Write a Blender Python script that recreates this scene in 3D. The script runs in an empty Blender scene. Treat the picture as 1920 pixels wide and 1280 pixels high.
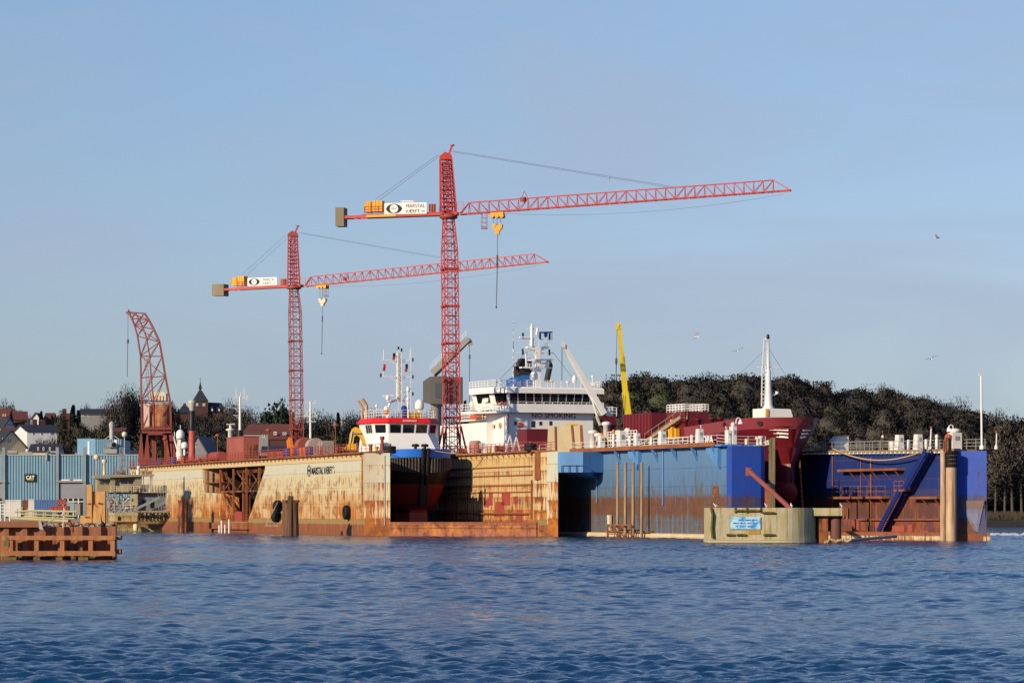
import bpy, math, random
import numpy as np
from mathutils import Vector, Matrix
R=math.radians
rnd=random.Random(7)
sc=bpy.context.scene; COL=sc.collection
F=6000.0; H=3.5; Y0=956.0      # focal length in photo pixels, eye height, horizon row
def W(px,py,D): return Vector(((px-960)*D/F, D, H+(Y0-py)*D/F))
def ZP(py,D): return H+(Y0-py)*D/F
def G0(px,D,z=0): return Vector(((px-960)*D/F,D,z))
def DW(py): return H*F/(py-Y0)  # distance of a point on the water
class Frame:
    def __init__(s,o,far):
        s.o=Vector(o[:2]); d=(Vector(far[:2])-s.o).normalized(); s.u=d; s.r=Vector((d.y,-d.x))
        s.rz=math.atan2(d.y,d.x)-math.pi/2
    def w(s,x,y,z=0): p=s.o+s.r*x+s.u*y; return Vector((p.x,p.y,z))
    def l(s,p): q=Vector(p[:2])-s.o; return (q.dot(s.r),q.dot(s.u))
    def y_at(s,px,x):
        k=(px-960)/F
        return (k*(s.o.y+x*s.r.y)-s.o.x-x*s.r.x)/(s.u.x-k*s.u.y)
    def x_at(s,px,y):
        k=(px-960)/F
        return (k*(s.o.y+y*s.u.y)-s.o.x-y*s.u.x)/(s.r.x-k*s.r.y)
    def D(s,x,y): return s.o.y+x*s.r.y+y*s.u.y
    def z(s,py,x,y): return ZP(py,s.D(x,y))
    def sub(s,x,y):
        p=s.w(x,y); q=s.w(x,y+10); return Frame(p,q)
# ---------------------------------------------------------------- mesh collector
class MB:
    def __init__(s): s.v=[]; s.f=[]; s.m=[]; s.sm=[]
    def add(s,vs,fs,m=0,smooth=False):
        o=len(s.v); s.v+= [tuple(p) for p in vs]
        for f in fs: s.f.append([o+i for i in f]); s.m.append(m); s.sm.append(smooth)
    def box(s,x0,x1,y0,y1,z0,z1,m=0):
        s.hexa([(x0,y0,z0),(x1,y0,z0),(x1,y1,z0),(x0,y1,z0),(x0,y0,z1),(x1,y0,z1),(x1,y1,z1),(x0,y1,z1)],m)
    def hexa(s,p,m=0):
        s.add(p,[(0,3,2,1),(4,5,6,7),(0,1,5,4),(1,2,6,5),(2,3,7,6),(3,0,4,7)],m)
    def bar(s,p,q,w,h=None,m=0):
        p=Vector(p);q=Vector(q);d=q-p
        if d.length<1e-6: return
        d.normalize(); h=h or w
        a=Vector((0,0,1)) if abs(d.z)<.95 else Vector((0,1,0))
        x=d.cross(a).normalized()*(w/2); y=x.cross(d).normalized()*(h/2)
        s.hexa([p-x-y,p+x-y,p+x+y,p-x+y,q-x-y,q+x-y,q+x+y,q-x+y],m)
    def tube(s,p,q,r,r2=None,n=8,m=0,cap=True,smooth=True):
        p=Vector(p);q=Vector(q);d=(q-p)
        if d.length<1e-6: return
        d.normalize(); r2=r if r2 is None else r2
        a=Vector((0,0,1)) if abs(d.z)<.95 else Vector((0,1,0))
        x=d.cross(a).normalized(); y=d.cross(x).normalized()
        c=[(x*math.cos(2*math.pi*i/n)+y*math.sin(2*math.pi*i/n)) for i in range(n)]
        vs=[p+k*r for k in c]+[q+k*r2 for k in c]
        s.add(vs,[(i,(i+1)%n,n+(i+1)%n,n+i) for i in range(n)],m,smooth)
        if cap:
            s.add(vs[:n],[tuple(range(n))[::-1]],m); s.add(vs[n:],[tuple(range(n))],m)
    def path(s,pts,r,n=6,m=0):
        for a,b in zip(pts,pts[1:]): s.tube(a,b,r,n=n,m=m)
    def lathe(s,prof,c=(0,0,0),n=16,m=0,smooth=True):
        c=Vector(c); vs=[]
        for r,z in prof:
            for i in range(n):
                a=2*math.pi*i/n; vs.append(c+Vector((r*math.cos(a),r*math.sin(a),z)))
        fs=[]
        for k in range(len(prof)-1):
            for i in range(n):
                j=(i+1)%n; fs.append((k*n+i,k*n+j,(k+1)*n+j,(k+1)*n+i))
        s.add(vs,fs,m,smooth)
        s.add(vs[-n:],[tuple(range(n))],m); s.add(vs[:n],[tuple(range(n))[::-1]],m)
    def sphere(s,c,r,n=12,m=0,sz=1.0):
        k=max(4,n//2)
        s.lathe([(r*math.sin(math.pi*i/k)+1e-4,-r*sz*math.cos(math.pi*i/k)) for i in range(k+1)],c,n,m)
    def dome(s,c,r,h,n=16,m=0):   # radome: short drum with a domed cap
        s.lathe([(r*.55,0),(r*.9,h*.06),(r,h*.18),(r,h*.5)]+[(r*math.cos(a),h*.5+h*.5*math.sin(a)) for a in [math.pi/2*i/5 for i in range(1,5)]]+[(r*.05,h)],c,n,m)
    def extr(s,poly,off,m=0):     # polygon (3D points) swept by a vector
        n=len(poly); off=Vector(off); a=[Vector(p) for p in poly]; b=[p+off for p in a]
        s.add(a+b,[tuple(range(n))[::-1],tuple(range(n,2*n))]+[(i,(i+1)%n,n+(i+1)%n,n+i) for i in range(n)],m)
    def poly(s,pts,m=0): s.add(pts,[tuple(range(len(pts)))],m)
    def loft(s,secs,m=0,smooth=True,close=False,caps=False):
        n=len(secs[0]); vs=[p for q in secs for p in q]; fs=[]
        for k in range(len(secs)-1):
            for i in range(n if close else n-1):
                j=(i+1)%n; fs.append((k*n+i,k*n+j,(k+1)*n+j,(k+1)*n+i))
        s.add(vs,fs,m,smooth)
        if caps: s.poly(secs[0][::-1],m); s.poly(secs[-1],m)
    def build(s,name,mats,parent=None,loc=None,rz=0,fix=True):
        me=bpy.data.meshes.new(name); me.from_pydata(s.v,[],s.f)
        if not isinstance(mats,(list,tuple)): mats=[mats]
        for m in mats: me.materials.append(m)
        me.polygons.foreach_set('material_index',s.m); me.polygons.foreach_set('use_smooth',s.sm)
        me.validate(); me.update()
        o=bpy.data.objects.new(name,me); COL.objects.link(o)
        if parent: o.parent=parent
        if loc is not None: o.location=loc
        if rz: o.rotation_euler=(0,0,rz)
        return o
def tag(o,label=None,cat=None,group=None,kind=None):
    if label: o['label']=label
    if cat: o['category']=cat
    if group: o['group']=group
    if kind: o['kind']=kind
    return o
def thing(name,label,cat,loc=(0,0,0),rz=0,group=None):
    o=bpy.data.objects.new(name,None); COL.objects.link(o); o.empty_display_size=.5
    o.location=loc; o.rotation_euler=(0,0,rz); return tag(o,label,cat,group)
def dup(root,loc,rz=0,label=None,group=None,scale=None):
    def cp(o,par):
        c=o.copy(); COL.objects.link(c)
        if par: c.parent=par
        for ch in o.children: cp(ch,c)
        return c
    c=cp(root,None); c.location=loc; c.rotation_euler=(0,0,rz)
    if scale: c.scale=scale
    if label: c['label']=label
    if group: c['group']=group
    return c
def text_mb(s,size,fn,depth=.03,align='CENTER',bold=0.0,sx=1.0):
    """writing as an extruded mesh; fn maps text (x,y,depth) to object space"""
    cu=bpy.data.curves.new('lettering','FONT'); cu.body=s; cu.size=size; cu.align_x=align; cu.extrude=depth; cu.offset=bold; cu.resolution_u=3
    o=bpy.data.objects.new('lettering',cu); COL.objects.link(o)
    dg=bpy.context.evaluated_depsgraph_get(); dg.update()
    me=o.evaluated_get(dg).to_mesh(); mb=MB()
    mb.add([fn(v.co.x*sx,v.co.y,v.co.z) for v in me.vertices],[tuple(p.vertices) for p in me.polygons])
    o.evaluated_get(dg).to_mesh_clear(); bpy.data.objects.remove(o); bpy.data.curves.remove(cu)
    return mb
# ---------------------------------------------------------------- materials
class NG:
    def __init__(s,name):
        s.mat=bpy.data.materials.new(name); s.mat.use_nodes=True; s.t=s.mat.node_tree; s.t.nodes.clear()
        s.out=s.n('ShaderNodeOutputMaterial'); s.b=s.n('ShaderNodeBsdfPrincipled'); s.t.links.new(s.b.outputs[0],s.out.inputs[0])
        s.tc=None
    def n(s,t): return s.t.nodes.new(t)
    def put(s,inp,v):
        if isinstance(v,bpy.types.NodeSocket): s.t.links.new(v,inp)
        elif v is not None:
            try: inp.default_value=v
            except Exception: inp.default_value=(*v,1)
    def obj(s):
        if not s.tc: s.tc=s.n('ShaderNodeTexCoord')
        return s.tc.outputs['Object']
    def math(s,op,a,b=None,c=None,clamp=False):
        k=s.n('ShaderNodeMath'); k.operation=op; k.use_clamp=clamp; s.put(k.inputs[0],a); s.put(k.inputs[1],b)
        if c is not None: s.put(k.inputs[2],c)
        return k.outputs[0]
    def mix(s,f,a,b,mode='MIX'):
        k=s.n('ShaderNodeMix'); k.data_type='RGBA'; k.blend_type=mode; k.clamp_factor=True
        s.put(k.inputs[0],f); s.put(k.inputs[6],a if not isinstance(a,tuple) else (*a[:3],1)); s.put(k.inputs[7],b if not isinstance(b,tuple) else (*b[:3],1))
        return k.outputs[2]
    def mp(s,v,sc_=(1,1,1),loc=(0,0,0)):
        k=s.n('ShaderNodeMapping'); s.put(k.inputs[0],v); k.inputs['Scale'].default_value=sc_; k.inputs['Location'].default_value=loc; return k.outputs[0]
    def noise(s,v,scale,detail=4,rough=.6,dist=0):
        k=s.n('ShaderNodeTexNoise'); s.put(k.inputs['Vector'],v); k.inputs['Scale'].default_value=scale; k.inputs['Detail'].default_value=detail
        k.inputs['Roughness'].default_value=rough; k.inputs['Distortion'].default_value=dist; return k.outputs[0]
    def ramp(s,f,stops,interp='LINEAR'):
        k=s.n('ShaderNodeValToRGB'); s.put(k.inputs[0],f); cr=k.color_ramp; cr.interpolation=interp
        while len(cr.elements)<len(stops): cr.elements.new(.5)
        for e,(p,c) in zip(cr.elements,stops): e.position=p; e.color=(*c[:3],1) if isinstance(c,tuple) else (c,c,c,1)
        return k.outputs[0]
    def step(s,x,lo,hi):
        k=s.n('ShaderNodeMapRange'); k.interpolation_type='SMOOTHSTEP'; s.put(k.inputs[0],x); s.put(k.inputs[1],lo); s.put(k.inputs[2],hi); return k.outputs[0]
    def lin(s,x,a,b,c,d):
        k=s.n('ShaderNodeMapRange'); s.put(k.inputs[0],x); s.put(k.inputs[1],a); s.put(k.inputs[2],b); s.put(k.inputs[3],c); s.put(k.inputs[4],d); return k.outputs[0]
    def sep(s,v):
        k=s.n('ShaderNodeSeparateXYZ'); s.put(k.inputs[0],v); return k.outputs
    def bump(s,h,strength=.3,dist=.05):
        k=s.n('ShaderNodeBump'); k.inputs['Strength'].default_value=strength; k.inputs['Distance'].default_value=dist; s.put(k.inputs['Height'],h)
        s.t.links.new(k.outputs[0],s.b.inputs['Normal'])
    def done(s,col,rough=.5,metal=0,spec=.4):
        s.put(s.b.inputs['Base Color'],col if not isinstance(col,tuple) else (*col[:3],1)); s.put(s.b.inputs['Roughness'],rough)
        s.b.inputs['Metallic'].default_value=metal; s.b.inputs['Specular IOR Level'].default_value=spec; return s.mat
def paint(name,c,rust=.15,rough=.5,var=.18,rc=(.22,.075,.025),scale=1.0,streak=True,spec=.4):
    g=NG(name); v=g.obj()
    big=g.noise(g.mp(v,(.35*scale,.35*scale,.25*scale)),1,5,.65)
    st=g.noise(g.mp(v,(2.2*scale,2.2*scale,(.22 if streak else 2.2)*scale)),1,5,.7)
    col=g.mix(g.lin(big,.3,.7,0,1),tuple(k*(1-var) for k in c),tuple(min(1,k*(1+var*.6)) for k in c))
    col=g.mix(g.math('MULTIPLY',g.step(st,.5,.75),var*1.6),col,tuple(k*.55 for k in c))
    if rust>0:
        th=.78-rust*.55
        m=g.step(g.math('ADD',g.math('MULTIPLY',st,.6),g.math('MULTIPLY',big,.4)),th-.04,th+.06)
        rr=g.mix(g.noise(v,3*scale,3),rc,tuple(min(1,k*1.9) for k in rc))
        col=g.mix(m,col,rr); rough=g.lin(m,0,1,rough,.85)
    g.bump(g.noise(v,6*scale,3),.15,.03)
    return g.done(col,rough,spec=spec)
def flat(name,c,rough=.6,spec=.3,metal=0):
    g=NG(name); v=g.obj(); n=g.noise(v,1.3,4)
    return g.done(g.mix(n,tuple(k*.82 for k in c),tuple(min(1,k*1.12) for k in c)),rough,metal,spec)
def bands(g,z,stops,jit=None):
    """piecewise colour by height: [(z_top, colour), ...] from the bottom up"""
    col=stops[0][1]
    if jit is not None: z=g.math('ADD',z,jit)
    for (zt,_),(_,c) in zip(stops,stops[1:]): col=g.mix(g.step(z,zt-.06,zt+.06),col,c)
    return col
def hullpaint(name,stops,zr=(0,9),dens=(.62,.30),rc1=(.42,.13,.02),rc2=(.17,.05,.018),seam=2.15,vs=5.5,seamcol=.7,jit=.0,green=None,rough=.55,streak=1.0,patch=.0,thr2=None):
    """weathered plating: height bands of paint, vertical rust runs that thicken downwards, weld seams"""
    g=NG(name); v=g.obj(); X,Y,Z=g.sep(v)
    big=g.noise(g.mp(v,(.16,.16,.22)),1,5,.65)
    run=g.noise(g.mp(v,(1.5*streak,1.5*streak,.10)),1,6,.72,.15)
    fine=g.noise(g.mp(v,(4.2,4.2,.25)),1,4,.7)
    blot=g.noise(g.mp(v,(.55,.55,.5)),1,6,.7)
    j=g.math('MULTIPLY',g.math('SUBTRACT',fine,.5),jit) if jit else None
    col=bands(g,Z,stops,j)
    col=g.mix(g.lin(big,.3,.7,.0,.35),col,g.mix(.5,col,(.9,.86,.74),'MULTIPLY'))
    col=g.mix(g.math('MULTIPLY',g.step(blot,.36,.64),.38),col,g.mix(1,col,(.70,.74,.80),'MULTIPLY'))
    if green: col=g.mix(g.math('MULTIPLY',g.step(fine,.52,.7),green[1]),col,green[0])
    th=g.lin(Z,zr[0],zr[1],dens[1],dens[0])
    s=g.math('ADD',g.math('MULTIPLY',run,.46),g.math('ADD',g.math('MULTIPLY',big,.20),g.math('MULTIPLY',fine,.34)))
    # runs start under the horizontal seams
    sz=g.math('FRACT',g.math('DIVIDE',Z,seam)); 
    s=g.math('ADD',s,g.math('MULTIPLY',g.step(sz,.25,1.0),.06))
    m=g.step(s,th,g.math('ADD',th,.065))
    rr=g.mix(g.step(blot,.4,.62),rc1,rc2)
    col=g.mix(m,col,rr)
    if patch: col=g.mix(g.math('MULTIPLY',g.step(g.math('ADD',g.math('MULTIPLY',blot,.6),g.math('MULTIPLY',run,.4)),.56-patch*.2,.62-patch*.2),.9),col,rc2)
    line=g.step(g.math('ABSOLUTE',g.math('SUBTRACT',sz,.5)),.478,.492)
    vl=g.math('ABSOLUTE',g.math('SUBTRACT',g.math('FRACT',g.math('DIVIDE',g.math('ADD',Y,X),vs)),.5)); vline=g.math('MULTIPLY',g.step(vl,.488,.496),.5)
    col=g.mix(g.math('MULTIPLY',g.math('MAXIMUM',line,vline),seamcol),col,rc2)
    dent=g.math('MULTIPLY',g.noise(g.mp(v,(.45,.45,.45)),1,2),1.0)
    g.bump(g.math('ADD',dent,g.math('MULTIPLY',fine,.12)),.35,.10)
    return g.done(col,g.lin(m,0,1,rough,.85),spec=.35)
M={}
M['red']=paint('crane_red',(.52,.055,.045),.16,.5)
M['redbrown']=paint('crane_red_brown',(.34,.065,.045),.35,.6)
M['rust']=paint('rusty_steel',(.24,.085,.035),.5,.85)
M['rustdark']=paint('dark_rusty_steel',(.09,.035,.02),.5,.9)
M['redox']=paint('red_oxide_paint',(.34,.085,.055),.3,.7)
M['white']=paint('white_paint',(.84,.83,.78),.0,.45,.06)
M['whitew']=paint('weathered_white_paint',(.74,.73,.66),.26,.6,.14)
M['cream']=paint('cream_paint',(.70,.62,.43),.2,.6)
M['yellow']=paint('yellow_paint',(.75,.42,.015),.08,.5)
M['cyellow']=paint('winch_yellow_paint',(.80,.40,.03),.10,.5)
M['byellow']=paint('bright_yellow_paint',(.66,.49,.02),.18,.45)
M['orange']=paint('orange_paint',(.75,.22,.02),.12,.5)
M['hivis']=flat('orange_red_paint',(.75,.10,.02),.5)
M['blue']=flat('blue_paint',(.03,.07,.30),.45)
M['black']=flat('black_rubber',(.012,.012,.013),.7)
M['blackp']=flat('black_paint',(.013,.012,.012),.45)
M['blackl']=flat('black_lettering',(.012,.012,.014),.6)
M['rope']=flat('rope_fibre',(.50,.34,.16),.9)
M['cable']=flat('steel_wire',(.10,.10,.10),.5)
M['steel']=flat('galvanised_steel',(.42,.43,.42),.45,metal=.4)
M['grey']=paint('grey_paint',(.30,.29,.27),.22,.6)
M['concrete']=flat('weathered_concrete',(.30,.28,.24),.9)
M['wood']=None
M['glass']=NG('dark_window_glass').done((.008,.011,.013),.06,spec=.6)
M['glassl']=NG('pale_window_glass').done((.06,.08,.08),.08,spec=.6)
M['maroon']=paint('maroon_ship_paint',(.145,.010,.015),.03,.35,.12,spec=.5)
M['maroonl']=paint('maroon_bulwark_sheen',(.25,.038,.045),.0,.30,.10,spec=.5)  # lighter than the hull maroon: reflected sky and sun put into the colour
M['bulb']=paint('faded_red_antifouling',(.34,.035,.03),.0,.5,.15)
M['antif']=paint('red_antifouling',(.21,.014,.014),.06,.6,.2)
M['tugblue']=flat('bright_blue_paint',(.022,.17,.66),.4)
M['tugred']=flat('signal_red_paint',(.72,.020,.018),.4)
M['bluecover']=flat('blue_tarpaulin',(.02,.035,.25),.8)
M['funnelblue']=flat('funnel_blue_paint',(.03,.14,.42),.5)
M['soot']=paint('sooty_steel',(.03,.024,.022),.2,.7)
def timber(name,c,dark,moss=0):
    g=NG(name); v=g.obj()
    gr=g.noise(g.mp(v,(3.5,3.5,.18)),1,6,.7); b=g.noise(v,.5,4)
    col=g.mix(g.step(gr,.35,.68),c,dark); col=g.mix(g.math('MULTIPLY',g.step(b,.45,.7),.5),col,tuple(k*.6 for k in c))
    if moss:
        z=g.sep(v)[2]; col=g.mix(g.math('MULTIPLY',g.step(g.noise(v,1.2,4),.45,.6),moss),col,(.16,.15,.03))
    g.bump(gr,.6,.06); return g.done(col,.85,spec=.2)
M['wood']=timber('weathered_timber',(.20,.11,.06),(.07,.04,.025))
M['woodl']=timber('pale_timber',(.62,.46,.30),(.30,.16,.09))
M['woodg']=timber('mossy_timber',(.26,.21,.13),(.06,.055,.04),.6)
M['pile']=timber('grey_timber_pile',(.40,.30,.19),(.17,.11,.07))
M['plank']=timber('orange_timber',(.46,.20,.09),(.30,.12,.055))
# ================================================================ camera, light, sky
cam=bpy.data.cameras.new('camera'); co=bpy.data.objects.new('camera',cam); COL.objects.link(co)
co.location=(0,0,H); co.rotation_euler=(R(90),0,0); cam.sensor_width=36; cam.lens=36*F/1920; cam.sensor_fit='HORIZONTAL'
cam.shift_y=(Y0-640)/1920; cam.clip_start=1; cam.clip_end=12000; sc.camera=co
SUN_EL=R(20); SX,SY=-.71,-.704        # towards the sun, on the ground plan
sun=bpy.data.lights.new('sun','SUN'); so=bpy.data.objects.new('sun',sun); COL.objects.link(so)
sun.energy=5.0; sun.angle=R(.5); sun.color=(1,.80,.55)
sd=Vector((SX*math.cos(SUN_EL),SY*math.cos(SUN_EL),math.sin(SUN_EL))); so.rotation_euler=sd.to_track_quat('Z','Y').to_euler(); so.location=(-60,-40,80)
w=bpy.data.worlds.new('World'); sc.world=w; w.use_nodes=True; nt=w.node_tree; nt.nodes.clear()
wo=nt.nodes.new('ShaderNodeOutputWorld'); bg=nt.nodes.new('ShaderNodeBackground'); sky=nt.nodes.new('ShaderNodeTexSky')
sky.sky_type='NISHITA'; sky.sun_disc=False; sky.sun_elevation=SUN_EL; sky.sun_rotation=math.atan2(SX,SY); sky.air_density=1.0; sky.dust_density=0.3; sky.ozone_density=3.0; sky.altitude=0
def wn(t): return nt.nodes.new(t)
tc=wn('ShaderNodeTexCoord'); sp=wn('ShaderNodeSeparateXYZ'); nt.links.new(tc.outputs['Generated'],sp.inputs[0])
mpn=wn('ShaderNodeMapping'); mpn.inputs['Scale'].default_value=(5,5,16); mpn.inputs['Rotation'].default_value=(0,R(9),R(0)); nt.links.new(tc.outputs['Generated'],mpn.inputs[0])
cn=wn('ShaderNodeTexNoise'); cn.inputs['Scale'].default_value=1; cn.inputs['Detail'].default_value=5; cn.inputs['Roughness'].default_value=.55; cn.inputs['Distortion'].default_value=.6; nt.links.new(mpn.outputs[0],cn.inputs['Vector'])
mr=wn('ShaderNodeMapRange'); mr.interpolation_type='SMOOTHSTEP'; mr.inputs[1].default_value=.38; mr.inputs[2].default_value=.70; mr.inputs[3].default_value=0; mr.inputs[4].default_value=.6; nt.links.new(cn.outputs[0],mr.inputs[0])
tint=wn('ShaderNodeMix'); tint.data_type='RGBA'; tint.blend_type='MULTIPLY'; tint.inputs[0].default_value=1; tint.inputs[7].default_value=(1.0,.98,1.12,1); er=wn('ShaderNodeValToRGB'); nt.links.new(sp.outputs[2],er.inputs[0]); er.color_ramp.elements[0].position=0.0; er.color_ramp.elements[0].color=(.545,.655,.90,1); er.color_ramp.elements[1].position=.16; er.color_ramp.elements[1].color=(.97,.96,1.05,1); e3=er.color_ramp.elements.new(.42); e3.color=(.60,.86,1.25,1); e2=er.color_ramp.elements.new(.075); e2.color=(.81,.79,.96,1); nt.links.new(er.outputs[0],tint.inputs[7]); nt.links.new(sky.outputs[0],tint.inputs[6])
cl=wn('ShaderNodeMix'); cl.data_type='RGBA'; m2=wn('ShaderNodeMapRange'); m2.inputs[1].default_value=.16; m2.inputs[2].default_value=.30; m2.inputs[3].default_value=1; m2.inputs[4].default_value=.1; nt.links.new(sp.outputs[2],m2.inputs[0]); m3=wn('ShaderNodeMath'); m3.operation='MULTIPLY'; nt.links.new(mr.outputs[0],m3.inputs[0]); nt.links.new(m2.outputs[0],m3.inputs[1]); nt.links.new(m3.outputs[0],cl.inputs[0]); nt.links.new(tint.outputs[2],cl.inputs[6]); cl.inputs[7].default_value=(3.45,4.05,5.35,1)
nt.links.new(cl.outputs[2],bg.inputs[0]); bg.inputs[1].default_value=.112; nt.links.new(bg.outputs[0],wo.inputs[0])
sc.view_settings.view_transform='Standard'; sc.view_settings.look='None'; sc.view_settings.gamma=1; sc.view_settings.exposure=0
sc.cycles.max_bounces=6; sc.cycles.caustics_reflective=False; sc.cycles.caustics_refractive=False
# ================================================================ water
def water():
    rng=np.random.default_rng(3)
    rows=[40.0]
    while rows[-1]<480: D=rows[-1]; rows.append(D+min(.34,max(.10,D*D/21000/2.2)))
    rows=np.array(rows); nc=760
    t=np.linspace(-.25,.25,nc); Yg=np.repeat(rows[:,None],nc,1); Xg=t[None,:]*Yg
    sp=np.gradient(rows)[:,None]; Z=np.zeros_like(Xg)
    for i in range(96):
        lam=.26*(1.9/.26)**rng.random(); k=2*np.pi/lam
        a=rng.normal(R(-112),R(38)); ph=rng.random()*6.28
        s=.034 if lam<1.0 else .034
        fade=np.clip((lam/sp-2.2)/1.5,0,1)
        arg=k*(math.cos(a)*Xg+math.sin(a)*Yg)+ph
        # slow beating gives short crests and calmer patches
        b=1+.7*np.sin(arg*.13+rng.random()*6)*np.cos((Xg*math.sin(a)-Yg*math.cos(a))*k*.17+rng.random()*6)
        Z+=fade*b*s/k*np.sin(arg)
    gust=.75+.45*np.sin(Xg*.045+Yg*.021+1)*np.sin(Yg*.028-Xg*.016)+.2*np.sin(Yg*.11+Xg*.05)
    e=np.clip((.25-np.abs(t))/.02,0,1)[None,:]*np.clip((rows-40)/4,0,1)[:,None]*np.clip((480-rows)/15,0,1)[:,None]*np.interp(rows,[60,130],[.72,1.0])[:,None]
    Z=Z*np.clip(gust,.35,1.5)*e
    Z=Z+.28*np.abs(Z)*np.sign(Z)*(Z>0)      # peaked crests
    nr=len(rows); V=np.stack([Xg,Yg,Z],2).reshape(-1,3)
    idx=np.arange(nr*nc).reshape(nr,nc)
    Q=[np.stack([idx[:-1,:-1],idx[:-1,1:],idx[1:,1:],idx[1:,:-1]],2).reshape(-1,4)]
    ex=[]; base=nr*nc
    def strip(ids,pts,flip):
        nonlocal base
        n=len(ids); ex.append(np.array(pts,float)); o=np.arange(base,base+n); base+=n
        q=np.stack([ids[:-1],ids[1:],o[1:],o[:-1]],1); Q.append(q[:,::-1] if flip else q)
        return o
    Ly=np.linspace(-300,6000,nr)
    l=strip(idx[:,0],np.stack([np.full(nr,-5000.),Ly,np.zeros(nr)],1),False)
    r=strip(idx[:,-1],np.stack([np.full(nr,5000.),Ly,np.zeros(nr)],1),True)
    Lx=np.linspace(-5000,5000,nc)
    strip(idx[0,:],np.stack([Lx,np.full(nc,-300.),np.zeros(nc)],1),True)
    strip(idx[-1,:],np.stack([Lx,np.full(nc,6000.),np.zeros(nc)],1),False)
    V=np.concatenate([V]+ex); Q=np.concatenate(Q)
    me=bpy.data.meshes.new('water'); me.vertices.add(len(V)); me.vertices.foreach_set('co',V.ravel())
    me.loops.add(Q.size); me.loops.foreach_set('vertex_index',Q.ravel().astype(np.int32))
    me.polygons.add(len(Q)); me.polygons.foreach_set('loop_start',np.arange(0,Q.size,4,dtype=np.int32)); me.polygons.foreach_set('loop_total',np.full(len(Q),4,np.int32))
    me.polygons.foreach_set('use_smooth',np.ones(len(Q),bool)); me.update(); me.validate()
    g=NG('sea_water'); v=g.obj()
    n1=g.noise(g.mp(v,(.75,1.0,1),(3,1,0)),2.6,5,.65,.3); n2=g.noise(g.mp(v,(1,.9,1)),10,3,.6)
    g.bump(g.math('ADD',n1,g.math('MULTIPLY',n2,.30)),.9,.10)
    c=g.mix(g.noise(v,.02,3),(.003,.032,.085),(.005,.043,.108))
    m=g.done(c,.06,spec=.5); g.b.inputs['IOR'].default_value=1.333
    me.materials.append(m); o=bpy.data.objects.new('water',me); COL.objects.link(o); tag(o,kind='structure')
water()
# ================================================================ land
def interp(x,tab):
    if x<=tab[0][0]: return tab[0][1]
    for (a,b),(c,d) in zip(tab,tab[1:]):
        if x<=c: return b+(d-b)*(x-a)/(c-a)
    return tab[-1][1]
SKY_R=[(700,820),(860,800),(1000,765),(1090,728),(1150,712),(1220,704),(1300,702),(1400,702),(1500,712),(1600,722),(1680,738),(1760,754),(1830,772),(1900,786),(2050,800),(2400,815),(2800,830)]
def shoreR(X): return 722+max(0,(X-100))*.25
def hillz(X,Y):
    px=960+F*X/Y; top=(3.5+(956-interp(px,SKY_R))*880/6000)-15.5
    t=(Y-shoreR(X)-26)/(880-740); t=max(0,min(1,t)); t=t*t*(3-2*t)
    d=Y-shoreR(X)
    base=-1.5+min(1,max(0,(d+2)/5))*2.9
    return base+max(0,top-1.4)*t+.5*math.sin(X*.11)*math.sin(Y*.09)*min(1,max(0,d/30))
def townz(X,Y):
    s=max(0,min(1,(Y-690)/(960-690))); k=.75+.25*math.sin((X+150)*.02)
    return 2.0+15*s*k+.4*math.sin(X*.1)*math.sin(Y*.07)*s
def grid(name,fx,x0,x1,nx,y0,y1,ny,mat):
    mb=MB(); vs=[];fs=[]
    for j in range(ny+1):
        for i in range(nx+1):
            X=x0+(x1-x0)*i/nx; Y=y0+(y1-y0)*j/ny; vs.append((X,Y,fx(X,Y)))
    for j in range(ny):
        for i in range(nx): a=j*(nx+1)+i; fs.append((a,a+1,a+nx+2,a+nx+1))
    mb.add(vs,fs,0,True); return tag(mb.build(name,mat),kind='structure')
g=NG('woodland_floor'); v=g.obj(); z=g.sep(v)[2]
cgr=g.mix(g.noise(v,.25,5),(.045,.042,.022),(.075,.062,.036)); cgr=g.mix(g.step(g.math('ADD',z,g.noise(v,.6,3)),2.0,2.6),(.07,.10,.035),cgr); cgr=g.mix(g.step(z,.9,1.2),(.05,.045,.04),cgr)
grid('hill',hillz,-40,520,180,715,1300,110,g.done(cgr,.95,spec=.1))
g=NG('town_ground'); v=g.obj()
grid('ground',townz,-420,10,90,690,1300,90,g.done(g.mix(g.noise(v,.15,5),(.05,.055,.03),(.09,.08,.05)),.95,spec=.1))
mb=MB(); mb.hexa([(-420,598,-3),(6,598,-3),(6,690,-3),(-420,690,-3),(-420,598,2),(6,598,2),(6,690,2),(-420,690,2)])
g=NG('quay_concrete'); v=g.obj(); tag(mb.build('quay',g.done(g.mix(g.noise(v,.4,5),(.16,.15,.14),(.28,.26,.23)),.9)),kind='structure')
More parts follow.
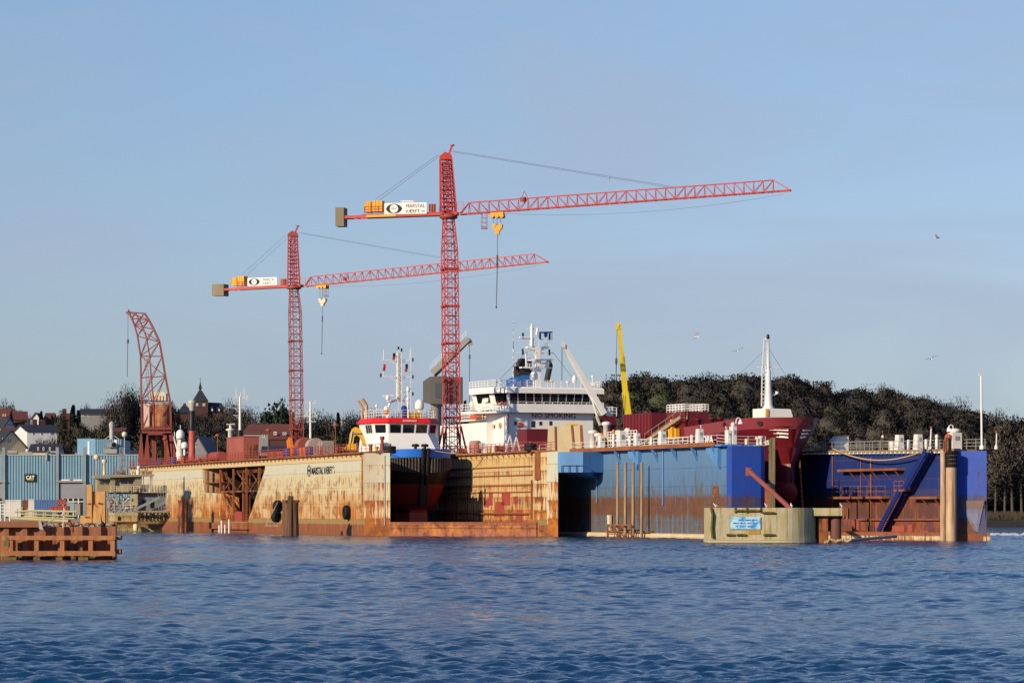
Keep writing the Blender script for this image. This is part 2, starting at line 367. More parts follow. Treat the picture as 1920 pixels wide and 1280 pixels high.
# ---------------------------------------------------------------- vegetation
def bulk(name,V,mat,tint,parent=None,N=None):
    n=len(V)//3; me=bpy.data.meshes.new(name); me.vertices.add(len(V)); me.vertices.foreach_set('co',np.asarray(V,np.float32).ravel())
    me.loops.add(3*n); me.loops.foreach_set('vertex_index',np.arange(3*n,dtype=np.int32)); me.polygons.add(n)
    me.polygons.foreach_set('loop_start',np.arange(0,3*n,3,dtype=np.int32)); me.polygons.foreach_set('loop_total',np.full(n,3,np.int32)); me.update()
    at=me.attributes.new('tint','FLOAT_COLOR','POINT'); c=np.ones((3*n,4),np.float32); c[:,:3]=np.repeat(tint,3,0) if len(tint)==n else tint
    at.data.foreach_set('color',c.ravel()); nn=np.zeros((3*n,3),np.float32); nn[:,2]=1
    if N is not None: nn=np.repeat(N,3,0).astype(np.float32)
    an=me.attributes.new('crown_normal','FLOAT_VECTOR','POINT'); an.data.foreach_set('vector',nn.ravel())
    me.materials.append(mat); o=bpy.data.objects.new(name,me); COL.objects.link(o)
    if parent: o.parent=parent
    return o
g=NG('foliage'); a=g.n('ShaderNodeAttribute'); a.attribute_name='tint'
cn_=g.n('ShaderNodeAttribute'); cn_.attribute_name='crown_normal'; vt=g.n('ShaderNodeVectorTransform'); vt.vector_type='NORMAL'; vt.convert_from='OBJECT'; vt.convert_to='WORLD'; g.t.links.new(cn_.outputs['Vector'],vt.inputs[0]); ge=g.n('ShaderNodeNewGeometry'); vm=g.n('ShaderNodeVectorMath'); vm.operation='SCALE'; g.t.links.new(vt.outputs[0],vm.inputs[0]); g.t.links.new(g.math('SUBTRACT',1,g.math('MULTIPLY',ge.outputs['Backfacing'],2)),vm.inputs['Scale']); g.t.links.new(vm.outputs[0],g.b.inputs['Normal'])
M['leaf']=g.done(g.mix(g.noise(g.obj(),.35,3),a.outputs['Color'],g.mix(1,a.outputs['Color'],(1.5,1.45,1.3),'MULTIPLY')),.9,spec=.08)
M['bark']=flat('grey_bark',(.10,.085,.07),.9)
M['barkpale']=flat('pale_bark',(.26,.24,.21),.9)
def crown(rng,c,rx,rz,n,size,twig=True,nc=26,taper=0.0,fat=1.0,shell=.25):
    """n small leaf or twig faces in irregular clumps through an egg-shaped volume"""
    d=rng.normal(size=(nc,3)); d/=np.linalg.norm(d,axis=1)[:,None]; r=(shell+(1-shell)*rng.random(nc))**.6
    cc=d*r[:,None]*np.array([rx,rx,rz])*.82
    cr=rx*(.22+.22*rng.random(nc)); k=rng.integers(0,nc,n)
    p=cc[k]+np.clip(rng.normal(size=(n,3)),-1.45,1.45)*cr[k][:,None]*np.array([.62,.62,.55])
    if taper: s=1-taper*(p[:,2]+rz)/(2*rz); p[:,:2]*=np.clip(s,.05,1.2)[:,None]
    p[:,2]=np.maximum(p[:,2],-rz*1.05)
    if twig:
        a=p/np.array([rx,rx,rz])*.8+np.array([0,0,.45])+rng.normal(size=(n,3))*.45; a/=np.linalg.norm(a,axis=1)[:,None]
        L=size*(.9+.9*rng.random(n)); w=size*(.16+.18*rng.random(n))*fat
    else:
        a=rng.normal(size=(n,3)); a/=np.linalg.norm(a,axis=1)[:,None]; L=size*(.8+.6*rng.random(n)); w=L*.5
    b=np.cross(a,rng.normal(size=(n,3))); b/=np.linalg.norm(b,axis=1)[:,None]
    V=np.stack([p-a*L[:,None]/2+b*w[:,None],p-a*L[:,None]/2-b*w[:,None],p+a*L[:,None]/2],1)
    q=(p-cc[k])/(cr[k][:,None]+1e-6)*.55+p/np.array([rx,rx,rz])+np.array([0,0,.55])+rng.normal(size=(n,3))*.12; q/=np.linalg.norm(q,axis=1)[:,None]
    ng=np.cross(V[:,1]-V[:,0],V[:,2]-V[:,0]); fl=(ng*q).sum(1)<0; V[fl]=V[fl][:,[1,0,2]]
    return V.reshape(-1,3)+np.array(c),q
def core(rng,c,rx,rz,nu=9,nv=6):
    """lumpy solid added inside a crown so its dark gaps fill with soft shading"""
    g=np.zeros((nv+1,nu,3)); 
    for j in range(nv+1):
        for i in range(nu): a=2*math.pi*i/nu; b=math.pi*j/nv; r=.82+.3*rng.random(); g[j,i]=(rx*r*math.sin(b)*math.cos(a),rx*r*math.sin(b)*math.sin(a),rz*r*math.cos(b))
    V=[]
    for j in range(nv):
        for i in range(nu): k=(i+1)%nu; V+= [g[j,i],g[j+1,i],g[j+1,k],g[j,i],g[j+1,k],g[j,k]]
    V=np.array(V).reshape(-1,3,3); q=V.mean(1)/np.array([rx,rx,rz]); q/=np.linalg.norm(q,axis=1)[:,None]+1e-6
    return V.reshape(-1,3)+np.array(c),q
def limbs(mb,rng,h,cr,base=(0,0,0),r=.28,depth=3):
    """tapered trunk that forks into limbs"""
    def go(p,d,L,r,k):
        q=p+d*L; mb.tube(p,q,r,r*.62,n=5,cap=False)
        if k==0: return
        for i in range(3 if k>1 else 2):
            e=Vector((rng.normal(),rng.normal(),rng.normal()*.5+.75)); e=(d*.9+e.normalized()*.85).normalized()
            go(q-d*L*.12*i,e,L*(.55+.2*rng.random()),r*.55,k-1)
    go(Vector(base),Vector((rng.normal()*.03,rng.normal()*.03,1)).normalized(),h*.40,r,depth)
BROWN=np.array([.074,.069,.064]); OLIVE=np.array([.063,.066,.047]); GREEN=np.array([.066,.086,.042]); DARK=np.array([.024,.040,.026]); GREYB=np.array([.090,.080,.072])
def proto(name,kind,seed,h,rx,n,size,col,part='crown',bare=False,evergreen=False,trunk='bark'):
    rng=np.random.default_rng(seed); root=bpy.data.objects.new(name,None); COL.objects.link(root)
    mb=MB(); limbs(mb,rng,h,rx,r=.02*h,depth=3 if not evergreen else 1); mb.build('trunk',M[trunk],root)
    rz=h*(.47 if kind=='cone' else .37); V,N=crown(rng,(0,0,h*(.5 if kind=='cone' else .62)),rx,rz,n,size,twig=not evergreen,nc=60 if not evergreen else 40,taper=.75 if kind=='cone' else 0)
    t=np.repeat(col[None,:],n,0)*(.95+.35*rng.random((n,1))); bulk(part,V,M['leaf'],t,root,N); return root
TREE={'bare':proto('bare_tree','egg',1,13,5.2,5200,.36,GREYB),
 'brown':proto('budding_tree','egg',2,12,5.4,9000,.36,BROWN),
 'olive':proto('leafing_tree','egg',3,11,5.0,9000,.36,OLIVE),
 'conifer':proto('conifer_tree','cone',4,11,3.6,5000,.5,DARK,evergreen=True),
 'pine':proto('pine_tree','egg',5,12,5.0,4200,.5,DARK,evergreen=True),
 }
PROTO_USED=set()
def tree(kind,px,D,ytop,label,width=None,group=None):
    """plant a tree whose top shows at row ytop; its foot stands on the ground"""
    X=(px-960)*D/F; gz=(townz(X,D) if D>=690 and X<5 else 2.0) if X<8 else hillz(X,D)
    h0={'bare':13,'brown':12,'olive':11,'conifer':11,'pine':12,'bush':6}[kind]; r0={'bare':5.2,'brown':5.4,'olive':5,'conifer':3.6,'pine':5,'bush':4.6}[kind]
    top=ZP(ytop,D); sz=max(.35,(top-gz)/(h0*.98)); sx=(width*D/F/2/r0) if width else sz
    sx*=1.75 if kind=='conifer' else 1.3
    p=TREE[kind]; s=(sx,sx,sz)
    if kind not in PROTO_USED:
        PROTO_USED.add(kind); o=p; o.location=(X,D,gz-.2); o.scale=s; tag(o,label,'tree',group)
    else: o=dup(p,(X,D,gz-.2),rnd.random()*6.28,label,group,s)
    o['category']='shrub' if kind=='bush' else 'tree'; 
    return o
def wood():
    rng=np.random.default_rng(11); Vs=[];Ts=[];Ns=[]; tv=MB()
    n=0
    for i in range(1080):
        Y=shoreR(0)+32+240*rng.random()**1.15; px=rng.uniform(845,2060) if i<920 else rng.uniform(2060,2700) ; X=(px-960)*Y/F
        if X>100: Y=max(Y,shoreR(X)+34)
        X=(px-960)*Y/F
        gz=hillz(X,Y); h=(13+5*rng.random())*(1 if px>1120 else .8); rx=3.5+2.4*rng.random(); k=rng.random()
        north=np.clip((px-1150)/150,0,1)
        if k<.60 or px>1640 and k<.84: col=BROWN*np.array([1,.97,.92])
        elif k<.86: col=BROWN*.5+OLIVE*.5
        else: col=(GREEN*.6+OLIVE*.4) if px<1500 else OLIVE
        col=col*(.68+.20*rng.random()); m=2200 if Y<900 else 1300
        V,N=crown(rng,(X,Y,gz+h*.60),rx*1.1,h*.38,m,.42,True,34,0,1.9,.55); Vs.append(V); Ns.append(N); cv,cn2=core(rng,(X,Y,gz+h*.60),rx*.78,h*.29); Vs.append(cv); Ns.append(cn2); Ts.append(np.repeat(col[None,:],m,0)*(.86+.28*rng.random((m,1)))); Ts.append(np.repeat(col[None,:]*.95,len(cn2),0))
    o=bulk('woodland',np.concatenate(Vs),M['leaf'],np.concatenate(Ts),None,np.concatenate(Ns)); tag(o,'dark leafless woodland covering the hill behind the docks','woodland',kind='stuff')
wood()
# ================================================================ helpers for rails, stairs, ladders
def rail(mb,pts,h=1.1,sp=1.8,n=3,w=.055,m=0):
    for a,b in zip(pts,pts[1:]):
        a=Vector(a);b=Vector(b);L=(b-a).length;k=max(1,round(L/sp))
        for i in range(k+1):
            p=a.lerp(b,i/k); mb.bar(p,p+Vector((0,0,h)),w*1.25,m=m)
        for j in range(n):
            z=Vector((0,0,h*(j+1)/n)); mb.bar(a+z,b+z,w,m=m)
def ladder(mb,a,b,wd=.5,sp=.35,t=.05,side=None,m=0):
    a=Vector(a);b=Vector(b);d=(b-a); s=Vector(side) if side else d.cross(Vector((0,0,1))); s=s.normalized()*wd/2
    mb.bar(a-s,b-s,t,m=m); mb.bar(a+s,b+s,t,m=m); k=int(d.length/sp)
    for i in range(1,k): p=a.lerp(b,i/k); mb.bar(p-s,p+s,t*.8,m=m)
def stair(mb,a,b,wd=.9,n=14,hand=True,m=0,ax=(1,0,0)):
    a=Vector(a);b=Vector(b);s=Vector(ax).normalized()*wd/2
    for q in (-s,s):
        mb.bar(a+q,b+q,.10,.42,m=m)
        if hand: mb.bar(a+q+Vector((0,0,1)),b+q+Vector((0,0,1)),.06,m=m); [mb.bar(a.lerp(b,i/5)+q,a.lerp(b,i/5)+q+Vector((0,0,1)),.05,m=m) for i in range(6)]
    for i in range(n+1): p=a.lerp(b,(i+.5)/(n+1)); mb.bar(p-s,p+s,.26,.06,m=m)
def beam(px,D): return px*D/F     # metres spanned by px photo pixels at distance D
# ================================================================ DOCK A: yellow rusty floating dock
A=Frame(W(683,0,434)[:2],W(245,0,585)[:2]); AL=A.y_at(245,0); AZ=11.5
xR,yR=A.l(W(1046,0,422)); xRi,yRi=A.l(W(1003,0,423)); TW=3.3
xLi,yLi=A.l(W(728,0,433))
def yfA(x): return yR*x/xR           # the dock's near end runs slightly askew
ST_A=[(1.5,(.25,.08,.033)),(2.25,(.30,.25,.11)),(5.9,(.57,.45,.23)),(8.5,(.55,.53,.35)),(10.35,(.56,.59,.48)),(20,(.60,.45,.22))]
def dock_noise(g,v):
    big=g.noise(g.mp(v,(.13,.13,.18)),1,4,.6); run=g.noise(g.mp(v,(1.1,1.1,.07)),1,5,.7); fine=g.noise(g.mp(v,(3.4,3.4,.30)),1,4,.65); clus=g.noise(g.mp(v,(.30,.30,.55),(7,3,2)),1,4,.6); blot=g.noise(g.mp(v,(.8,.8,.7),(2,9,4)),1,6,.7)
    return big,run,fine,clus,blot
def yellow_plating():
    g=NG('yellow_dock_plating'); v=g.obj(); X,Y,Z=g.sep(v); big,run,fine,clus,blot=dock_noise(g,v); mu=lambda a,b:g.math('MULTIPLY',a,b)
    zj=g.math('ADD',Z,mu(g.math('SUBTRACT',run,.5),1.2))
    col=g.mix(g.step(Z,8.45,8.55),g.mix(g.step(Z,5.7,5.8),(.58,.45,.22),(.59,.53,.32)),(.55,.56,.44)); col=g.mix(g.step(Z,10.28,10.32),col,(.62,.47,.23))
    col=g.mix(mu(g.step(blot,.35,.7),.35),col,(.50,.47,.36))
    sz=g.math('FRACT',g.math('DIVIDE',g.math('ADD',Z,.35),2.2))                      # plates: runs begin at each seam and fade downwards
    # soft yellow-brown wash in vertical runs
    col=g.mix(mu(g.step(run,.44,.64),g.lin(Z,2,9.6,.75,.10)),col,(.53,.28,.065))
    # orange wash low down
    col=g.mix(mu(g.step(g.math('ADD',mu(run,.55),mu(big,.45)),.43,.56),g.step(zj,6.2,3.2)),col,(.47,.155,.022))
    # dark rust dashes in clusters under the seams
    th=g.math('SUBTRACT',.655,mu(g.math('ADD',mu(g.step(clus,.38,.58),.16),mu(sz,.05)),g.step(zj,9.4,7.0)))
    m=g.step(fine,th,g.math('ADD',th,.05)); col=g.mix(mu(m,.9),col,g.mix(g.step(blot,.4,.6),(.30,.095,.022),(.17,.055,.02)))
    th2=g.math('ADD',.565,g.lin(Z,2,8,-.06,.07)); col=g.mix(mu(g.step(g.math('ADD',mu(clus,.6),mu(blot,.4)),th2,g.math('ADD',th2,.04)),.85),col,(.30,.10,.03))
    zb=g.math('ADD',Z,mu(g.math('SUBTRACT',fine,.5),.9))
    col=g.mix(g.step(zb,2.35,2.25),col,g.mix(g.step(run,.45,.6),(.27,.23,.10),(.36,.17,.045))); col=g.mix(g.step(zb,1.62,1.5),col,g.mix(g.step(fine,.42,.62),(.19,.065,.03),(.33,.12,.05)))
    ln=g.step(g.math('ABSOLUTE',g.math('SUBTRACT',g.math('FRACT',g.math('DIVIDE',Z,2.2)),.5)),.482,.492); col=g.mix(mu(ln,g.lin(clus,.35,.6,.15,.9)),col,(.22,.08,.03))
    vl=g.step(g.math('ABSOLUTE',g.math('SUBTRACT',g.math('FRACT',g.math('DIVIDE',Y,6.5)),.5)),.488,.496); col=g.mix(mu(vl,.25),col,(.35,.25,.12))
    g.bump(g.math('ADD',g.noise(g.mp(v,(.5,.5,.5)),1,2),mu(fine,.15)),.45,.12)
    return g.done(col,g.lin(m,0,1,.6,.9),spec=.3)
M['dockA']=yellow_plating()
M['dockAi']=hullpaint('rusty_inner_dock_plating',[(2.2,(.30,.10,.04)),(9.2,(.62,.47,.24)),(20,(.64,.46,.20))],(2,11),(.565,.455),rc1=(.46,.17,.03),rc2=(.17,.045,.015),seam=1.75,jit=.3,streak=1.4)
M['dockAe']=hullpaint('dock_end_plating',[(1.6,(.30,.085,.04)),(4.6,(.66,.57,.34)),(7.0,(.57,.52,.33)),(20,(.55,.56,.43))],(1,11.5),(.60,.45),rc1=(.48,.16,.02),rc2=(.2,.06,.02),seam=2.4,jit=.3)
M['pontA']=hullpaint('rusty_pontoon_plating',[(.8,(.33,.11,.06)),(1.45,(.30,.095,.04)),(20,(.20,.06,.03))],(-1,3),(.52,.46),rc1=(.50,.19,.05),rc2=(.15,.04,.018),seam=1.5,jit=.3,streak=1.6)
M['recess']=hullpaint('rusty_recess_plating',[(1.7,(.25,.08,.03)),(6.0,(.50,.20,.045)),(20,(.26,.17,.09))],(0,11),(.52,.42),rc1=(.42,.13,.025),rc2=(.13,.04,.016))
dA=thing('floating_dock','rust streaked yellow floating dock holding the white and blue tug','floating dock',(A.o.x,A.o.y,0),A.rz)
yo=lambda px: A.y_at(px,0)
zo=9.75
mb=MB()
off=(TW,0,0)
o_t,o_b=yo(497),yo(465); l_t,l_m,l_b=yo(379),yo(383),yo(414)
mb.extr([(0,0,-1),(0,o_b+1,-1),(0,o_b,1.75),(0,o_t,zo),(0,o_t,10.3),(0,0,10.3)][::-1],off)
mb.extr([(0,l_b,-1),(0,AL,-1),(0,AL,10.3),(0,l_t,10.3),(0,l_m,6.4),(0,l_b,6.2),(0,l_b,1.75)][::-1],off)
mb.box(0,TW,o_b-.5,l_b+.5,-1,1.72)
mb.box(-.10,TW,0,AL,10.305,11.2)
mb.build('left_wall',M['dockA'],dA)
mb=MB(); mb.poly([(0,0,0)]*0 or [(-.003,-.004,1.5),(TW,yfA(TW)-.004,1.5),(TW,yfA(TW)-.004,11.2),(-.003,-.004,11.2)]); 
mb=MB(); e=yfA(xLi); mb.hexa([(0,-.01,-1),(xLi,e-.25,-1),(xLi,.5,-1),(0,-.005,-1),(0,-.01,11.22),(xLi,e-.25,11.22),(xLi,.5,11.22),(0,-.005,11.22)]); mb.build('left_end_plate',M['dockAe'],dA)
mb=MB()   # right wall, near end askew
mb.hexa([(xRi,yRi,-1),(xR,yR,-1),(xR,AL,-1),(xRi,AL,-1),(xRi,yRi,11.2),(xR,yR,11.2),(xR,AL,11.2),(xRi,AL,11.2)]); mb.build('right_wall',M['dockAi'],dA)
mb=MB(); mb.hexa([(xRi+.25,yRi-.14,-1),(xR,yR-.05,-1),(xR,yR-.01,-1),(xRi+.25,yRi-.05,-1),(xRi+.25,yRi-.14,11.25),(xR,yR-.05,11.25),(xR,yR-.01,11.25),(xRi+.25,yRi-.05,11.25)]); mb.build('right_end_plate',M['dockAe'],dA)
mb=MB(); mb.hexa([(xLi,e-.3,-2),(xRi+.1,yRi-.3,-2),(xRi+.1,AL,-2),(xLi,AL,-2),(xLi,e-.3,1.9),(xRi+.1,yRi-.3,1.9),(xRi+.1,AL,1.9),(xLi,AL,1.9)])
mb.hexa([(xLi,e-.42,1.1),(xRi,yRi-.42,1.1),(xRi,yRi-.3,1.1),(xLi,e-.3,1.1),(xLi,e-.42,1.25),(xRi,yRi-.42,1.25),(xRi,yRi-.3,1.25),(xLi,e-.3,1.25)]); mb.build('pontoon',M['pontA'],dA)
mb=MB(); mb.box(-.55,TW,0,AL,11.2,11.42); mb.hexa([(xRi-.5,yRi,11.2),(xR,yR,11.25),(xR,AL,11.25),(xRi-.5,AL,11.2),(xRi-.5,yRi,11.42),(xR,yR,11.42),(xR,AL,11.42),(xRi-.5,AL,11.42)]);
for i in range(int(AL/2.4)): y=1.2+i*2.4; mb.bar((-.1,y,10.75),(-.5,y,11.2),.10); mb.bar((xRi,y+yRi,10.6),(xRi-.45,y+yRi,11.2),.10)
mb.build('deck_edge',M['rust'],dA)
mb=MB(); rail(mb,[(-.5,1.5,11.42),(-.5,AL,11.42)],1.15,1.9,3,.06); rail(mb,[(-.5,1.5,11.42),(TW-.2,.6,11.42),(TW-.2,AL,11.42)],1.1,2.4,2,.05)
mb.build('left_railing',M['redbrown'],dA)
mb=MB(); rail(mb,[(xRi-.4,yRi+.6,11.42),(xRi-.4,AL,11.42)],1.15,1.9,3,.06); rail(mb,[(xRi-.4,yRi+.6,11.42),(xR-.1,yR+.3,11.42),(xR-.1,AL,11.42)],1.1,2.2,3,.05); mb.build('right_railing',M['redbrown'],dA)
# recess in the outer wall: added dark backing, columns, bracing, stair
mb=MB(); mb.box(5.5,5.6,o_b-4,l_b+8,1.7,10.2); mb.box(TW,5.5,o_t-1,l_b+8,10.1,10.3); mb.box(TW,5.5,o_t-4,o_t-3.8,1.7,10.2); mb.box(TW,5.5,l_b+7.8,l_b+8,1.7,10.2); mb.build('recess_shade_lining',flat('painted_shade_lining',(.022,.012,.009),.9),dA); mb=MB()  # boxing added to keep the recess dark; interior shade put into near-black colour
mb.extr([(.1,l_b,1.75),(2.4,l_b-3.2,1.75),(2.4,l_b-2.4,6.2),(.1,l_b,6.2)],(0,.12,0)); mb.extr([(.1,l_m,6.4),(2.4,l_m-2,6.4),(2.4,l_m-2,10.2),(.1,l_m,10.2)],(0,.12,0))
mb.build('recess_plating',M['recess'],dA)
for px in (387,410,434.5,459,483):
    y=yo(px); c=MB(); c.box(.15,.42,y-.16,y+.16,1.72,zo+.3) if px>405 else c.box(.15,.42,y-.16,y+.16,6.3,zo+.3); c.build('column',M['rust'],dA)
mb=MB()
for a,b in ((410,434.5),(434.5,459),(459,483)):
    ya,yb=yo(a),yo(b); mb.bar((.9,ya,6.6),(.9,yb,9.6),.18); mb.bar((.9,ya,9.6),(.9,yb,6.6),.18)
mb.box(.3,2.3,yo(497)-1,yo(410),6.35,6.6); mb.box(.2,2.3,yo(412),yo(380),7.9,8.05); mb.bar((.8,yo(447),1.8),(.8,yo(447),9.6),.3); mb.bar((1.4,yo(452),1.8),(1.4,yo(452),9.6),.2); mb.bar((1.2,yo(470),6),(1.2,yo(470),9.6),.2)
for i in range(9): y=o_t+1.5+i*2.6; mb.bar((.3,y,zo-.15),(2.3,y,zo-.15),.16,.5)
mb.build('bracing',M['rustdark'],dA)  # darker rust than the columns: shade inside the recess put into the colour
mb=MB(); stair(mb,(.75,yo(431),1.75),(.75,yo(414),6.4),.9,16,True); stair(mb,(1.2,yo(404),9.9),(1.2,yo(391)-8,6.6),.8,10,True); mb.build('stair',M['rust'],dA)
mb=MB(); mb.box(.0,.5,yo(453),yo(441),1.72,3.3); rail(mb,[(.1,o_b,1.72),(.1,l_b,1.72)],1.0,1.6,2,.05); mb.build('recess_winch_box',M['redbrown'],dA)
mb=MB(); mb.box(-.45,0,yo(468),yo(397),.5,1.5); mb.build('landing_sponson',M['rust'],dA)
# rubbing strip, pipes and fittings
mb=MB(); y=.5; mb.box(-.16,0,y-.05,y+.42,4.6,10.9); mb.build('rubbing_strip',hullpaint('ochre_strip',[(20,(.38,.22,.06))],(3,11),(.5,.5),rc2=(.14,.05,.02)),dA)
mb=MB(); mb.tube((xLi*.78,yfA(xLi*.78)-.3,1.4),(xLi*.78,yfA(xLi*.78)-.3,10.9),.09); mb.tube((.55,-.12,8),(.55,-.12,11),.06); mb.build('hose_pipe',M['steel'],dA)
mb=MB(); mb.hexa([(xRi-.05,yRi-.25,7.5),(xRi+.55,yRi-.5,7.5),(xRi+.55,yRi-.2,7.5),(xRi-.05,yRi,7.5),(xRi-.05,yRi-.25,11.3),(xRi+.55,yRi-.5,11.3),(xRi+.55,yRi-.2,11.3),(xRi-.05,yRi,11.3)]); mb.build('fender_guide',M['rust'],dA)
mb=MB(); q=xRi+.85; yq=yRi-.45; ladder(mb,(q,yq,3.2),(q,yq,10.6),.34,.4,.06,(1,-.3,0)); mb.build('end_ladder',M['steel'],dA)
mb=MB(); mb.hexa([(xRi+.45,yRi-.6,.75),(xRi+1.6,yRi-1.1,.75),(xRi+1.6,yRi-.5,.75),(xRi+.45,yRi-.1,.75),(xRi+.45,yRi-.6,3.3),(xRi+1.6,yRi-1.1,3.3),(xRi+1.6,yRi-.5,3.3),(xRi+.45,yRi-.1,3.3)]); mb.build('corner_fender_box',M['dockA'],dA)
mb=MB()
for z in (9.35,8.2,6.85,5.95,3.05): mb.bar((xRi-.09,yRi+1.0,z),(xRi-.09,yRi+70,z),.16,.14)
mb.tube((xRi-.35,yRi+2.4,3.0),(xRi-.35,yRi+26,3.0),.06); mb.bar((xRi-.12,yRi+1.0,2.3),(xRi-.12,yRi+1.0,7.5),.2); mb.build('stringers',M['rust'],dA)
for (pa,pb,ta,tb) in ((917,924,922,947),(941,957,922,947),(907,917,936,950),(968,979,955,978),(929,946,940,968),(963,970,930,944)):
    mb=MB(); ya,yb=A.y_at(pb,xRi),A.y_at(pa,xRi); D=A.D(xRi,ya); mb.box(xRi-.05,xRi+.02,ya,yb,ZP(tb,D),ZP(ta,D)); mb.build('bare_plate',M['redbrown'],dA)
# writing on the outer wall
yT=A.y_at(604,0); zT=A.z(881,0,yT)
fn=lambda x,y,z:( -.03-z, yT-x, zT+y )
cw=MB()
t=text_mb('MARSTAL VÆRFT',1.45,lambda x,y,z:fn(x*1.0,y-.55,z),.02,'CENTER',.018,1.05); cw.add(t.v,t.f)
for s_,dx,dy in (('A',6.55,.15),('S',6.9,-.55)):
    t=text_mb(s_,.65,lambda x,y,z:fn(x+dx,y+dy,z),.02,'CENTER'); cw.add(t.v,t.f)
cx=-7.3
for sg in (-1,1):   # the eye mark: two dark crescents round a ring
    P=[(cx+sg*(.95*math.cos(a)),.85*math.sin(a)) for a in np.linspace(-1.45,1.45,13)]; Q=[(cx+sg*(.50*math.cos(a)),.80*math.sin(a)) for a in np.linspace(1.4,-1.4,13)]
    cw.extr([fn(a,b,.0) for a,b in P+Q],(-.02,0,0))
t=text_mb('M V',.5,lambda x,y,z:fn(x+cx,y-.17,z),.02); cw.add(t.v,t.f)
cw.build('lettering',M['blackl'],dA)
def on(fr,x,px,z,name,label,cat,group=None):
    y=fr.y_at(px,x); p=fr.w(x,y,z); return thing(name,label,cat,p,fr.rz,group),fr.D(x,y)
AD=11.42
# tyre fenders on the outer wall
def tyre(mb,c,r,ax='x',w=.35,m=0,n=20):
    c=Vector(c); pr=[(r*.42,-w/2),(r*.8,-w/2),(r*.96,-w*.38),(r,-w*.15),(r,w*.15),(r*.96,w*.38),(r*.8,w/2),(r*.42,w/2),(r*.36,w*.3),(r*.36,-w*.3),(r*.42,-w/2)]
    vs=[]
    for q,z in pr:
        for i in range(n):
            a=2*math.pi*i/n; ca,sa=q*math.cos(a),q*math.sin(a)
            vs.append(c+Vector({'x':(z,ca,sa),'y':(ca,z,sa),'z':(ca,sa,z)}[ax]))
    fs=[(k*n+i,k*n+(i+1)%n,(k+1)*n+(i+1)%n,(k+1)*n+i) for k in range(len(pr)-1) for i in range(n)]
    mb.add(vs,fs,m,True)
    for i in range(n):   # tread lugs
        a=2*math.pi*i/n; d={'x':Vector((0,math.cos(a),math.sin(a))),'y':Vector((math.cos(a),0,math.sin(a))),'z':Vector((math.cos(a),math.sin(a),0))}[ax]; e={'x':Vector((1,0,0)),'y':Vector((0,1,0)),'z':Vector((0,0,1))}[ax]
        mb.bar(c+d*r*1.0-e*w*.42,c+d*r*1.0+e*w*.42,r*.12,r*.06,m)
t,D=on(A,-.45,649,A.z(960,0,A.y_at(649,0)),'tyre_fender','single tractor tyre hanging low on the yellow dock wall','tyre')
mb=MB(); tyre(mb,(0,0,0),.95,'x',.7); mb.build('tyre',M['black'],t); mb=MB(); mb.tube((.1,.1,.8),(.4,-.6,1.6),.025); mb.build('chain',M['cable'],t)
# timber dolphins standing off the wall
def dolphin(px0,px1,ytop,x,name,label,tyres=()):
    c=(px0+px1)/2; y=A.y_at(c,x); D=A.D(x,y); w_=beam(px1-px0,D)/2; z=ZP(ytop,D); t=thing(name,label,'mooring dolphin',A.w(x,y,0),A.rz)
    mb=MB(); k=5
    for i in range(k):
        a=2*math.pi*i/k+.4; r=w_*.5; mb.tube((r*1.15*math.cos(a),r*1.25*math.sin(a),-2),(r*math.cos(a),r*math.sin(a),z-.1*(i%2)),w_*.58,w_*.55,12)
    mb.build('piles',M['wood'],t); mb=MB(); mb.box(-w_*.9,w_*.9,-w_*.9,w_*.9,z-.35,z); mb.box(-w_*.35,w_*.3,-w_*.3,w_*.3,z,z+.55); mb.build('cap',M['wood'],t)
    for (tx,ty,r) in tyres:
        m2=MB(); yy=A.y_at(tx,x-.2); m=A.w(x-.2,yy); q=((A.l(m)[0]-x)-w_*.7,(yy-y),ZP(ty,D)); tyre(m2,(0,0,0),r,'y',.8); m2.build('tyre',M['black'],t,q,R(40))
    return t,D
tD,D=dolphin(530,560,937,-9.5,'timber_dolphin','brown timber dolphin with two tyres, before the yellow dock wall',[(531,949,.82),(528,967,.86)])
mb=MB(); z=ZP(985,D); mb.box(-3.4,-1.6,.6,.8,z-.12,z+.12); mb.tube((-3.3,.7,z),(-1.6,.7,z+3.2),.05); mb.build('float_boom',M['woodl'],tD)
M['wood'],_w=M['rustdark'],M['wood']  # next dolphin stands in shadow: shade put in by a darker material
dolphin(334,353,937,-5.5,'timber_dolphin','dark timber dolphin between old workboat and yellow dock'); M['wood']=_w
for i,px in enumerate((411,415.5,422,429.5)):
    h=(985,976,984,974)[i]; y=A.y_at(px,-2.2); D=A.D(-2.2,y); t=MB(); t.tube((0,0,-1),(0,0,ZP(h,D)),.13); t.lathe([(.14,0),(.14,.06)],(0,0,ZP(h,D)),8)
    o=t.build('white_post',M['white'],None,A.w(-2.2,y,0)); tag(o,('short white post, leftmost of four below the dock recess','white post leaning by the tall pair below dock recess','short white post, third of four below the dock recess','tallest white post, rightmost of four below the dock recess')[i],'post','white posts in the water by the dock')
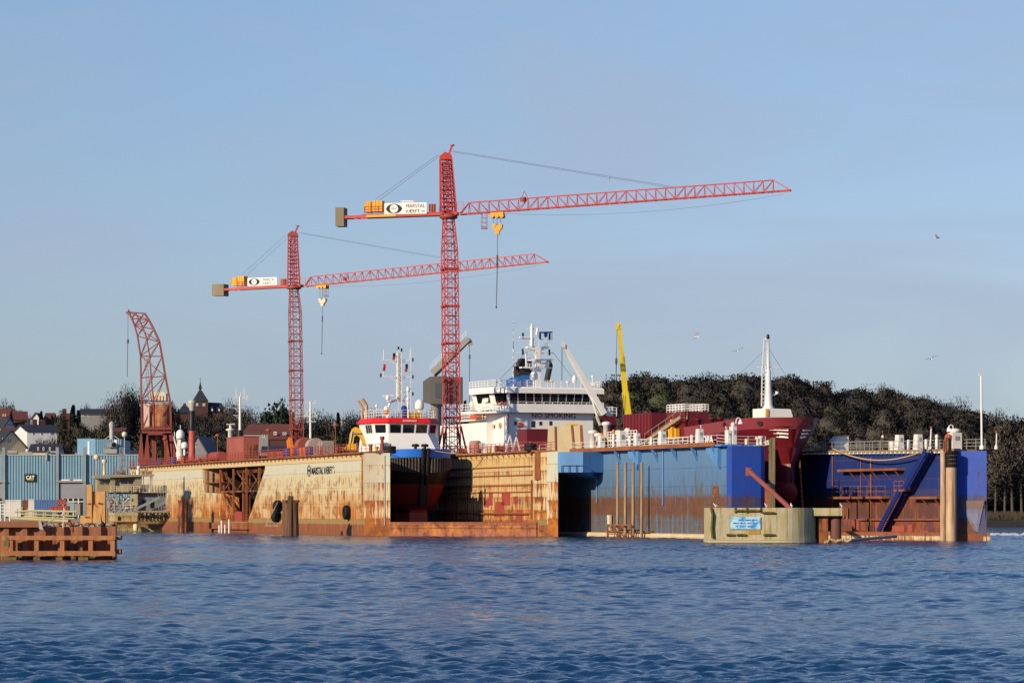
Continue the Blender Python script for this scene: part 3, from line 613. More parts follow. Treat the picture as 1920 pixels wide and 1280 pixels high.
# things on the dock's wall tops
def lamp(px,ytop,x,label,col='rust'):
    t,D=on(A,x,px,AD,'deck_lamp',label,'lamp','mushroom lamps along the yellow dock'); h=ZP(ytop,D)-AD
    mb=MB(); mb.tube((0,0,0),(0,0,h-.35),.07); mb.build('pole',M[col],t); mb=MB(); mb.lathe([(.10,-.15),(.46,.0),(.40,.16),(.12,.38)],(0,0,h-.35),10); mb.build('lamp_shade',M['redox'],t)
lamp(408,813,2.6,'mushroom lamp on thin post left of the red deckhouse'); lamp(503,803,2.6,'mushroom lamp standing between red deckhouse and second tower crane'); lamp(629,793,2.6,'rust red mushroom lamp left of the yellow excavator arm')
lamp(309,820,2.6,'mushroom lamp under the slewing portal crane legs')
def roller(fr,x,px,z,label):
    t,D=on(fr,x,px,z,'fender_roller',label,'fender','rubber roller fenders on the dock corners')
    mb=MB(); mb.lathe([(.75,0),(.86,.1),(.86,.42),(.78,.5),(.86,.58),(.86,.9),(.75,1.0)],(0,0,0),18); mb.build('rubber_drum',M['black'],t); mb=MB(); mb.tube((0,0,-.4),(0,0,1.3),.2); mb.build('axle',M['rust'],t)
roller(A,xLi+.3,731,AD-.25,'black roller fender on corner beside the tug bow'); roller(A,xRi-.3,995,AD-.1,'black roller fender on the right wall corner before the beige hut')
# red deckhouse
y0=A.y_at(457,0.3); y1=A.y_at(425,.3); Dm=A.D(.3,(y0+y1)/2); zt=ZP(820,Dm)
t=thing('red_deckhouse','flat roofed salmon red deckhouse on the yellow dock wall','deckhouse',A.w(.3,y0,AD),A.rz)
mb=MB(); hh=zt-AD; mb.box(0,2.45,0,y1-y0,0,hh); mb.build('body',paint('salmon_red_paint',(.36,.10,.075),.15,.6),t); mb=MB(); mb.box(-.08,2.53,-.08,y1-y0+.08,hh,hh+.12); mb.build('roof',M['redox'],t)
for a in (.45,1.45): mb=MB(); mb.box(a,a+.7,-.05,.02,.35,hh*.66); mb.build('door',M['rustdark'],t)
M['dulltank']=paint('dull_pinkish_tank',(.42,.34,.29),.15,.7); M['hivisd']=paint('worn_orange_drum',(.48,.11,.03),.1,.6)
# drums, crates and clutter along the left wall top
def drum(px,x,col,label,h=1.35,r=.45,cat='drum',group='drums on the yellow dock'):
    t,D=on(A,x,px,AD,'oil_drum',label,cat,group); mb=MB(); mb.lathe([(r,0),(r*1.03,.03),(r,.06),(r,h*.33),(r*1.04,h*.35),(r,h*.37),(r,h*.65),(r*1.04,h*.67),(r,h*.69),(r,h-.03),(r*1.03,h)],(0,0,0),14); mb.build('barrel',M['hivisd' if col=='hivis' else col],t); mb=MB(); mb.lathe([(r*.95,0),(r*.9,.02)],(0,0,h),14); mb.tube((r*.4,0,h),(r*.4,0,h+.07),.07); mb.build('lid',M['blackp'],t)
for px,c,l in ((539,'blue','blue drum left of the orange lifting arm'),(549.5,'hivis','orange red drum just right of lifting arm'),(560.5,'blue','blue drum right of the second crane mast'),(566,'hivis','orange red drum beside the blue drum near second mast'),(573,'hivis','second orange red drum in the pair by second mast'),(581.5,'blue','blue drum under the white lattice mast'),(325,'blue','blue drum at the foot of the portal crane'),(343,'hivis','orange drum below the two white radar domes')): drum(px,1.4,c,l)
def crate(px0,px1,x,ytop,col,name,label,cat,dep=1.6,group=None,round_=False):
    y0,y1=A.y_at(px1,x),A.y_at(px0,x); D=A.D(x,y0); h=max(.3,ZP(ytop,D)-AD); t=thing(name,label,cat,A.w(x,y0,AD),A.rz,group); mb=MB(); L=y1-y0
    if round_: 
        mb.tube((dep/2,.1,h/2+.1),(dep/2,L-.1,h/2+.1),h/2,n=16); mb.build('shell',M[col],t); m2=MB(); [m2.box(.1,dep-.1,L*k-.15,L*k+.15,0,.35) for k in (.2,.8)]; m2.build('cradle',M['rust'],t)
    else:
        mb.box(0,dep,0,L,.1,h); mb.build('body',M[col],t); m2=MB(); [m2.box(-.05,dep+.05,L*k,L*k+.12,0.02,h+.04) for k in (.02,.5,.93)]; m2.build('straps',M['rust'],t)
    return t
crate(504,531,1.2,845,'redbrown','scrap_bin','low rusty scrap bin between deckhouse and orange arm','bin',1.8)
crate(388,407,1.2,847,'redbrown','steel_tank','low rusty steel tank left of the red deckhouse','tank',1.7,None,True)
crate(557,564,2.0,821,'redox','red_tank','upright red tank behind the second tower crane foot','tank',1.8,None,True)
crate(576,582,2.0,822,'dulltank','pale_tank','dirty pale tank right of the second crane mast','tank',1.8,None,True)
crate(596,606,1.0,826,'grey','junction_cabinet','grey cabinet on the dock between mast and mushroom lamp','cabinet')
# excavator arm (yellow) and orange lifting arm
t,D=on(A,2.2,668,AD,'excavator','yellow excavator with bent arm on the dock beside the tug','excavator'); bx=A.w(2.2,A.y_at(668,2.2))
def XP(px,py,o=0): q=Vector(((px-960)*D/F-bx.x,o,ZP(py,D)-AD)); return Matrix.Rotation(-A.rz,3,'Z')@q
mb=MB(); ol=[(654,834),(655.5,815),(660,804),(666,800),(673,802),(680,813),(685,826),(686,836),(680.5,836),(678,827),(673,818),(668,815),(664,819),(662,834)]
ind=[0,1,2,3,4,5,6,7]; inn_=[13,12,12,11,10,9,9,8]
for i in range(7): a_,b_=ind[i],ind[i+1]; c_,d_=inn_[i],inn_[i+1]; q=[ol[a_],ol[b_],ol[d_],ol[c_]] if c_!=d_ else [ol[a_],ol[b_],ol[c_]]; mb.extr([XP(x,y,-.35) for x,y in q],XP(668,820,.35)-XP(668,820,-.35))
mb.build('boom',M['yellow'],t); mb=MB(); mb.tube(XP(662,812,-.5),XP(677,812,-.5),.10); mb.tube(XP(657,830,-.45),XP(661,808,-.45),.10); mb.build('ram',M['steel'],t)
mb=MB(); mb.extr([XP(648,846,-1),XP(668,846,-1),XP(668,832,-1),XP(655,830,-1),(XP(648,838,-1))],XP(0,0,2.4)-XP(0,0,0)); mb.build('body',M['yellow'],t); mb=MB(); mb.extr([XP(645,849,-1.2),XP(672,849,-1.2),XP(672,844,-1.2),XP(645,844,-1.2)],XP(0,0,2.8)-XP(0,0,0)); mb.build('tracks',M['rustdark'],t)
t,D=on(A,2.2,545,AD,'orange_loader_crane','folded orange loader crane beside the second tower crane','loader crane'); k=D/F
mb=MB(); mb.bar((0,0,0),(0,.8,33*k),.75,.5); mb.bar((0,.5,36*k),(0,-1.8,4*k),.5,.4); mb.build('arm',M['orange'],t); mb=MB(); mb.tube((0,-.5,.3),(0,.2,2),.12); mb.box(-.7,.7,-1.2,1.2,0,.35); mb.build('base',M['steel'],t)
# small fittings along the wall tops
def fitting(fr,x,px,z,name,label,cat,parts,group=None):
    t,D=on(fr,x,px,z,name,label,cat,group)
    for nm,mat,fn in parts: mb=MB(); fn(mb,D/F); mb.build(nm,mat,t)
    return t
xq=xRi+.5
fitting(A,xq,904.5,AD,'notice_board','white notice board on post over the inner dock wall','notice board',[('board',M['whitew'],lambda m,k:m.box(-5.5*k,5.5*k,-.05,.05,9*k,20*k)),('post',M['cream'],lambda m,k:m.box(-.08,.08,.05,.18,-.6,11*k))])
fitting(A,xq,918,AD,'yellow_bucket','small yellow drum right of the white notice board','drum',[('shell',M['byellow'],lambda m,k:m.lathe([(.2,0),(.24,.6),(.2,.65)],(0,0,0),10)),('lid',M['cyellow'],lambda m,k:m.lathe([(.25,.65),(.2,.72)],(0,0,0),10))])
for i,px in enumerate((956,968)):
    fitting(A,xq+.8,px,AD,'white_trestle',('taller white trestle on the right yellow wall','shorter white trestle nearer the roller fender')[i],'trestle',[('legs',M['white'],lambda m,k:(m.bar((-.6,0,0),(0,0,2.3-.3*i),.14),m.bar((.55,0,0),(0,0,2.3-.3*i),.14),m.bar((-.3,0,1.1),(.3,0,1.1),.1))),('hung_sheet',M['teal0'],lambda m,k:m.box(-1.1,-.5,-.1,.1,.2,1.5))]) if 0 else fitting(A,xq+.8,px,AD,'white_trestle',('taller white trestle on the right yellow wall','shorter white trestle nearer the roller fender')[i],'trestle',[('legs',M['white'],lambda m,k:(m.bar((-.6,0,0),(0,0,2.3-.3*i),.14),m.bar((.55,0,0),(0,0,2.3-.3*i),.14),m.bar((-.3,0,1.1),(.3,0,1.1),.1))),('brace',M['steel'],lambda m,k:m.bar((-.45,.3,0),(.45,.3,1.4),.08))])
fitting(A,xq+1.0,891,AD,'faded_drum_tank','faded pink tank by the foot of the taller crane','tank',[('shell',paint('faded_pink_tank',(.42,.20,.15),.2,.7),lambda m,k:m.lathe([(.85,0),(.85,1.7),(.6,1.9)],(0,0,0),16)),('band',M['rust'],lambda m,k:m.lathe([(.88,.8),(.88,.9)],(0,0,0),16))])
for i,(px,h,c,l) in enumerate(((706,.7,'byellow','low yellow bollard at the left dock corner'),(716.5,2.0,'redox','tall rusty mooring post between yellow bollard and roller fender'),(695,1.0,'rust','rusty bollard left of the yellow bollard'),(650,.7,'byellow','small yellow bollard under the excavator arm'))):
    fitting(A,1.2,px,AD,'mooring_bollard',l,'bollard',[('post',M[c],lambda m,k:m.lathe([(.26,0),(.22,h*.75),(.34,h*.82),(.34,h)],(0,0,0),12)),('base_plate',M['rust'],lambda m,k:m.box(-.45,.45,-.45,.45,0,.08))],'bollards on the yellow dock')
for i,(px,hh,ww,c,l) in enumerate(((610,1.2,.8,'rust','rusty winch left of the mushroom lamp post'),(640,1.0,.9,'rustdark','dark rusty winch right of the mushroom lamp post'),(520,.9,.7,'rust','rusty windlass before the scrap bin'),(378,.8,.6,'rust','small rusty windlass left of the lying tank'),(868,.9,.6,'rust','rusty winch at the left end of the right wall rail'),(937,1.0,.8,'rustdark','rusty winch in the middle of the right wall'))):
    fr_x=1.6 if px<800 else xRi+1.2
    fitting(A,fr_x,px,AD,'deck_winch',l,'winch',[('drum',M[c],lambda m,k:m.tube((-ww*.6,0,hh*.55),(ww*.6,0,hh*.55),hh*.42,n=14)),('frame',M['redbrown'],lambda m,k:[m.box(a-.07,a+.07,-.4,.4,0,hh) for a in (-ww*.7,ww*.7)])],'winches on the yellow dock')
# ================================================================ DOCK B: blue floating dock
B=Frame(W(1372,0,384)[:2],W(1045,0,438)[:2]); BL=125.0; BZ=ZP(836,384)
xb,yb_=B.l(W(1440,0,385.5)); xbR,ybR=B.l(W(1850,0,366)); xbi,ybi=B.l(W(1796,0,367))
ST_B=[(.85,(.16,.065,.03)),(2.7,(.09,.21,.44)),(5.2,(.16,.075,.04)),(8.0,(.115,.245,.44)),(20,(.135,.285,.51))]
def blue_plating():
    g=NG('faded_blue_dock_plating'); v=g.obj(); X,Y,Z=g.sep(v); big,run,fine,clus,blot=dock_noise(g,v); mu=lambda a,b:g.math('MULTIPLY',a,b)
    zj=g.math('ADD',Z,mu(g.math('SUBTRACT',run,.5),2.2))
    col=g.mix(g.lin(Z,5,11,0,1),(.062,.155,.315),(.098,.235,.44)); col=g.mix(mu(g.step(blot,.32,.66),.7),col,(.125,.205,.30)); col=g.mix(mu(g.step(run,.45,.7),.35),col,(.07,.17,.38))
    s=g.math('ADD',mu(run,.5),mu(fine,.5)); th=g.lin(zj,3.5,9.8,.44,.58); m=g.step(s,th,g.math('ADD',th,.06)); col=g.mix(mu(m,.8),col,g.mix(g.step(blot,.4,.6),(.105,.095,.042),(.13,.07,.03)))
    zc=g.math('ADD',Z,g.math('ADD',mu(g.math('SUBTRACT',fine,.5),1.6),mu(g.math('SUBTRACT',run,.5),2.4))); band=mu(g.step(zc,5.5,4.9),g.step(g.math('ADD',zj,mu(g.math('SUBTRACT',blot,.5),1.5)),2.2,3.1)); col=g.mix(mu(band,g.step(g.math('ADD',mu(fine,.5),mu(run,.5)),.37,.47)),col,g.mix(g.step(clus,.4,.65),(.125,.055,.03),(.155,.075,.035)))
    low=mu(g.step(Z,3.0,2.4),g.step(g.math('ADD',mu(run,.4),mu(blot,.6)),.50,.56)); col=g.mix(mu(low,.85),col,(.145,.06,.03))
    ln=g.step(g.math('ABSOLUTE',g.math('SUBTRACT',g.math('FRACT',g.math('DIVIDE',g.math('ADD',Z,.3),2.25)),.5)),.480,.492); col=g.mix(mu(ln,g.lin(clus,.35,.6,.25,.95)),col,(.10,.055,.03))
    vl=g.step(g.math('ABSOLUTE',g.math('SUBTRACT',g.math('FRACT',g.math('DIVIDE',Y,4.2)),.5)),.486,.496); col=g.mix(mu(vl,.35),col,(.06,.10,.15))
    g.bump(g.math('ADD',g.noise(g.mp(v,(.5,.5,.5)),1,2),mu(fine,.15)),.45,.12)
    return g.done(col,g.lin(m,0,1,.5,.85),spec=.35)
M['dockB']=blue_plating()
M['dockBe']=hullpaint('vivid_blue_dock_plating',[(1.2,(.12,.05,.04)),(5.0,(.05,.07,.20)),(20,(.024,.080,.43))],(0,9),(.62,.475),rc1=(.18,.07,.03),rc2=(.10,.045,.03),seam=2.6,jit=.8,seamcol=.55)
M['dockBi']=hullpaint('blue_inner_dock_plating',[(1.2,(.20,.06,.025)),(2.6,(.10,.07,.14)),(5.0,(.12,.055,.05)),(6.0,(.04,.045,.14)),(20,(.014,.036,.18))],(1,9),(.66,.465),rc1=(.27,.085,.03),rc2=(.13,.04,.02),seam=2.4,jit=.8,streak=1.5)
M['pontB']=hullpaint('cream_and_rust_pontoon_edge',[(.5,(.56,.44,.24)),(.98,(.22,.07,.03)),(20,(.24,.08,.035))],(0,2),(.56,.46),rc1=(.30,.11,.04),rc2=(.13,.045,.02),seam=3,jit=.25)
M['bluepaint']=paint('faded_blue_steelwork',(.10,.27,.56),.12,.55)
M['vivid']=paint('dark_blue_steelwork',(.012,.025,.16),.08,.5)
dB=thing('floating_dock','blue floating dock with brown weathered side holding the red tanker','floating dock',(B.o.x,B.o.y,0),B.rz)
mb=MB(); mb.hexa([(0,1.5,-1),(xb,yb_+3,-1),(xb,BL,-1),(0,BL,-1),(0,1.5,BZ),(xb,yb_+3,BZ),(xb,BL,BZ),(0,BL,BZ+.25)]); mb.build('left_wall',M['dockB'],dB)
mb=MB(); n=6; prof=[]   # near end plate with a rounded inner corner
P=[(0.0,-.02),(xb*.8,yb_*.8-.03)]+[(xb*.8+xb*.22*math.sin(a),yb_*.8-.03+ (yb_*.1)*math.sin(a)+1.6*(1-math.cos(a))) for a in (R(30),R(60),R(90))]+[(xb+.05,yb_+6),(0.02,3)]
mb.extr([(x,y,-1) for x,y in P],(0,0,BZ+1.02)); mb.build('left_end_plate',M['dockBe'],dB)
zr0,zr1=ZP(845,366),ZP(848.6,B.D(xbi,B.y_at(1500,xbi))); yr1=B.y_at(1500,xbi)
def zR(y): return zr0+(zr1-zr0)*max(0,min(1.6,(y-ybi)/(yr1-ybi)))
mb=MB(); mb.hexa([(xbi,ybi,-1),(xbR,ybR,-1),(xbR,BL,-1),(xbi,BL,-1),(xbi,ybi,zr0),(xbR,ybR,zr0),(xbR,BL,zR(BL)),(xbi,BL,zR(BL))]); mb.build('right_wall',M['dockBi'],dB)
def rEnd(mb,x0,x1,z0,z1,pr,dp=.1,m=0):   # panel on the right wall's near end; x0..x1 are fractions across it
    a=Vector((xbi,ybi,0)).lerp(Vector((xbR,ybR,0)),x0); b=Vector((xbi,ybi,0)).lerp(Vector((xbR,ybR,0)),x1); nrm=Vector((b.y-a.y,-(b.x-a.x),0)).normalized()
    a+=nrm*pr;b+=nrm*pr; c=[(a.x,a.y,z0),(b.x,b.y,z0),(b.x,b.y,z1),(a.x,a.y,z1)]; mb.extr(c,-nrm*dp,m)
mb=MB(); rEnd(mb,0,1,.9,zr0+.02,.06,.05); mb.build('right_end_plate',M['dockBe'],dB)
mb=MB(); a=Vector((xbi,ybi,0)); b=Vector((xbR,ybR,0)); nrm=Vector((b.y-a.y,-(b.x-a.x),0)).normalized()
q=lambda f,z,o:tuple(a.lerp(b,f)+nrm*o+Vector((0,0,z)))
mb.extr([q(.06,4.6,.07),q(.95,4.6,.55),q(.72,1.0,.60),q(.52,1.4,.20)],-nrm*.12); mb.extr([q(.95,4.6,.55),q(1.02,4.6,.07),q(1.0,.4,.07),q(.72,1.0,.60)],-nrm*.1)
mb.build('worn_bow_plate',hullpaint('scraped_plate',[(3.6,(.13,.15,.26)),(20,(.16,.11,.10))],(0,5),(.6,.5),rc1=(.20,.10,.06),rc2=(.14,.06,.04),seam=1.9),dB)
mb=MB(); mb.hexa([(xb-1,yb_-.6,-2),(xbR+.15,ybR-.5,-2),(xbR+.1,BL,-2),(xb-1,BL,-2),(xb-1,yb_-.6,.95),(xbR+.15,ybR-.5,.95),(xbR+.1,BL,.95),(xb-1,BL,.95)]); mb.build('pontoon',M['pontB'],dB)
# deck edges, brackets
mb=MB(); mb.box(-.85,xb*.9,1.2,BL,BZ+.02,BZ+.27); 
for i in range(16): y=4+i*6.2; mb.bar((0,y,BZ-1.5),(-.8,y,BZ),.16,.3)
for px in (1203,1352): 
    y=B.y_at(px,0); mb.extr([(0,y-.1,BZ-.02),(0,y+3.4,BZ-.02),(0,y+3.4,BZ-.5),(0,y,BZ-2.6)],(-.5,0,0))
mb.build('left_deck_edge',M['bluepaint'],dB)
mb=MB(); mb.box(-.95,-.86,3,BL,BZ+.05,BZ+.55); mb.build('toe_board',M['rust'],dB)
mb=MB(); rail(mb,[(-.8,2.5,BZ+.27),(-.8,BL,BZ+.27)],1.1,2.6,2,.045); P0=Vector((0,.3,BZ+.05)); rail(mb,[(-.8,2.5,BZ+.27),P0,(xb*.95,yb_*.9+.2,BZ+.05)],1.15,2.2,3,.045); mb.build('left_railing',M['whitew'],dB)
mb=MB(); zz=[(xbi-.55,y,zR(y)+.22) for y in (ybi+2,ybi+20,yr1,BL)]
mb.loft([[(xbi-.6,y,zR(y)+.02),(xbR,y if y>ybR else ybR,zR(y)+.02),(xbR,y if y>ybR else ybR,zR(y)+.2),(xbi-.6,y,zR(y)+.2)] for y in (ybi+.2,ybi+20,yr1,BL)],0,False,True,True)
mb.box(xbi-.6,xbi+.3,ybi-.1,ybi+6,zr0+.03,zr0+.30); mb.build('right_deck_edge',paint('khaki_edge',(.30,.24,.14),.4,.8),dB)
mb=MB()
for i in range(60): y=ybi+2+i*1.1; mb.box(xbi-.7,xbi-.1,y,y+.35,zR(y)-.22,zR(y)-.02)
mb.build('bolt_row',M['whitew'],dB)
mb=MB(); rail(mb,[(xbR-.1,ybR+.2,zr0+.2),(xbR-.1,yr1,zr1+.2),(xbR-.1,BL,zR(BL)+.2)],1.15,2.2,3,.06); rail(mb,[(xbi-.5,ybi+6,zR(ybi+6)+.2),(xbi-.5,yr1,zr1+.2),(xbi-.5,BL,zR(BL)+.2)],1.05,2.6,2,.045); mb.build('right_railing',M['steel'],dB)
# overhanging box near the yellow dock
ya=B.y_at(1119,-.02); q0=B.l((6.46,420.8)); q1=B.l((9.32,420.2)); zt=BZ-.02; zu=B.z(885,q1[0],q1[1]); zv=B.z(897,-.02,ya)
mb=MB(); mb.extr([(-.02,q1[1]+1,zt),(q1[0],q1[1],zt),(q0[0],q0[1],zt),(q0[0],q0[1]+18,zt),(-.02,q0[1]+18,zt)],(0,0,zu-zt))
mb.hexa([(q1[0]+.01,q1[1]+.05,zu),(-.02,ya,zv),(-.02,ya+8,zv),(q1[0]+.01,q1[1]+8,zu),(q1[0]+.01,q1[1]+.05,zt-.01),(-.02,ya,zt-.01),(-.02,ya+8,zt-.01),(q1[0]+.01,q1[1]+8,zt-.01)])
mb.build('sponson',M['bluepaint'],dB)
mb=MB(); rail(mb,[(q0[0],q0[1]-.25,zu-.1),(q1[0],q1[1]-.25,zu-.1)],1.0,.9,1,.06); mb.build('sponson_rail',M['vivid'],dB)
mb=MB()
for px in (1119,1243): y=B.y_at(px,-.1); mb.tube((-.12,y,4.5 if px<1200 else 4.2),(-.12,y,BZ),.10)
mb.build('drain_pipe',M['bluepaint'],dB)
mb=MB(); mb.tube((-.35,-1.5,.2),(-.35,90,.2),.42,n=10); [mb.lathe([(.46,-.1),(.46,.1)],(-.35,y,.2),10) for y in ()]; mb.build('waterline_fender',paint('cream_fender',(.62,.50,.30),.15,.7),dB)
mb=MB(); mb.box(-.85,-.1,B.y_at(1227,0),B.y_at(1145,0),.62,.85); mb.build('rusty_walkway',M['rust'],dB)
mb=MB(); y=B.y_at(1343,0); mb.box(-.12,.02,y-.7,y+.7,5.1,6.4); mb.box(-.2,-.1,y-.5,y+.5,5.4,6.1); mb.build('sea_chest_grating',M['rustdark'],dB)
# beige hut with rusty frames on the right wall
xh=-1.0
t,D=on(B,xh,1067,BZ+.02,'beige_hut','beige boarded hut with rusty uprights, at the far end of the blue dock','hut'); k=D/F
ya,yb=B.y_at(1100,xh),B.y_at(1043,xh)
c=B.w(xh,B.y_at(1067,xh)); fx=lambda px,py,d=0:(lambda q:(B.l(q)[0]-xh,B.l(q)[1]-B.y_at(1067,xh),ZP(py,D)-BZ-.02))(Vector(((px-960)*D/F,D+d)))
def panel(mb,p,m=0,th=.3): mb.extr([fx(*q) for q in p],Vector(fx(1067,850,th))-Vector(fx(1067,850,0)),m)
mb=MB(); panel(mb,[(1026,848),(1043,848),(1041,799),(1028,803)],0,3); panel(mb,[(1041,848),(1077,848),(1072,797),(1041,800)],0,3); panel(mb,[(1076,847),(1090,847),(1087,797),(1073,798)],0,3)
mb.build('board_walls',paint('beige_board',(.62,.50,.28),.0,.75,.12),t)
for p in ([(1040.5,848),(1043,848),(1042,799),(1039.5,799)],[(1074.5,848),(1077.5,848),(1073,796),(1070,797)],[(1089,848),(1096,848),(1092,796),(1087,797)]): mb=MB(); panel(mb,[(a,b) for a,b in p],0,-.15); mb.build('upright',M['rust'],t)
mb=MB(); panel(mb,[(1062,798),(1084,796),(1084,793),(1062,794)],0,2); mb.build('yellow_cover',M['byellow'],t)

# inner face of the right wall: ledges, stair, pipe, stiffeners
def inn(px,py,o=0): y=B.y_at(px,xbi-o); return (xbi-o,y,B.z(py,xbi-o,y))
def ledge(pa,pb,py):
    a,b=inn(pa,py,.9),inn(pb,py,.9); mb=MB(); mb.box(xbi-1.1,xbi,min(a[1],b[1]),max(a[1],b[1]),a[2]-.14,a[2]+.14); L=abs(a[1]-b[1]); y0=min(a[1],b[1])
    for i in range(int(L/3)): mb.bar((xbi-.95,y0+1+i*3,a[2]-.1),(xbi,y0+1+i*3,a[2]-1.0),.11)
    mb.build('ledge',M['rust'],dB)
ledge(1572,1684,882); ledge(1554,1656,933); ledge(1708,1759,933)
mb=MB(); a1,b1=inn(1742,846,1.0),inn(1702,917,1.0); a2,b2=inn(1692,922,1.0),inn(1652,998,1.0)
stair(mb,b1,a1,.8,16,False); stair(mb,b2,a2,.8,18,False); [mb.bar(p+Vector((s*.45,0,.1)),q+Vector((s*.45,0,.1)),.12,.75) for p,q in ((Vector(b1),Vector(a1)),(Vector(b2),Vector(a2))) for s in (-1,1)]; mb.build('stair',M['vivid'],dB)
mb=MB(); c=inn(1697,919,.8); mb.box(xbi-1.5,xbi,c[1]-.9,c[1]+1.6,c[2]-.1,c[2]+.1); rail(mb,[(xbi-1.4,c[1]-.9,c[2]),(xbi-1.4,c[1]+1.6,c[2])],1.1,1.2,2,.06); mb.build('stair_landing',M['rust'],dB)
mb=MB(); mb.tube(inn(1600,974,.3),inn(1762,974,.3),.10); mb.tube(inn(1633,858,.12),inn(1633,992,.12),.12); mb.tube(inn(1614,858,.1),inn(1614,930,.1),.06); mb.tube(inn(1561,848,.1),inn(1561,990,.1),.08); mb.tube(inn(1680,915,.3),inn(1660,985,.3),.03); rail(mb,[inn(1660,931,.9),inn(1560,931,.9)],1.3,2.6,2,.05); mb.build('pipework',M['rust'],dB)
for (pa,pb,ta,tb,mt) in ((1600,1612,975,1000,'redox'),(1675,1697,985,1000,'redox'),(1704,1712,983,1001,'redox'),(1643,1650,978,1000,'redox'),(1629,1640,986,1000,'rustdark'),(1727,1742,994,1001,'redox')):
    a=inn(pb,tb,.15); b=inn(pa,ta,.15); mb=MB(); mb.box(xbi-.3,xbi-.02,a[1],b[1],.95,b[2]); mb.build('valve_box',M[mt],dB)
mb=MB(); mb.tube(inn(1500,862,6),inn(1509,990,6),.03); cz=inn(1500,862,6)
for i in range(26):
    p=Vector(inn(1500,870,6)).lerp(Vector(inn(1507,985,6)),i/25); mb.bar(p-Vector((0,0,.2)),p+Vector((0,0,.2)),.22 if i%2 else .12,.10)
o=mb.build('anchor_chain',M['rust'],None,(B.o.x,B.o.y,0),B.rz); tag(o,'rusty chain hanging down inside the blue dock beside the bulb','chain')
# things on the blue dock's decks
VG='white ventilator boxes on the blue dock'
def vent(fr,x,pa,pb,ytop,zb,label,shape='trap',dep=1.0,col='whitew',cat='ventilator',cap=None):
    c=(pa+pb)/2; y=fr.y_at(c,x); D=fr.D(x,y); h=ZP(ytop,D)-zb; w_=beam(pb-pa,D)
    # width seen is split between the box's side and end
    ca=abs(fr.r.x); sa=abs(fr.u.x); dy=dep; wx=max(.4,(w_-sa*dy)/ca)
    t=thing('ventilator_box',label,cat,fr.w(x,y,zb),fr.rz,VG); mb=MB(); k=.78 if shape=='trap' else 1
    mb.hexa([(-wx/2,-dy/2,0),(wx/2,-dy/2,0),(wx/2,dy/2,0),(-wx/2,dy/2,0),(-wx/2*k,-dy/2,h),(wx/2*k,-dy/2,h),(wx/2*k,dy/2*k,h),(-wx/2*k,dy/2*k,h)] if shape!='round' else [(0,0,0)]*8) if shape!='round' else mb.lathe([(wx/2,0),(wx/2,h*.9),(wx*.42,h*.97),(wx*.2,h)],(0,0,0),14)
    mb.build('casing',M[col],t); mb=MB()
    if shape=='round': mb.lathe([(wx*.56,0),(wx*.56,.12)],(0,0,0),14); mb.build('flange',M['rust'],t)
    else: mb.box(-wx*.22*k,wx*.22*k,-dy/2-.05,-dy/2,h*.55,h*.8); mb.build('hatch',M['grey'],t)
    if cap: mb=MB(); mb.lathe([(wx*.35,0),(wx*.55,.15),(wx*.5,.4),(wx*.2,.5)],(0,0,h),12); mb.build('cap',M[cap],t)
    return t
zb=BZ+.27
vent(B,1.4,1120,1135,816,zb,'white tapered vent at far left of blue dock, beside beige hut'); vent(B,1.6,1146,1155,812,zb,'slim white vent pipe with orange cap behind the blue dock rail','round',cap='orange')
vent(B,1.8,1157,1173,808,zb,'tall square white vent with a crank handle on blue dock','box'); vent(B,1.2,1178,1184,823,zb,'small white stub vent between two square vents','round',cap='whitew')
vent(B,1.5,1187,1201,812,zb,'white vent leaning away, left of the diagonal gangway','trap'); vent(B,1.2,1217,1225,819,zb,'small white box vent below the diagonal gangway','round')
vent(B,1.6,1233,1250,808,zb,'white tapered vent under the gangway railing','trap'); vent(B,1.2,1293,1301,815,zb,'short white round vent left of the stained vent','round')
vent(B,1.8,1303,1320,804,zb,'rust stained tapered vent with a gull on top','trap'); vent(B,1.6,1360,1370,806,zb,'lower half of the white twin vent before the bow','box'); vent(B,2.2,1368,1381,799,zb,'tall white twin vent with round cap before the bow','box',cap='whitew')
vent(B,1.2,1396,1403,822,BZ+.05,'stubby cream bollard vent on vivid blue corner','round',col='cream')
for i,(px,h) in enumerate(((1411,820),(1417,818),(1432,826),(1427,828))):
    y=B.y_at(px,2.4); t=thing('mooring_bollard',('white mooring bollard, first of four on blue corner','tallest white mooring bollard on the blue corner','white bollard nearest the bow on the blue corner','low white bollard second from the bow on blue corner')[i],'bollard',B.w(2.4,y-1.5,BZ+.02),B.rz,'bollards on the blue dock corner'); D=B.D(2.4,y); hh=max(.35,ZP(h,D)-BZ); mb=MB(); mb.lathe([(.2,0),(.18,hh*.7),(.34,hh*.8),(.34,hh)],(0,0,0),10); mb.build('post',M['whitew'],t); mb=MB(); mb.box(-.4,.4,-.4,.4,-.02,.08); mb.build('base_plate',M['grey'],t)
t,D=on(B,2.6,1380,BZ+.02,'dock_lamp','white goose neck lamp above the tall twin vent','lamp'); h=ZP(783,D)-BZ; mb=MB(); mb.tube((0,0,0),(0,0,h-.5),.07); mb.path([(0,0,h-.5),(.08,0,h-.15),(.3,0,h),(.55,0,h-.1),(.6,0,h-.35)],.06); mb.build('pole',M['white'],t); mb=MB(); mb.lathe([(.34,-.25),(.18,.1),(.08,.25)],(.6,0,h-.5),10); mb.build('lamp_shade',M['white'],t)
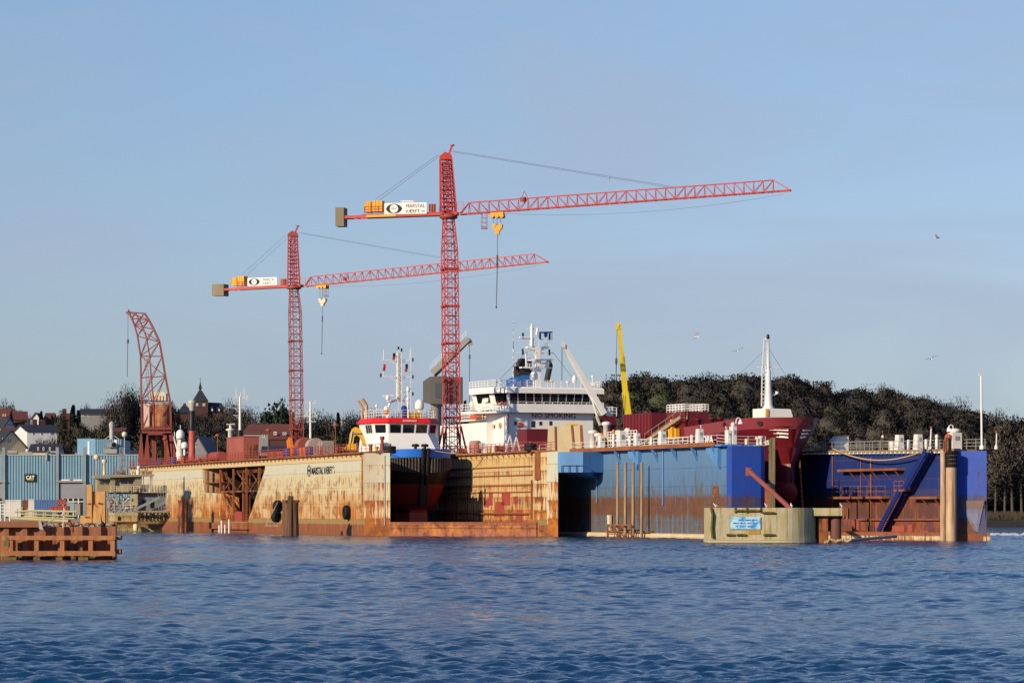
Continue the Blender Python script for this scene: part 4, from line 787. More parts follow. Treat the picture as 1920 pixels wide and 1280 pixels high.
# right wall deck
zq=lambda px,x=1.5:zR(B.y_at(px,xbi+x))+.2
for (pa,pb,ty,sh,l,cp) in ((1667,1678,827,'box','low white box left of tall tapered vent, right dock wall',None),(1677,1695,815,'trap','tall white tapered vent, left one on right dock wall',None),(1699,1708,824,'round','white round topped vent between the two tall ones',None),(1712,1730,814,'trap','tall white tapered vent, right one on right dock wall',None),(1733,1740,823,'round','slim white round vent beside the leaning post',None),(1751,1762,822,'round','squat white vent with stepped top left of timber pile','whitew'),(1778,1803,811,'box','white box house with red lifebuoy above the tyre stack','whitew')):
    x=1.5; vent(B,xbi+x,pa,pb,ty,zq((pa+pb)/2),l,sh,1.1,cap=cp)
t,D=on(B,xbi+1.4,1572,zq(1572,1.4),'winch_house','white winch house with sloping roof on the right dock wall','deckhouse'); k=D/F; wd=31*k; h=ZP(817,D)-zq(1572,1.4)
mb=MB(); mb.extr([(-wd*.45,-.8,0),(wd*.5,-.8,0),(wd*.5,-.8,h),(-.08*wd,-.8,h),(-wd*.45,-.8,h*.6)],(0,1.8,0)); mb.build('body',M['whitew'],t); mb=MB(); mb.box(-wd*.62,-wd*.45,-.6,.6,h*.2,h*.55); mb.build('hood',M['redox'],t); mb=MB(); mb.extr([(-.10*wd,-.95,h+.02),(wd*.54,-.95,h+.02),(wd*.54,.95+.2,h+.02),(-.10*wd,1.15,h+.02)],(0,0,.09)); mb.build('roof',M['rust'],t)
def pole(px,ytop,x,label,tilt=0,r=.08,col='whitew',top=None,name='deck_pole'):
    t,D=on(B,xbi+x,px,zq(px,x),name,label,'pole'); h=ZP(ytop,D)-zq(px,x); mb=MB(); mb.tube((0,0,0),(tilt*h,0,h),r,r*.8); mb.build('shaft',M[col],t); mb=MB(); mb.lathe([(r*2.2,0),(r*2,.3),(r*1.1,.5)],(0,0,0),10); mb.build('foot',M[col],t)
    if top=='T': mb=MB(); mb.box(-.4,.4,-.1,.1,h-.06,h+.06); mb.build('crossbar',M[col],t)
    if top=='lens': mb=MB(); mb.lathe([(.1,0),(.16,.15),(.1,.3)],(tilt*h,0,h*.62),8); mb.build('light',M['white'],t)
    if top=='cap': mb=MB(); mb.lathe([(r*1.5,0),(r*1.5,.25)],(tilt*h,0,h),8); mb.build('cap',M['rust'],t)
    return t
pole(1655,806,.8,'thin post with small white light on right dock wall',0,.05,'rust','lens'); pole(1744,803,1.0,'leaning white post with rusty cap on right dock wall',.06,.11,'whitew','cap')
pole(1841,702,2.2,'tall thin white mast with crossbar at the end of the blue dock',-.012,.13,'white','T','signal_mast'); pole(1868,812,3.6,'short white post hooked at top on outermost dock corner',.03,.10,'whitew','cap')
t,D=on(B,xbi+1.2,1783,zq(1783,1.2),'dock_lamp','white goose neck lamp above the box with the lifebuoy','lamp'); h=ZP(796,D)-zq(1783,1.2); mb=MB(); mb.tube((.3,0,0),(.3,0,h-.5),.06); mb.path([(.3,0,h-.5),(.25,0,h-.1),(0,0,h),(-.25,0,h-.15),(-.27,0,h-.35)],.06); mb.build('pole',M['white'],t); mb=MB(); mb.lathe([(.26,-.3),(.2,.1),(.08,.25)],(-.27,0,h-.5),10); mb.build('lamp_shade',M['white'],t)
t,D=on(B,xbi+.4,1771,ZP(817,365),'lifebuoy','red lifebuoy hung on the white box house','lifebuoy'); mb=MB(); tyre(mb,(0,-.9,0),.40,'y',.16); mb.build('ring',M['hivis'],t); mb=MB(); [mb.box(-.06+dx,.06+dx,-1.0,-.8,-.06+dz,.06+dz) for dx,dz in ((.3,0),(-.3,0),(0,.3),(0,-.3))]; mb.build('bands',M['white'],t)
# big timber fender post with tyres
Dp=365.6; t=thing('timber_fender_post','tall pale timber fender post with tyre stack on blue dock end','fender post',W(1777.5,1003,Dp),B.rz); z0=ZP(1003,Dp); hh=ZP(845,Dp)-z0; k=Dp/F
mb=MB(); mb.tube((-9.5*k,.1,-1.4),(-9.5*k,.1,hh+.1),5.4*k,5.0*k,14); mb.tube((5.0*k,-.2,-1.4),(5.0*k,-.2,hh-.1),10.5*k,10.2*k,18); mb.build('piles',M['woodl'],t)
for i in range(4): mb=MB(); tyre(mb,(4*k,-.2,hh-.25-i*.47),.70,'z',.46); mb.build('tyre',M['black'],t)
mb=MB(); mb.box(-8*k,-4*k,-.4,0,hh-.2,hh+1.6); mb.bar((4*k,0,hh),(4*k,0,hh+1.7),.3); rail(mb,[(-11*k,-.2,hh),(-4*k,-.2,hh)],1.1,.5,4,.08); mb.build('bracket',M['rust'],t)
# the four tall mooring piles along the blue wall, and the single slanting stub
for i,px in enumerate((1158,1172.5,1187,1203)):
    x=-1.25; y=B.y_at(px,x); D=B.D(x,y); mb=MB(); w_=beam(5.6,D)/2; mb.tube((0,0,-1.5),(.02,0,ZP(868,D)),w_*1.05,w_,10); mb.lathe([(w_*1.04,0),(w_*.8,.12)],(.02,0,ZP(868,D)),10)
    o=mb.build('mooring_pile',M['pile'],None,B.w(x,y,0),rnd.random()); tag(o,('leftmost of four tall timber piles before the blue dock','second from left of the four tall piles, blue dock','third from left of the four tall piles, blue dock','rightmost of four tall piles, under the blue bracket')[i],'pile','tall timber piles along the blue dock')
y=B.y_at(1143,-.3); D=B.D(-.3,y); mb=MB(); mb.hexa([(-.2,-.35,-1.2),(.1,-.35,-1.2),(.1,.2,-1.2),(-.2,.2,-1.2),(-.2,-.5,.9),(.1,-.5,.9),(.1,.5,.9),(-.2,.5,.9)]); o=mb.build('hanging_fender',M['cream'],None,B.w(-.3,y,ZP(978,D)),B.rz); tag(o,'small cream fender block hanging left of the tall piles','fender')
y=B.y_at(1178,-2); t=MB(); 
for dy in (0,4,8): t.bar((0,dy,-1),(0,dy,1.6),.2)
t.bar((0,0,1.6),(0,8,1.6),.2); t.bar((0,4,.3),(0,8,1.6),.12); t.bar((0,0,.4),(0,8,.4),.12)
o=t.build('pile_frame',M['rust'],None,B.w(-1.9,B.y_at(1184,-1.9),0),B.rz); tag(o,'low rusty steel frame standing in water by the piles','frame')
# squared timber guide posts at the vivid blue corner
for i,(px,w2,ty,x,mt) in enumerate(((1443.5,4.0,838,0,'woodl'),(1449,8,836,0,'woodg'))):
    D=378-3*i+(0 if i else 1.5); mb=MB(); k=D/F*w2/2; mb.box(-k,k,-k,k,-1,ZP(ty,D)-ZP(1003,D)+1); o=mb.build('guide_post',M[mt] if i else M['woodg'],None,W(px,1003,D)); tag(o,('narrow mossy timber guide post between the blue corner and thick post','thick dark timber guide post before the maroon bow')[i],'guide post','timber guide posts at the blue corner')
# ================================================================ lattice helpers
def lat_mast(mb,c0,c1,w0,w1,n,t=.16,td=.08,rot=0,m=0,inner=True):
    """four-legged lattice between two centres"""
    c0=Vector(c0);c1=Vector(c1); cs=[Matrix.Rotation(rot,3,'Z')@Vector((a,b,0)) for a,b in ((-.5,-.5),(.5,-.5),(.5,.5),(-.5,.5))]
    P=lambda i,k:c0.lerp(c1,k/n)+cs[i%4]*(w0+(w1-w0)*k/n)
    for i in range(4): mb.bar(P(i,0),P(i,n),t,m=m)
    for k in range(n):
        for i in range(4):
            mb.bar(P(i,k+1),P(i+1,k+1),td*1.15,m=m)
            a,b=(P(i,k),P(i+1,k+1)) if (k+i)%2 else (P(i+1,k),P(i,k+1)); mb.bar(a,b,td,m=m)
        if inner and k%3==0: mb.bar(P(0,k),P(2,k),td*.8,m=m)
def rope(mb,a,b,r=.04,sag=0,n=1,m=0):
    a=Vector(a);b=Vector(b); pts=[a.lerp(b,i/n)-Vector((0,0,sag*4*(i/n)*(1-i/n))) for i in range(n+1)]; mb.path(pts,r,4,m)
def tower_crane(name,label,q,D0,al,z0):
    """q: picture rows and columns of the crane's own parts, laid out on its slewing plane"""
    ax=q['axis']; X0=(ax[1]-960)*D0/F; base=Vector((X0,D0,z0)); t=thing(name,label,'tower crane',base)
    c,s=math.cos(al),math.sin(al); k=D0/F
    def J(px,py,off=0):
        kk=(px-960)/F; d=(kk*D0-X0)/(c+kk*s); D=D0-d*s; p=Vector((X0+d*c+off*s,D+off*c,ZP(py,D)))
        return p-base
    def Z(py): return ZP(py,D0)-z0
    dx=lambda px:(px-ax[1])*k
    ys,yh,yb=q['slew'],q['head'],q['neck']
    mw=q['w']*k; rot=R(14)
    mb=MB(); zs,zn=Z(ys),Z(yb); xs=dx(q['axt'])
    nseg=max(8,int(zn/mw/.62)); lat_mast(mb,(0,0,0),(xs*.7,0,zn),mw,mw*.94,nseg,.18,.085,rot); lat_mast(mb,(xs*.7,0,zn),(xs,0,zs),mw*.94,mw*.62,5,.18,.09,rot)
    for f in range(0,nseg,4): lat_mast(mb,(xs*.7*f/nseg,0,zn*f/nseg-.12),(xs*.7*f/nseg,0,zn*f/nseg+.12),mw*1.05,mw*1.05,1,.2,.14,rot,0,False)
    ladder(mb,(.2,0,.3),(xs+.1,0,zs),.45,.5,.06,(1,0,0)); mb.tube((-.3,.2,0),(xs-.3,.2,zs),.07,n=5)
    mb.build('mast',M[q['mastcol']],t)
    if q.get('legs'):
        mb=MB()
        for a in range(4):
            e=Matrix.Rotation(rot+R(45+90*a),3,'Z')@Vector((1,0,0)); mb.bar(e*mw*.72+Vector((0,0,4.2)),e*mw*1.25,.28); mb.box(e.x*mw*1.25-.35,e.x*mw*1.25+.35,e.y*mw*1.25-.35,e.y*mw*1.25+.35,0,.3)
        mb.build('splayed_foot',M['redbrown'],t)
    mb=MB(); zt=Z(yh); mb2=MB()
    w=q['hw']*k; lat_mast(mb,(xs,0,zs),(xs+dx(q['hx'])-xs if 0 else dx(q['hx']),0,zt-1.2),w,w*.72,13,.17,.085,rot*.5); lat_mast(mb,(xs,0,zs),(dx(q['hx']),0,zt-1.6),w*.55,w*.45,13,.12,.08,rot*.5,0,False)
    ladder(mb,(xs,-w*.35,zs),(dx(q['hx']),-w*.3,zt-1),.5,.45,.06,(1,0,0)); mb.build('tower_head',M['red'],t)
    hx=dx(q['hx']); mb=MB(); mb.extr([(hx-w*.42,-w*.3,zt-1.3),(hx+w*.45,-w*.3,zt-1.3),(hx+w*.38,-w*.3,zt-.5),(hx-w*.05,-w*.3,zt-.1),(hx-w*.40,-w*.3,zt-.75)],(0,w*.6,0)); mb.bar((hx+w*.2,0,zt-.4),(hx+w*.42,0,zt+.9),.35,.3); mb.lathe([(.3,-.1),(.3,.1)],(hx+w*.42,0,zt+.9),8); mb.build('head_cap',M['redbrown'] if not q.get('legs') else M['red'],t)
    mb=MB(); mb.lathe([(mw*.55,zs-.55),(mw*.62,zs-.5),(mw*.62,zs+.1),(mw*.5,zs+.15)],(xs,0,0),16); r_=J(q['cj0'][0],q['cj0'][1]); mb.build('slewing_ring',M['redbrown'],t)
    # counter jib with its floor, rails, winch house, counterweight
    cj=MB(); (ax_,ay_),(bx_,by_)=q['cj']; 
    for o in (-.75,.75): cj.bar(J(ax_,ay_,o),J(bx_,by_,o),.25,.42)
    for i in range(12): a=J(ax_+(bx_-ax_)*i/11,ay_+(by_-ay_)*i/11); cj.bar(a+Vector((0,-.75,.1)),a+Vector((0,.75,.1)),.16,.12)
    fl=[J(ax_+(bx_-ax_)*f,ay_+(by_-ay_)*f,o)+Vector((0,0,.24)) for f,o in ((.15,-.85),(1,-.85),(1,.85),(.15,.85))]; cj.extr(fl,(0,0,.06))
    rail(cj,[J(ax_+(bx_-ax_)*.18,ay_+(by_-ay_)*.18,-.8)+Vector((0,0,.3)),J(ax_+(bx_-ax_)*.36,ay_+(by_-ay_)*.36,-.8)+Vector((0,0,.3))],1.1,1,3,.05); rail(cj,[J(bx_-12*q['sc'],by_,-.8)+Vector((0,0,.3)),J(bx_+14*q['sc'],by_,-.8)+Vector((0,0,.3))],1.3,1,3,.05)
    cj.build('counter_jib',M['red'],t)
    if q.get('ystrip'): mb=MB(); (a,b)=q['ystrip']; f=lambda px:ay_+(by_-ay_)*(px-ax_)/(bx_-ax_); mb.bar(J(a,f(a),-.93),J(b,f(b),-.93),.06,.30); mb.build('yellow_strip',M['cyellow'],t)
    mb=MB(); x0,x1,ya,yb2=q['cw']; a=J(x0,ya,-1.0);b=J(x1,ya,-1.0);cc=J(x1,yb2,-1.0);d=J(x0,yb2,-1.0); mb.extr([a,b,cc,d],Vector((s,c,0))*2.0); e=J((x0+x1)/2,(ya+yb2)/2,-1.02)
    mb.build('counterweight',M['counter'],t)
    for i,(x0,x1,ya,yb2) in enumerate(q['winch']):
        mb=MB(); mb.extr([J(x0,ya,-.7),J(x1,ya,-.7),J(x1,yb2,-.7),J(x0,yb2,-.7)],Vector((s,c,0))*1.5)
        for f in (.03,.33,.66,.97): xx=x0+(x1-x0)*f; mb.bar(J(xx,ya,-.73),J(xx,yb2,-.73),.07)
        mb.build('winch_box',M['cyellow'],t)
    mb=MB(); x0,x1,ya,yb2=q['drive']; mb.extr([J(x0,ya,-.5),J(x1,ya,-.5),J(x1,yb2,-.5),J(x0,yb2,-.5)],Vector((s,c,0))*1.2); mb.tube(J(x1+3*q['sc'],yb2,-.3),J(x1+3*q['sc'],ya,-.3),.22); mb.build('slewing_drive',M['redbrown'],t)
    x0,x1,ya,yb2,dy=q['sign']; mb=MB(); off=-1.05; P=[J(x0,ya+dy,off),J(x1,ya,off),J(x1,yb2,off),J(x0,yb2+dy,off)]; mb.extr(P,Vector((s,c,0))*.12); sb=mb.build('sign_board',M['white'],t)
    O=(P[0]+P[1]+P[2]+P[3])/4; ex=((P[1]-P[0])+(P[2]-P[3]))/2; Lw=ex.length; ex=ex.normalized(); ez=((P[0]-P[3])).normalized(); Hh=(P[0]-P[3]).length; nn=Vector((-s,-c,0))
    fn=lambda x,y,z:O+ex*x+ez*y+nn*(.02+z)
    lt=MB(); cx=-Lw*.27; a=Lw*.19; b=Hh*.44
    n=22; out=[(cx+a*math.cos(u),b*abs(math.sin(u))**1.25*(1 if math.sin(u)>0 else -1)) for u in np.linspace(0,2*math.pi,n,endpoint=False)]
    lt.extr([fn(x,y,0) for x,y in out],nn*.02); sb2=MB(); sb2.extr([fn(cx+b*.86*math.cos(u),b*.86*math.sin(u),.025) for u in np.linspace(0,2*math.pi,24,endpoint=False)],nn*.02)
    for tx,x,y,sz in (('MARSTAL',Lw*.235,Hh*.07,Hh*.46),('VÆRFT',Lw*.17,-Hh*.40,Hh*.46),('A/S',Lw*.42,-Hh*.36,Hh*.28)):
        g_=text_mb(tx,sz,lambda p,r,z:fn(p*.9+x,r+y,z),.01,'CENTER'); lt.add(g_.v,g_.f)
    g_=text_mb('M·V',Hh*.30,lambda p,r,z:fn(p+cx,r-Hh*.1,.06+z),.01); lt.add(g_.v,g_.f)
    lt.build('lettering',M['blackl'],sb); sb2.build('eye_ring',M['white'],sb)
    # jib
    jb=MB(); (x0,y0),(x1,y1)=q['jb']; (u0,v0),(u1,v1)=q['jt']; n=q['nj']
    ww=.65
    B_=lambda f,o:J(x0+(x1-x0)*f,y0+(y1-y0)*f,o); Tp=lambda f:J(u0+(u1-u0)*f,v0+(v1-v0)*f)
    fb=lambda px:(px-x0)/(x1-x0)
    for o in (-ww,ww): jb.bar(B_(0,o),B_(1,o),.17)
    jb.bar(Tp(0),Tp(1),.18); 
    for o in (-ww,ww): jb.bar(B_(0,o*.4),Tp(0),.16); jb.bar(B_(1,o*.6),Tp(1),.14)
    for i in range(n):
        xa=u0+(u1-u0)*i/n; xb2=u0+(u1-u0)*(i+1)/n; ya=J(xa,v0+(v1-v0)*i/n); yb2=J(xb2,v0+(v1-v0)*(i+1)/n)
        for o in (-ww,ww):
            jb.bar(ya,B_(fb(xa),o),.09)
            if (i%8)<5: jb.bar(ya,B_(fb(xb2),o),.08)
            else: jb.bar(B_(fb(xa),o),yb2,.08)
        jb.bar(B_(fb(xa),-ww),B_(fb(xa),ww),.08); jb.bar(B_(fb(xa),-ww),B_(fb(xb2),ww),.06)
    for o in (-ww,ww): jb.bar(Tp(1),B_(fb(u1),o),.09)
    jb.build('jib',M[q.get('jibcol','red')],t)
    mb=MB(); [rope(mb,J(*a),J(*b),.022) for a,b in q['pend']]; mb.build('pendant_rope',M['cable'],t)
    mb=MB(); a,b=q['low']; rope(mb,J(*a),J(*b),.016,1.2,10); mb.build('trolley_rope',M['cable'],t)
    mb=MB(); hx_,hy=q['jpulley']; mb.bar(J(hx_-5*q['sc'],hy+8*q['sc']),J(hx_,hy-8*q['sc']),.08); mb.bar(J(hx_+8*q['sc'],hy+8*q['sc']),J(hx_,hy-8*q['sc']),.08); mb.lathe([(.45,-.3),(.45,.3)],J(hx_-2*q['sc'],hy+8*q['sc']),10); mb.build('jib_winch',M['redbrown'],t)
    # trolley, hook
    x,y=q['trol']; sc_=q['sc']; mb=MB(); mb.bar(J(x-12*sc_,y+2*sc_,-.5),J(x+12*sc_,y,-.5),.25,.55); mb.bar(J(x-12*sc_,y+2*sc_,.5),J(x+12*sc_,y,.5),.25,.55)
    for d in (-9,0,9): mb.tube(J(x+d*sc_,y+4*sc_,-.7),J(x+d*sc_,y+4*sc_,.7),.32,n=10)
    tr=mb.build('trolley',M['cyellow'],t)
    hy=q['hook']; mb=MB(); p=[(-9,0),(-4,2),(4,2),(9,0),(9,7),(4,12),(3,19),(-3,19),(-4,12),(-9,7)]; mb.extr([J(x+a*sc_,hy+b*sc_,-.3) for a,b in p],Vector((s,c,0))*.6); [mb.tube(J(x+a*sc_,hy+2*sc_,-.35),J(x+a*sc_,hy+2*sc_,.4),.28,n=10) for a in (-6,6)]; mb.build('hook_block',M[q['hookcol']],t)
    mb=MB(); [rope(mb,J(x+a*sc_,y+4*sc_),J(x+a*sc_,hy+3*sc_),.035) for a in (-7,-1,6)]; y2,y3,y4=q['fall']; rope(mb,J(x,hy+19*sc_),J(x-.5,y2),.04); mb.tube(J(x-.5,y2),J(x-1,y3),.13,n=6); rope(mb,J(x-1,y3),J(x-2.5*sc_,y4),.035); rope(mb,J(x,y3),J(x-2*sc_,y4),.03); mb.lathe([(.04,-.5),(.14,-.3),(.04,0)],J(x-2.5*sc_,y4),8); mb.build('hoist_rope',M['cable'],t)
    mb=MB(); x,y,y2=q['bask']; [mb.bar(J(x+a*sc_,y,o),J(x+a*sc_,y2,o),.06) for a in (-4.5,4.5) for o in (-.35,.35)]; [mb.bar(J(x-4.5*sc_,y2-b*sc_,o),J(x+4.5*sc_,y2-b*sc_,o),.06) for b in (4,12,20) for o in (-.35,.35)]; mb.extr([J(x-5*sc_,y2,-.4),J(x+5*sc_,y2,-.4),J(x+5*sc_,y2,.4),J(x-5*sc_,y2,.4)],(0,0,.12)); mb.build('access_basket',M['redbrown'],t)
    if q.get('frame'): mb=MB(); x0,x1,y0,y1=q['frame']; [mb.bar(J(x0,y,o),J(x1,y,o),.08) for y in (y0,y1) for o in (-.5,.5)]; [mb.bar(J(x,y0,o),J(x,y1+3,o),.07) for x in (x0+2,(x0+x1)/2,x1-2) for o in (-.5,.5)]; mb.build('roof_frame',M['whitew'],t)
    return t
M['counter']=paint('tarred_timber_counterweight',(.24,.20,.13),.05,.8,.2)
Yc1=A.y_at(847,(xRi+xR)/2); Dc1=A.D((xRi+xR)/2,Yc1)
tower_crane('tower_crane','taller red tower crane with long jib, rising beside the tug',dict(axis=(0,847.5),axt=841,slew=403,head=284,neck=470,w=27,mastcol='red',legs=True,hw=29,hx=836,sc=1,cj0=(840,402),cj=((648,408),(858,401)),ystrip=(690,745),
 cw=(632,648,390,425),winch=[(686,697,379,399),(699,719,377,398)],drive=(806,812,383,400),sign=(724,803,381,402,1.5),jb=((862,402),(1483,357)),jt=((880,380),(1450,338)),nj=31,
 pend=[((849,283),(1262,350)),((849,285),(1258,352)),((1143,331),(1143,338)),((822,290),(704,374)),((824,293),(710,376))],low=((930,400),(1470,364)),jpulley=(983,366),trol=(933,401),hook=421,hookcol='cyellow',fall=(478,500,572),bask=(908,400,429),frame=(753,776,377,381)),Dc1,R(12),AD)
tower_crane('tower_crane','smaller red tower crane farther back, left of the taller one',dict(axis=(0,558.5),axt=551,slew=537,head=432,neck=585,w=22,mastcol='redbrown',hw=23,hx=549,sc=.73,cj0=(550,537),cj=((424,543),(566,536)),
 cw=(402,424,533,555),winch=[(437,447,521,536),(448,461,518,536)],drive=(528,534,523,535),sign=(469,524,520,535,2.0),jb=((572,537),(1027,491)),jt=((582,519),(1002,476)),nj=30,
 pend=[((562,436),(826,482)),((562,437),(824,484)),((774,475),(774,480)),((536,441),(452,516)),((538,447),(460,518))],low=((606,537),(1015,496)),jpulley=(648,517),trol=(605,535),hook=560,hookcol='cream',fall=(592,603,660),bask=(611,534,556)),650,R(26),2.0)
# ---------------------------------------------------------------- slewing portal crane on the left wall
M['pcred']=paint('dull_red_crane_paint',(.23,.045,.032),.35,.6)
def portal_crane():
    xc=TW/2; D=A.D(xc,A.y_at(291,xc)); k=D/F; base=A.w(xc,A.y_at(291,xc),AD); t=thing('slewing_crane','old red slewing portal crane with lattice jib, far left','slewing crane',base)
    P=lambda px,py,o=0: Vector(((px-960)*(D+o)/F-base.x,o,ZP(py,D+o)-AD))
    fl=A.z(868,xc,A.y_at(291,xc))
    mb=MB()
    for (a,b,c,d,o) in ((264,866,270,812,-1.6),(276,866,272,812,-1.6),(317,866,311,812,-1.6),(326,866,318,812,-1.6),(290,864,288,812,1.8),(308,864,304,812,1.8)): mb.bar(P(a,b,o),P(c,d,o),1.05 if o<0 else .8,.8)
    mb.hexa([P(266,815,-2),P(322,815,-2),P(322,815,2.2),P(266,815,2.2),P(266,808,-2),P(322,808,-2),P(322,808,2.2),P(266,808,2.2)])
    for o in (-1.9,): mb.bar(P(262,868,o),P(282,868,o),.6,.5); mb.bar(P(310,868,o),P(328,868,o),.6,.5)
    mb.build('portal_legs',M['pcred'],t)
    mb=MB(); rail(mb,[P(266,808,-2),P(322,808,-2)],.9,1.2,2,.06); mb.bar(P(267,803,-1.9),P(321,803,-1.9),.25,.45); mb.build('turntable_frame',M['pcred'],t)
    mb=MB(); c=P(300.5,804); mb.lathe([(18.5*k,0),(18.5*k,45*k),(17*k,46*k)],c,24); mb.build('machinery_drum',paint('brown_drum',(.25,.075,.035),.55,.75,.3,(.32,.14,.06)),t)
    mb=MB(); mb.extr([P(267,802,-1.5),P(280,802,-1.7),P(280,756,-1.7),P(267,756,-1.5)],(0,.15,0)); mb.build('pale_side_panel',paint('pink_panel',(.60,.42,.36),.1,.7),t)
    mb=MB(); mb.extr([P(281,752,-1.6),P(311,752,-1.6),P(311,737,-1.6),P(306,735,-1.6),P(288,735,-1.6),P(281,740,-1.6)],(0,3,0)); mb.build('cab',M['cream'],t)
    mb=MB(); [mb.bar(P(x,751,-1.65),P(x,742,-1.65),.1) for x in (288,294,300,306)]; mb.build('cab_slats',M['pcred'],t)
    Lc=[(266,804),(265,750),(264.5,708),(263.7,667),(258,630),(252.5,610),(247,597),(241,585)]; Rc=[(321,804),(319,752),(310,705),(304,668),(299,641),(288,617),(279,600),(271,587.5)]
    mb=MB()
    for o in (-1.6,1.4):
        w_=[.7-.04*i for i in range(8)]; f=[1,1,.9,.8,.7,.55,.4,.25]
        l=[P(*p,o*f[i]) for i,p in enumerate(Lc)]; r=[P(*p,o*f[i]) for i,p in enumerate(Rc)]
        for q in (l,r):
            for a,b in zip(q,q[1:]): mb.bar(a,b,.34 if q is r else .28)
        for i in range(7):
            mb.bar(l[i+1],r[i+1],.18); mb.bar(l[i],r[i+1],.15) if i%2 else mb.bar(r[i],l[i+1],.15)
            m1=(l[i]+r[i])/2; m2=(l[i+1]+r[i+1])/2; mb.bar(l[i].lerp(r[i],.42),l[i+1].lerp(r[i+1],.42),.22); mb.bar(l[i].lerp(r[i],.42),r[i+1],.11); mb.bar(l[i],l[i+1].lerp(r[i+1],.42),.11)
            mb.bar(l[i],m2,.13); mb.bar(m1,r[i+1],.13)
        mb.bar(r[7],l[7],.2)
    for i,(a,b) in enumerate(zip(Lc,Rc)):
        ff=[1,1,.9,.8,.7,.55,.4,.25][i]; mb.bar(P(*a,-1.6*ff),P(*a,1.4*ff),.12); mb.bar(P(*b,-1.6*ff),P(*b,1.4*ff),.12)
        if i<7: g2=[1,1,.9,.8,.7,.55,.4,.25][i+1]; mb.bar(P(*b,-1.6*ff),P(*Rc[i+1],1.4*g2),.09); mb.bar(P(*a,-1.6*ff),P(*Lc[i+1],1.4*g2),.09)
    mb.build('jib',M['pcred'],t)
    mb=MB(); mb.extr([P(240,579,-.4),P(243,583,-.4),P(244,588,-.4),P(239,590,-.4)],(0,.8,0)); mb.lathe([(.5,-.15),(.5,.15)],P(241,586),12); mb.build('jib_head',M['pcred'],t)
    mb=MB(); rope(mb,P(240,588),P(239.8,636),.04); mb.lathe([(.05,-.7),(.2,-.3),(.2,0),(.05,.3)],P(239.8,638),8); rope(mb,P(239.5,640),P(238.5,706),.055); mb.build('hoist_rope',M['cable'],t)
    mb=MB(); lad=[P(300,804,-1.9),P(294,700,-1.6)]; ladder(mb,P(281,752,-1.75),P(273,667,-1.3),.45,.6,.07,(1,0,0)); mb.build('ladder',M['pcred'],t)
portal_crane()
# ---------------------------------------------------------------- grey pedestal crane behind the tug
def pedestal_crane():
    D=500; base=W(818,0,D); base.z=2; k=D/F; t=thing('pedestal_crane','grey boxy pedestal crane behind the tug and taller crane mast','pedestal crane',base)
    P=lambda px,py,o=0:Vector(((px-960)*(D+o)/F-base.x,o,ZP(py,D+o)-2))
    mb=MB(); h=ZP(757,D)-2; mb.lathe([(10*k,0),(10*k,h-.5),(11.5*k,h-.45),(11.5*k,h)],(0,0,0),20); mb.build('pedestal',paint('grey_beige_pedestal',(.40,.37,.30),.2,.7),t)
    mb=MB(); mb.extr([P(793,753,1.5),P(806,757,-2),P(806,706,-2),P(793,716,1.5)],(1.6*3.2,1.0*3.2*.4,0)); mb.hexa([P(806,757,-2),P(838,757,-2),P(838,757,3),P(793,754,3),P(806,706,-2),P(838,704,-2),P(838,704,3),P(793,715,3)]); mb.build('machinery_house',paint('dark_grey_house',(.105,.105,.10),.22,.7,.25),t)
    mb=MB(); mb.box(*sorted((P(816,0,-2).x,P(830,0,-2).x)),-2.08,-1.95,P(0,746).z,P(0,719).z); mb.build('cab_window',M['glassl'],t)
    mb=MB(); a,b=P(814,703,0),P(879,636,-2); d=(b-a).normalized(); up=Vector((-d.z,0,d.x)); 
    for o in (-.7,.7): mb.hexa([a+Vector((0,o-.1,0)),a+Vector((0,o+.1,0)),a+up*.9+Vector((0,o+.1,0)),a+up*.9+Vector((0,o-.1,0)),b-up*.3+Vector((0,o-.1,0)),b-up*.3+Vector((0,o+.1,0)),b+up*.5+Vector((0,o+.1,0)),b+up*.5+Vector((0,o-.1,0))])
    mb.bar(a,b,1.3,.5); mb.bar(b,b+Vector((.3,0,-.9)),.8); mb.build('boom',M['grey'],t)
    mb=MB(); rail(mb,[a+up*.9,a.lerp(b,.5)+up*.9],.9,1.4,2,.05); rail(mb,[a.lerp(b,.8)+up*.6,b+up*.6],.9,1.0,2,.05); mb.build('boom_rail',M['whitew'],t)
    mb=MB(); rope(mb,P(880,640,-2),P(880.5,663,-2),.04); mb.lathe([(.05,-.9),(.16,-.5),(.12,0)],P(880.5,664,-2),8); rope(mb,P(880.5,664,-2),P(880,768,-2),.05); mb.build('hoist_rope',M['cable'],t)
pedestal_crane()
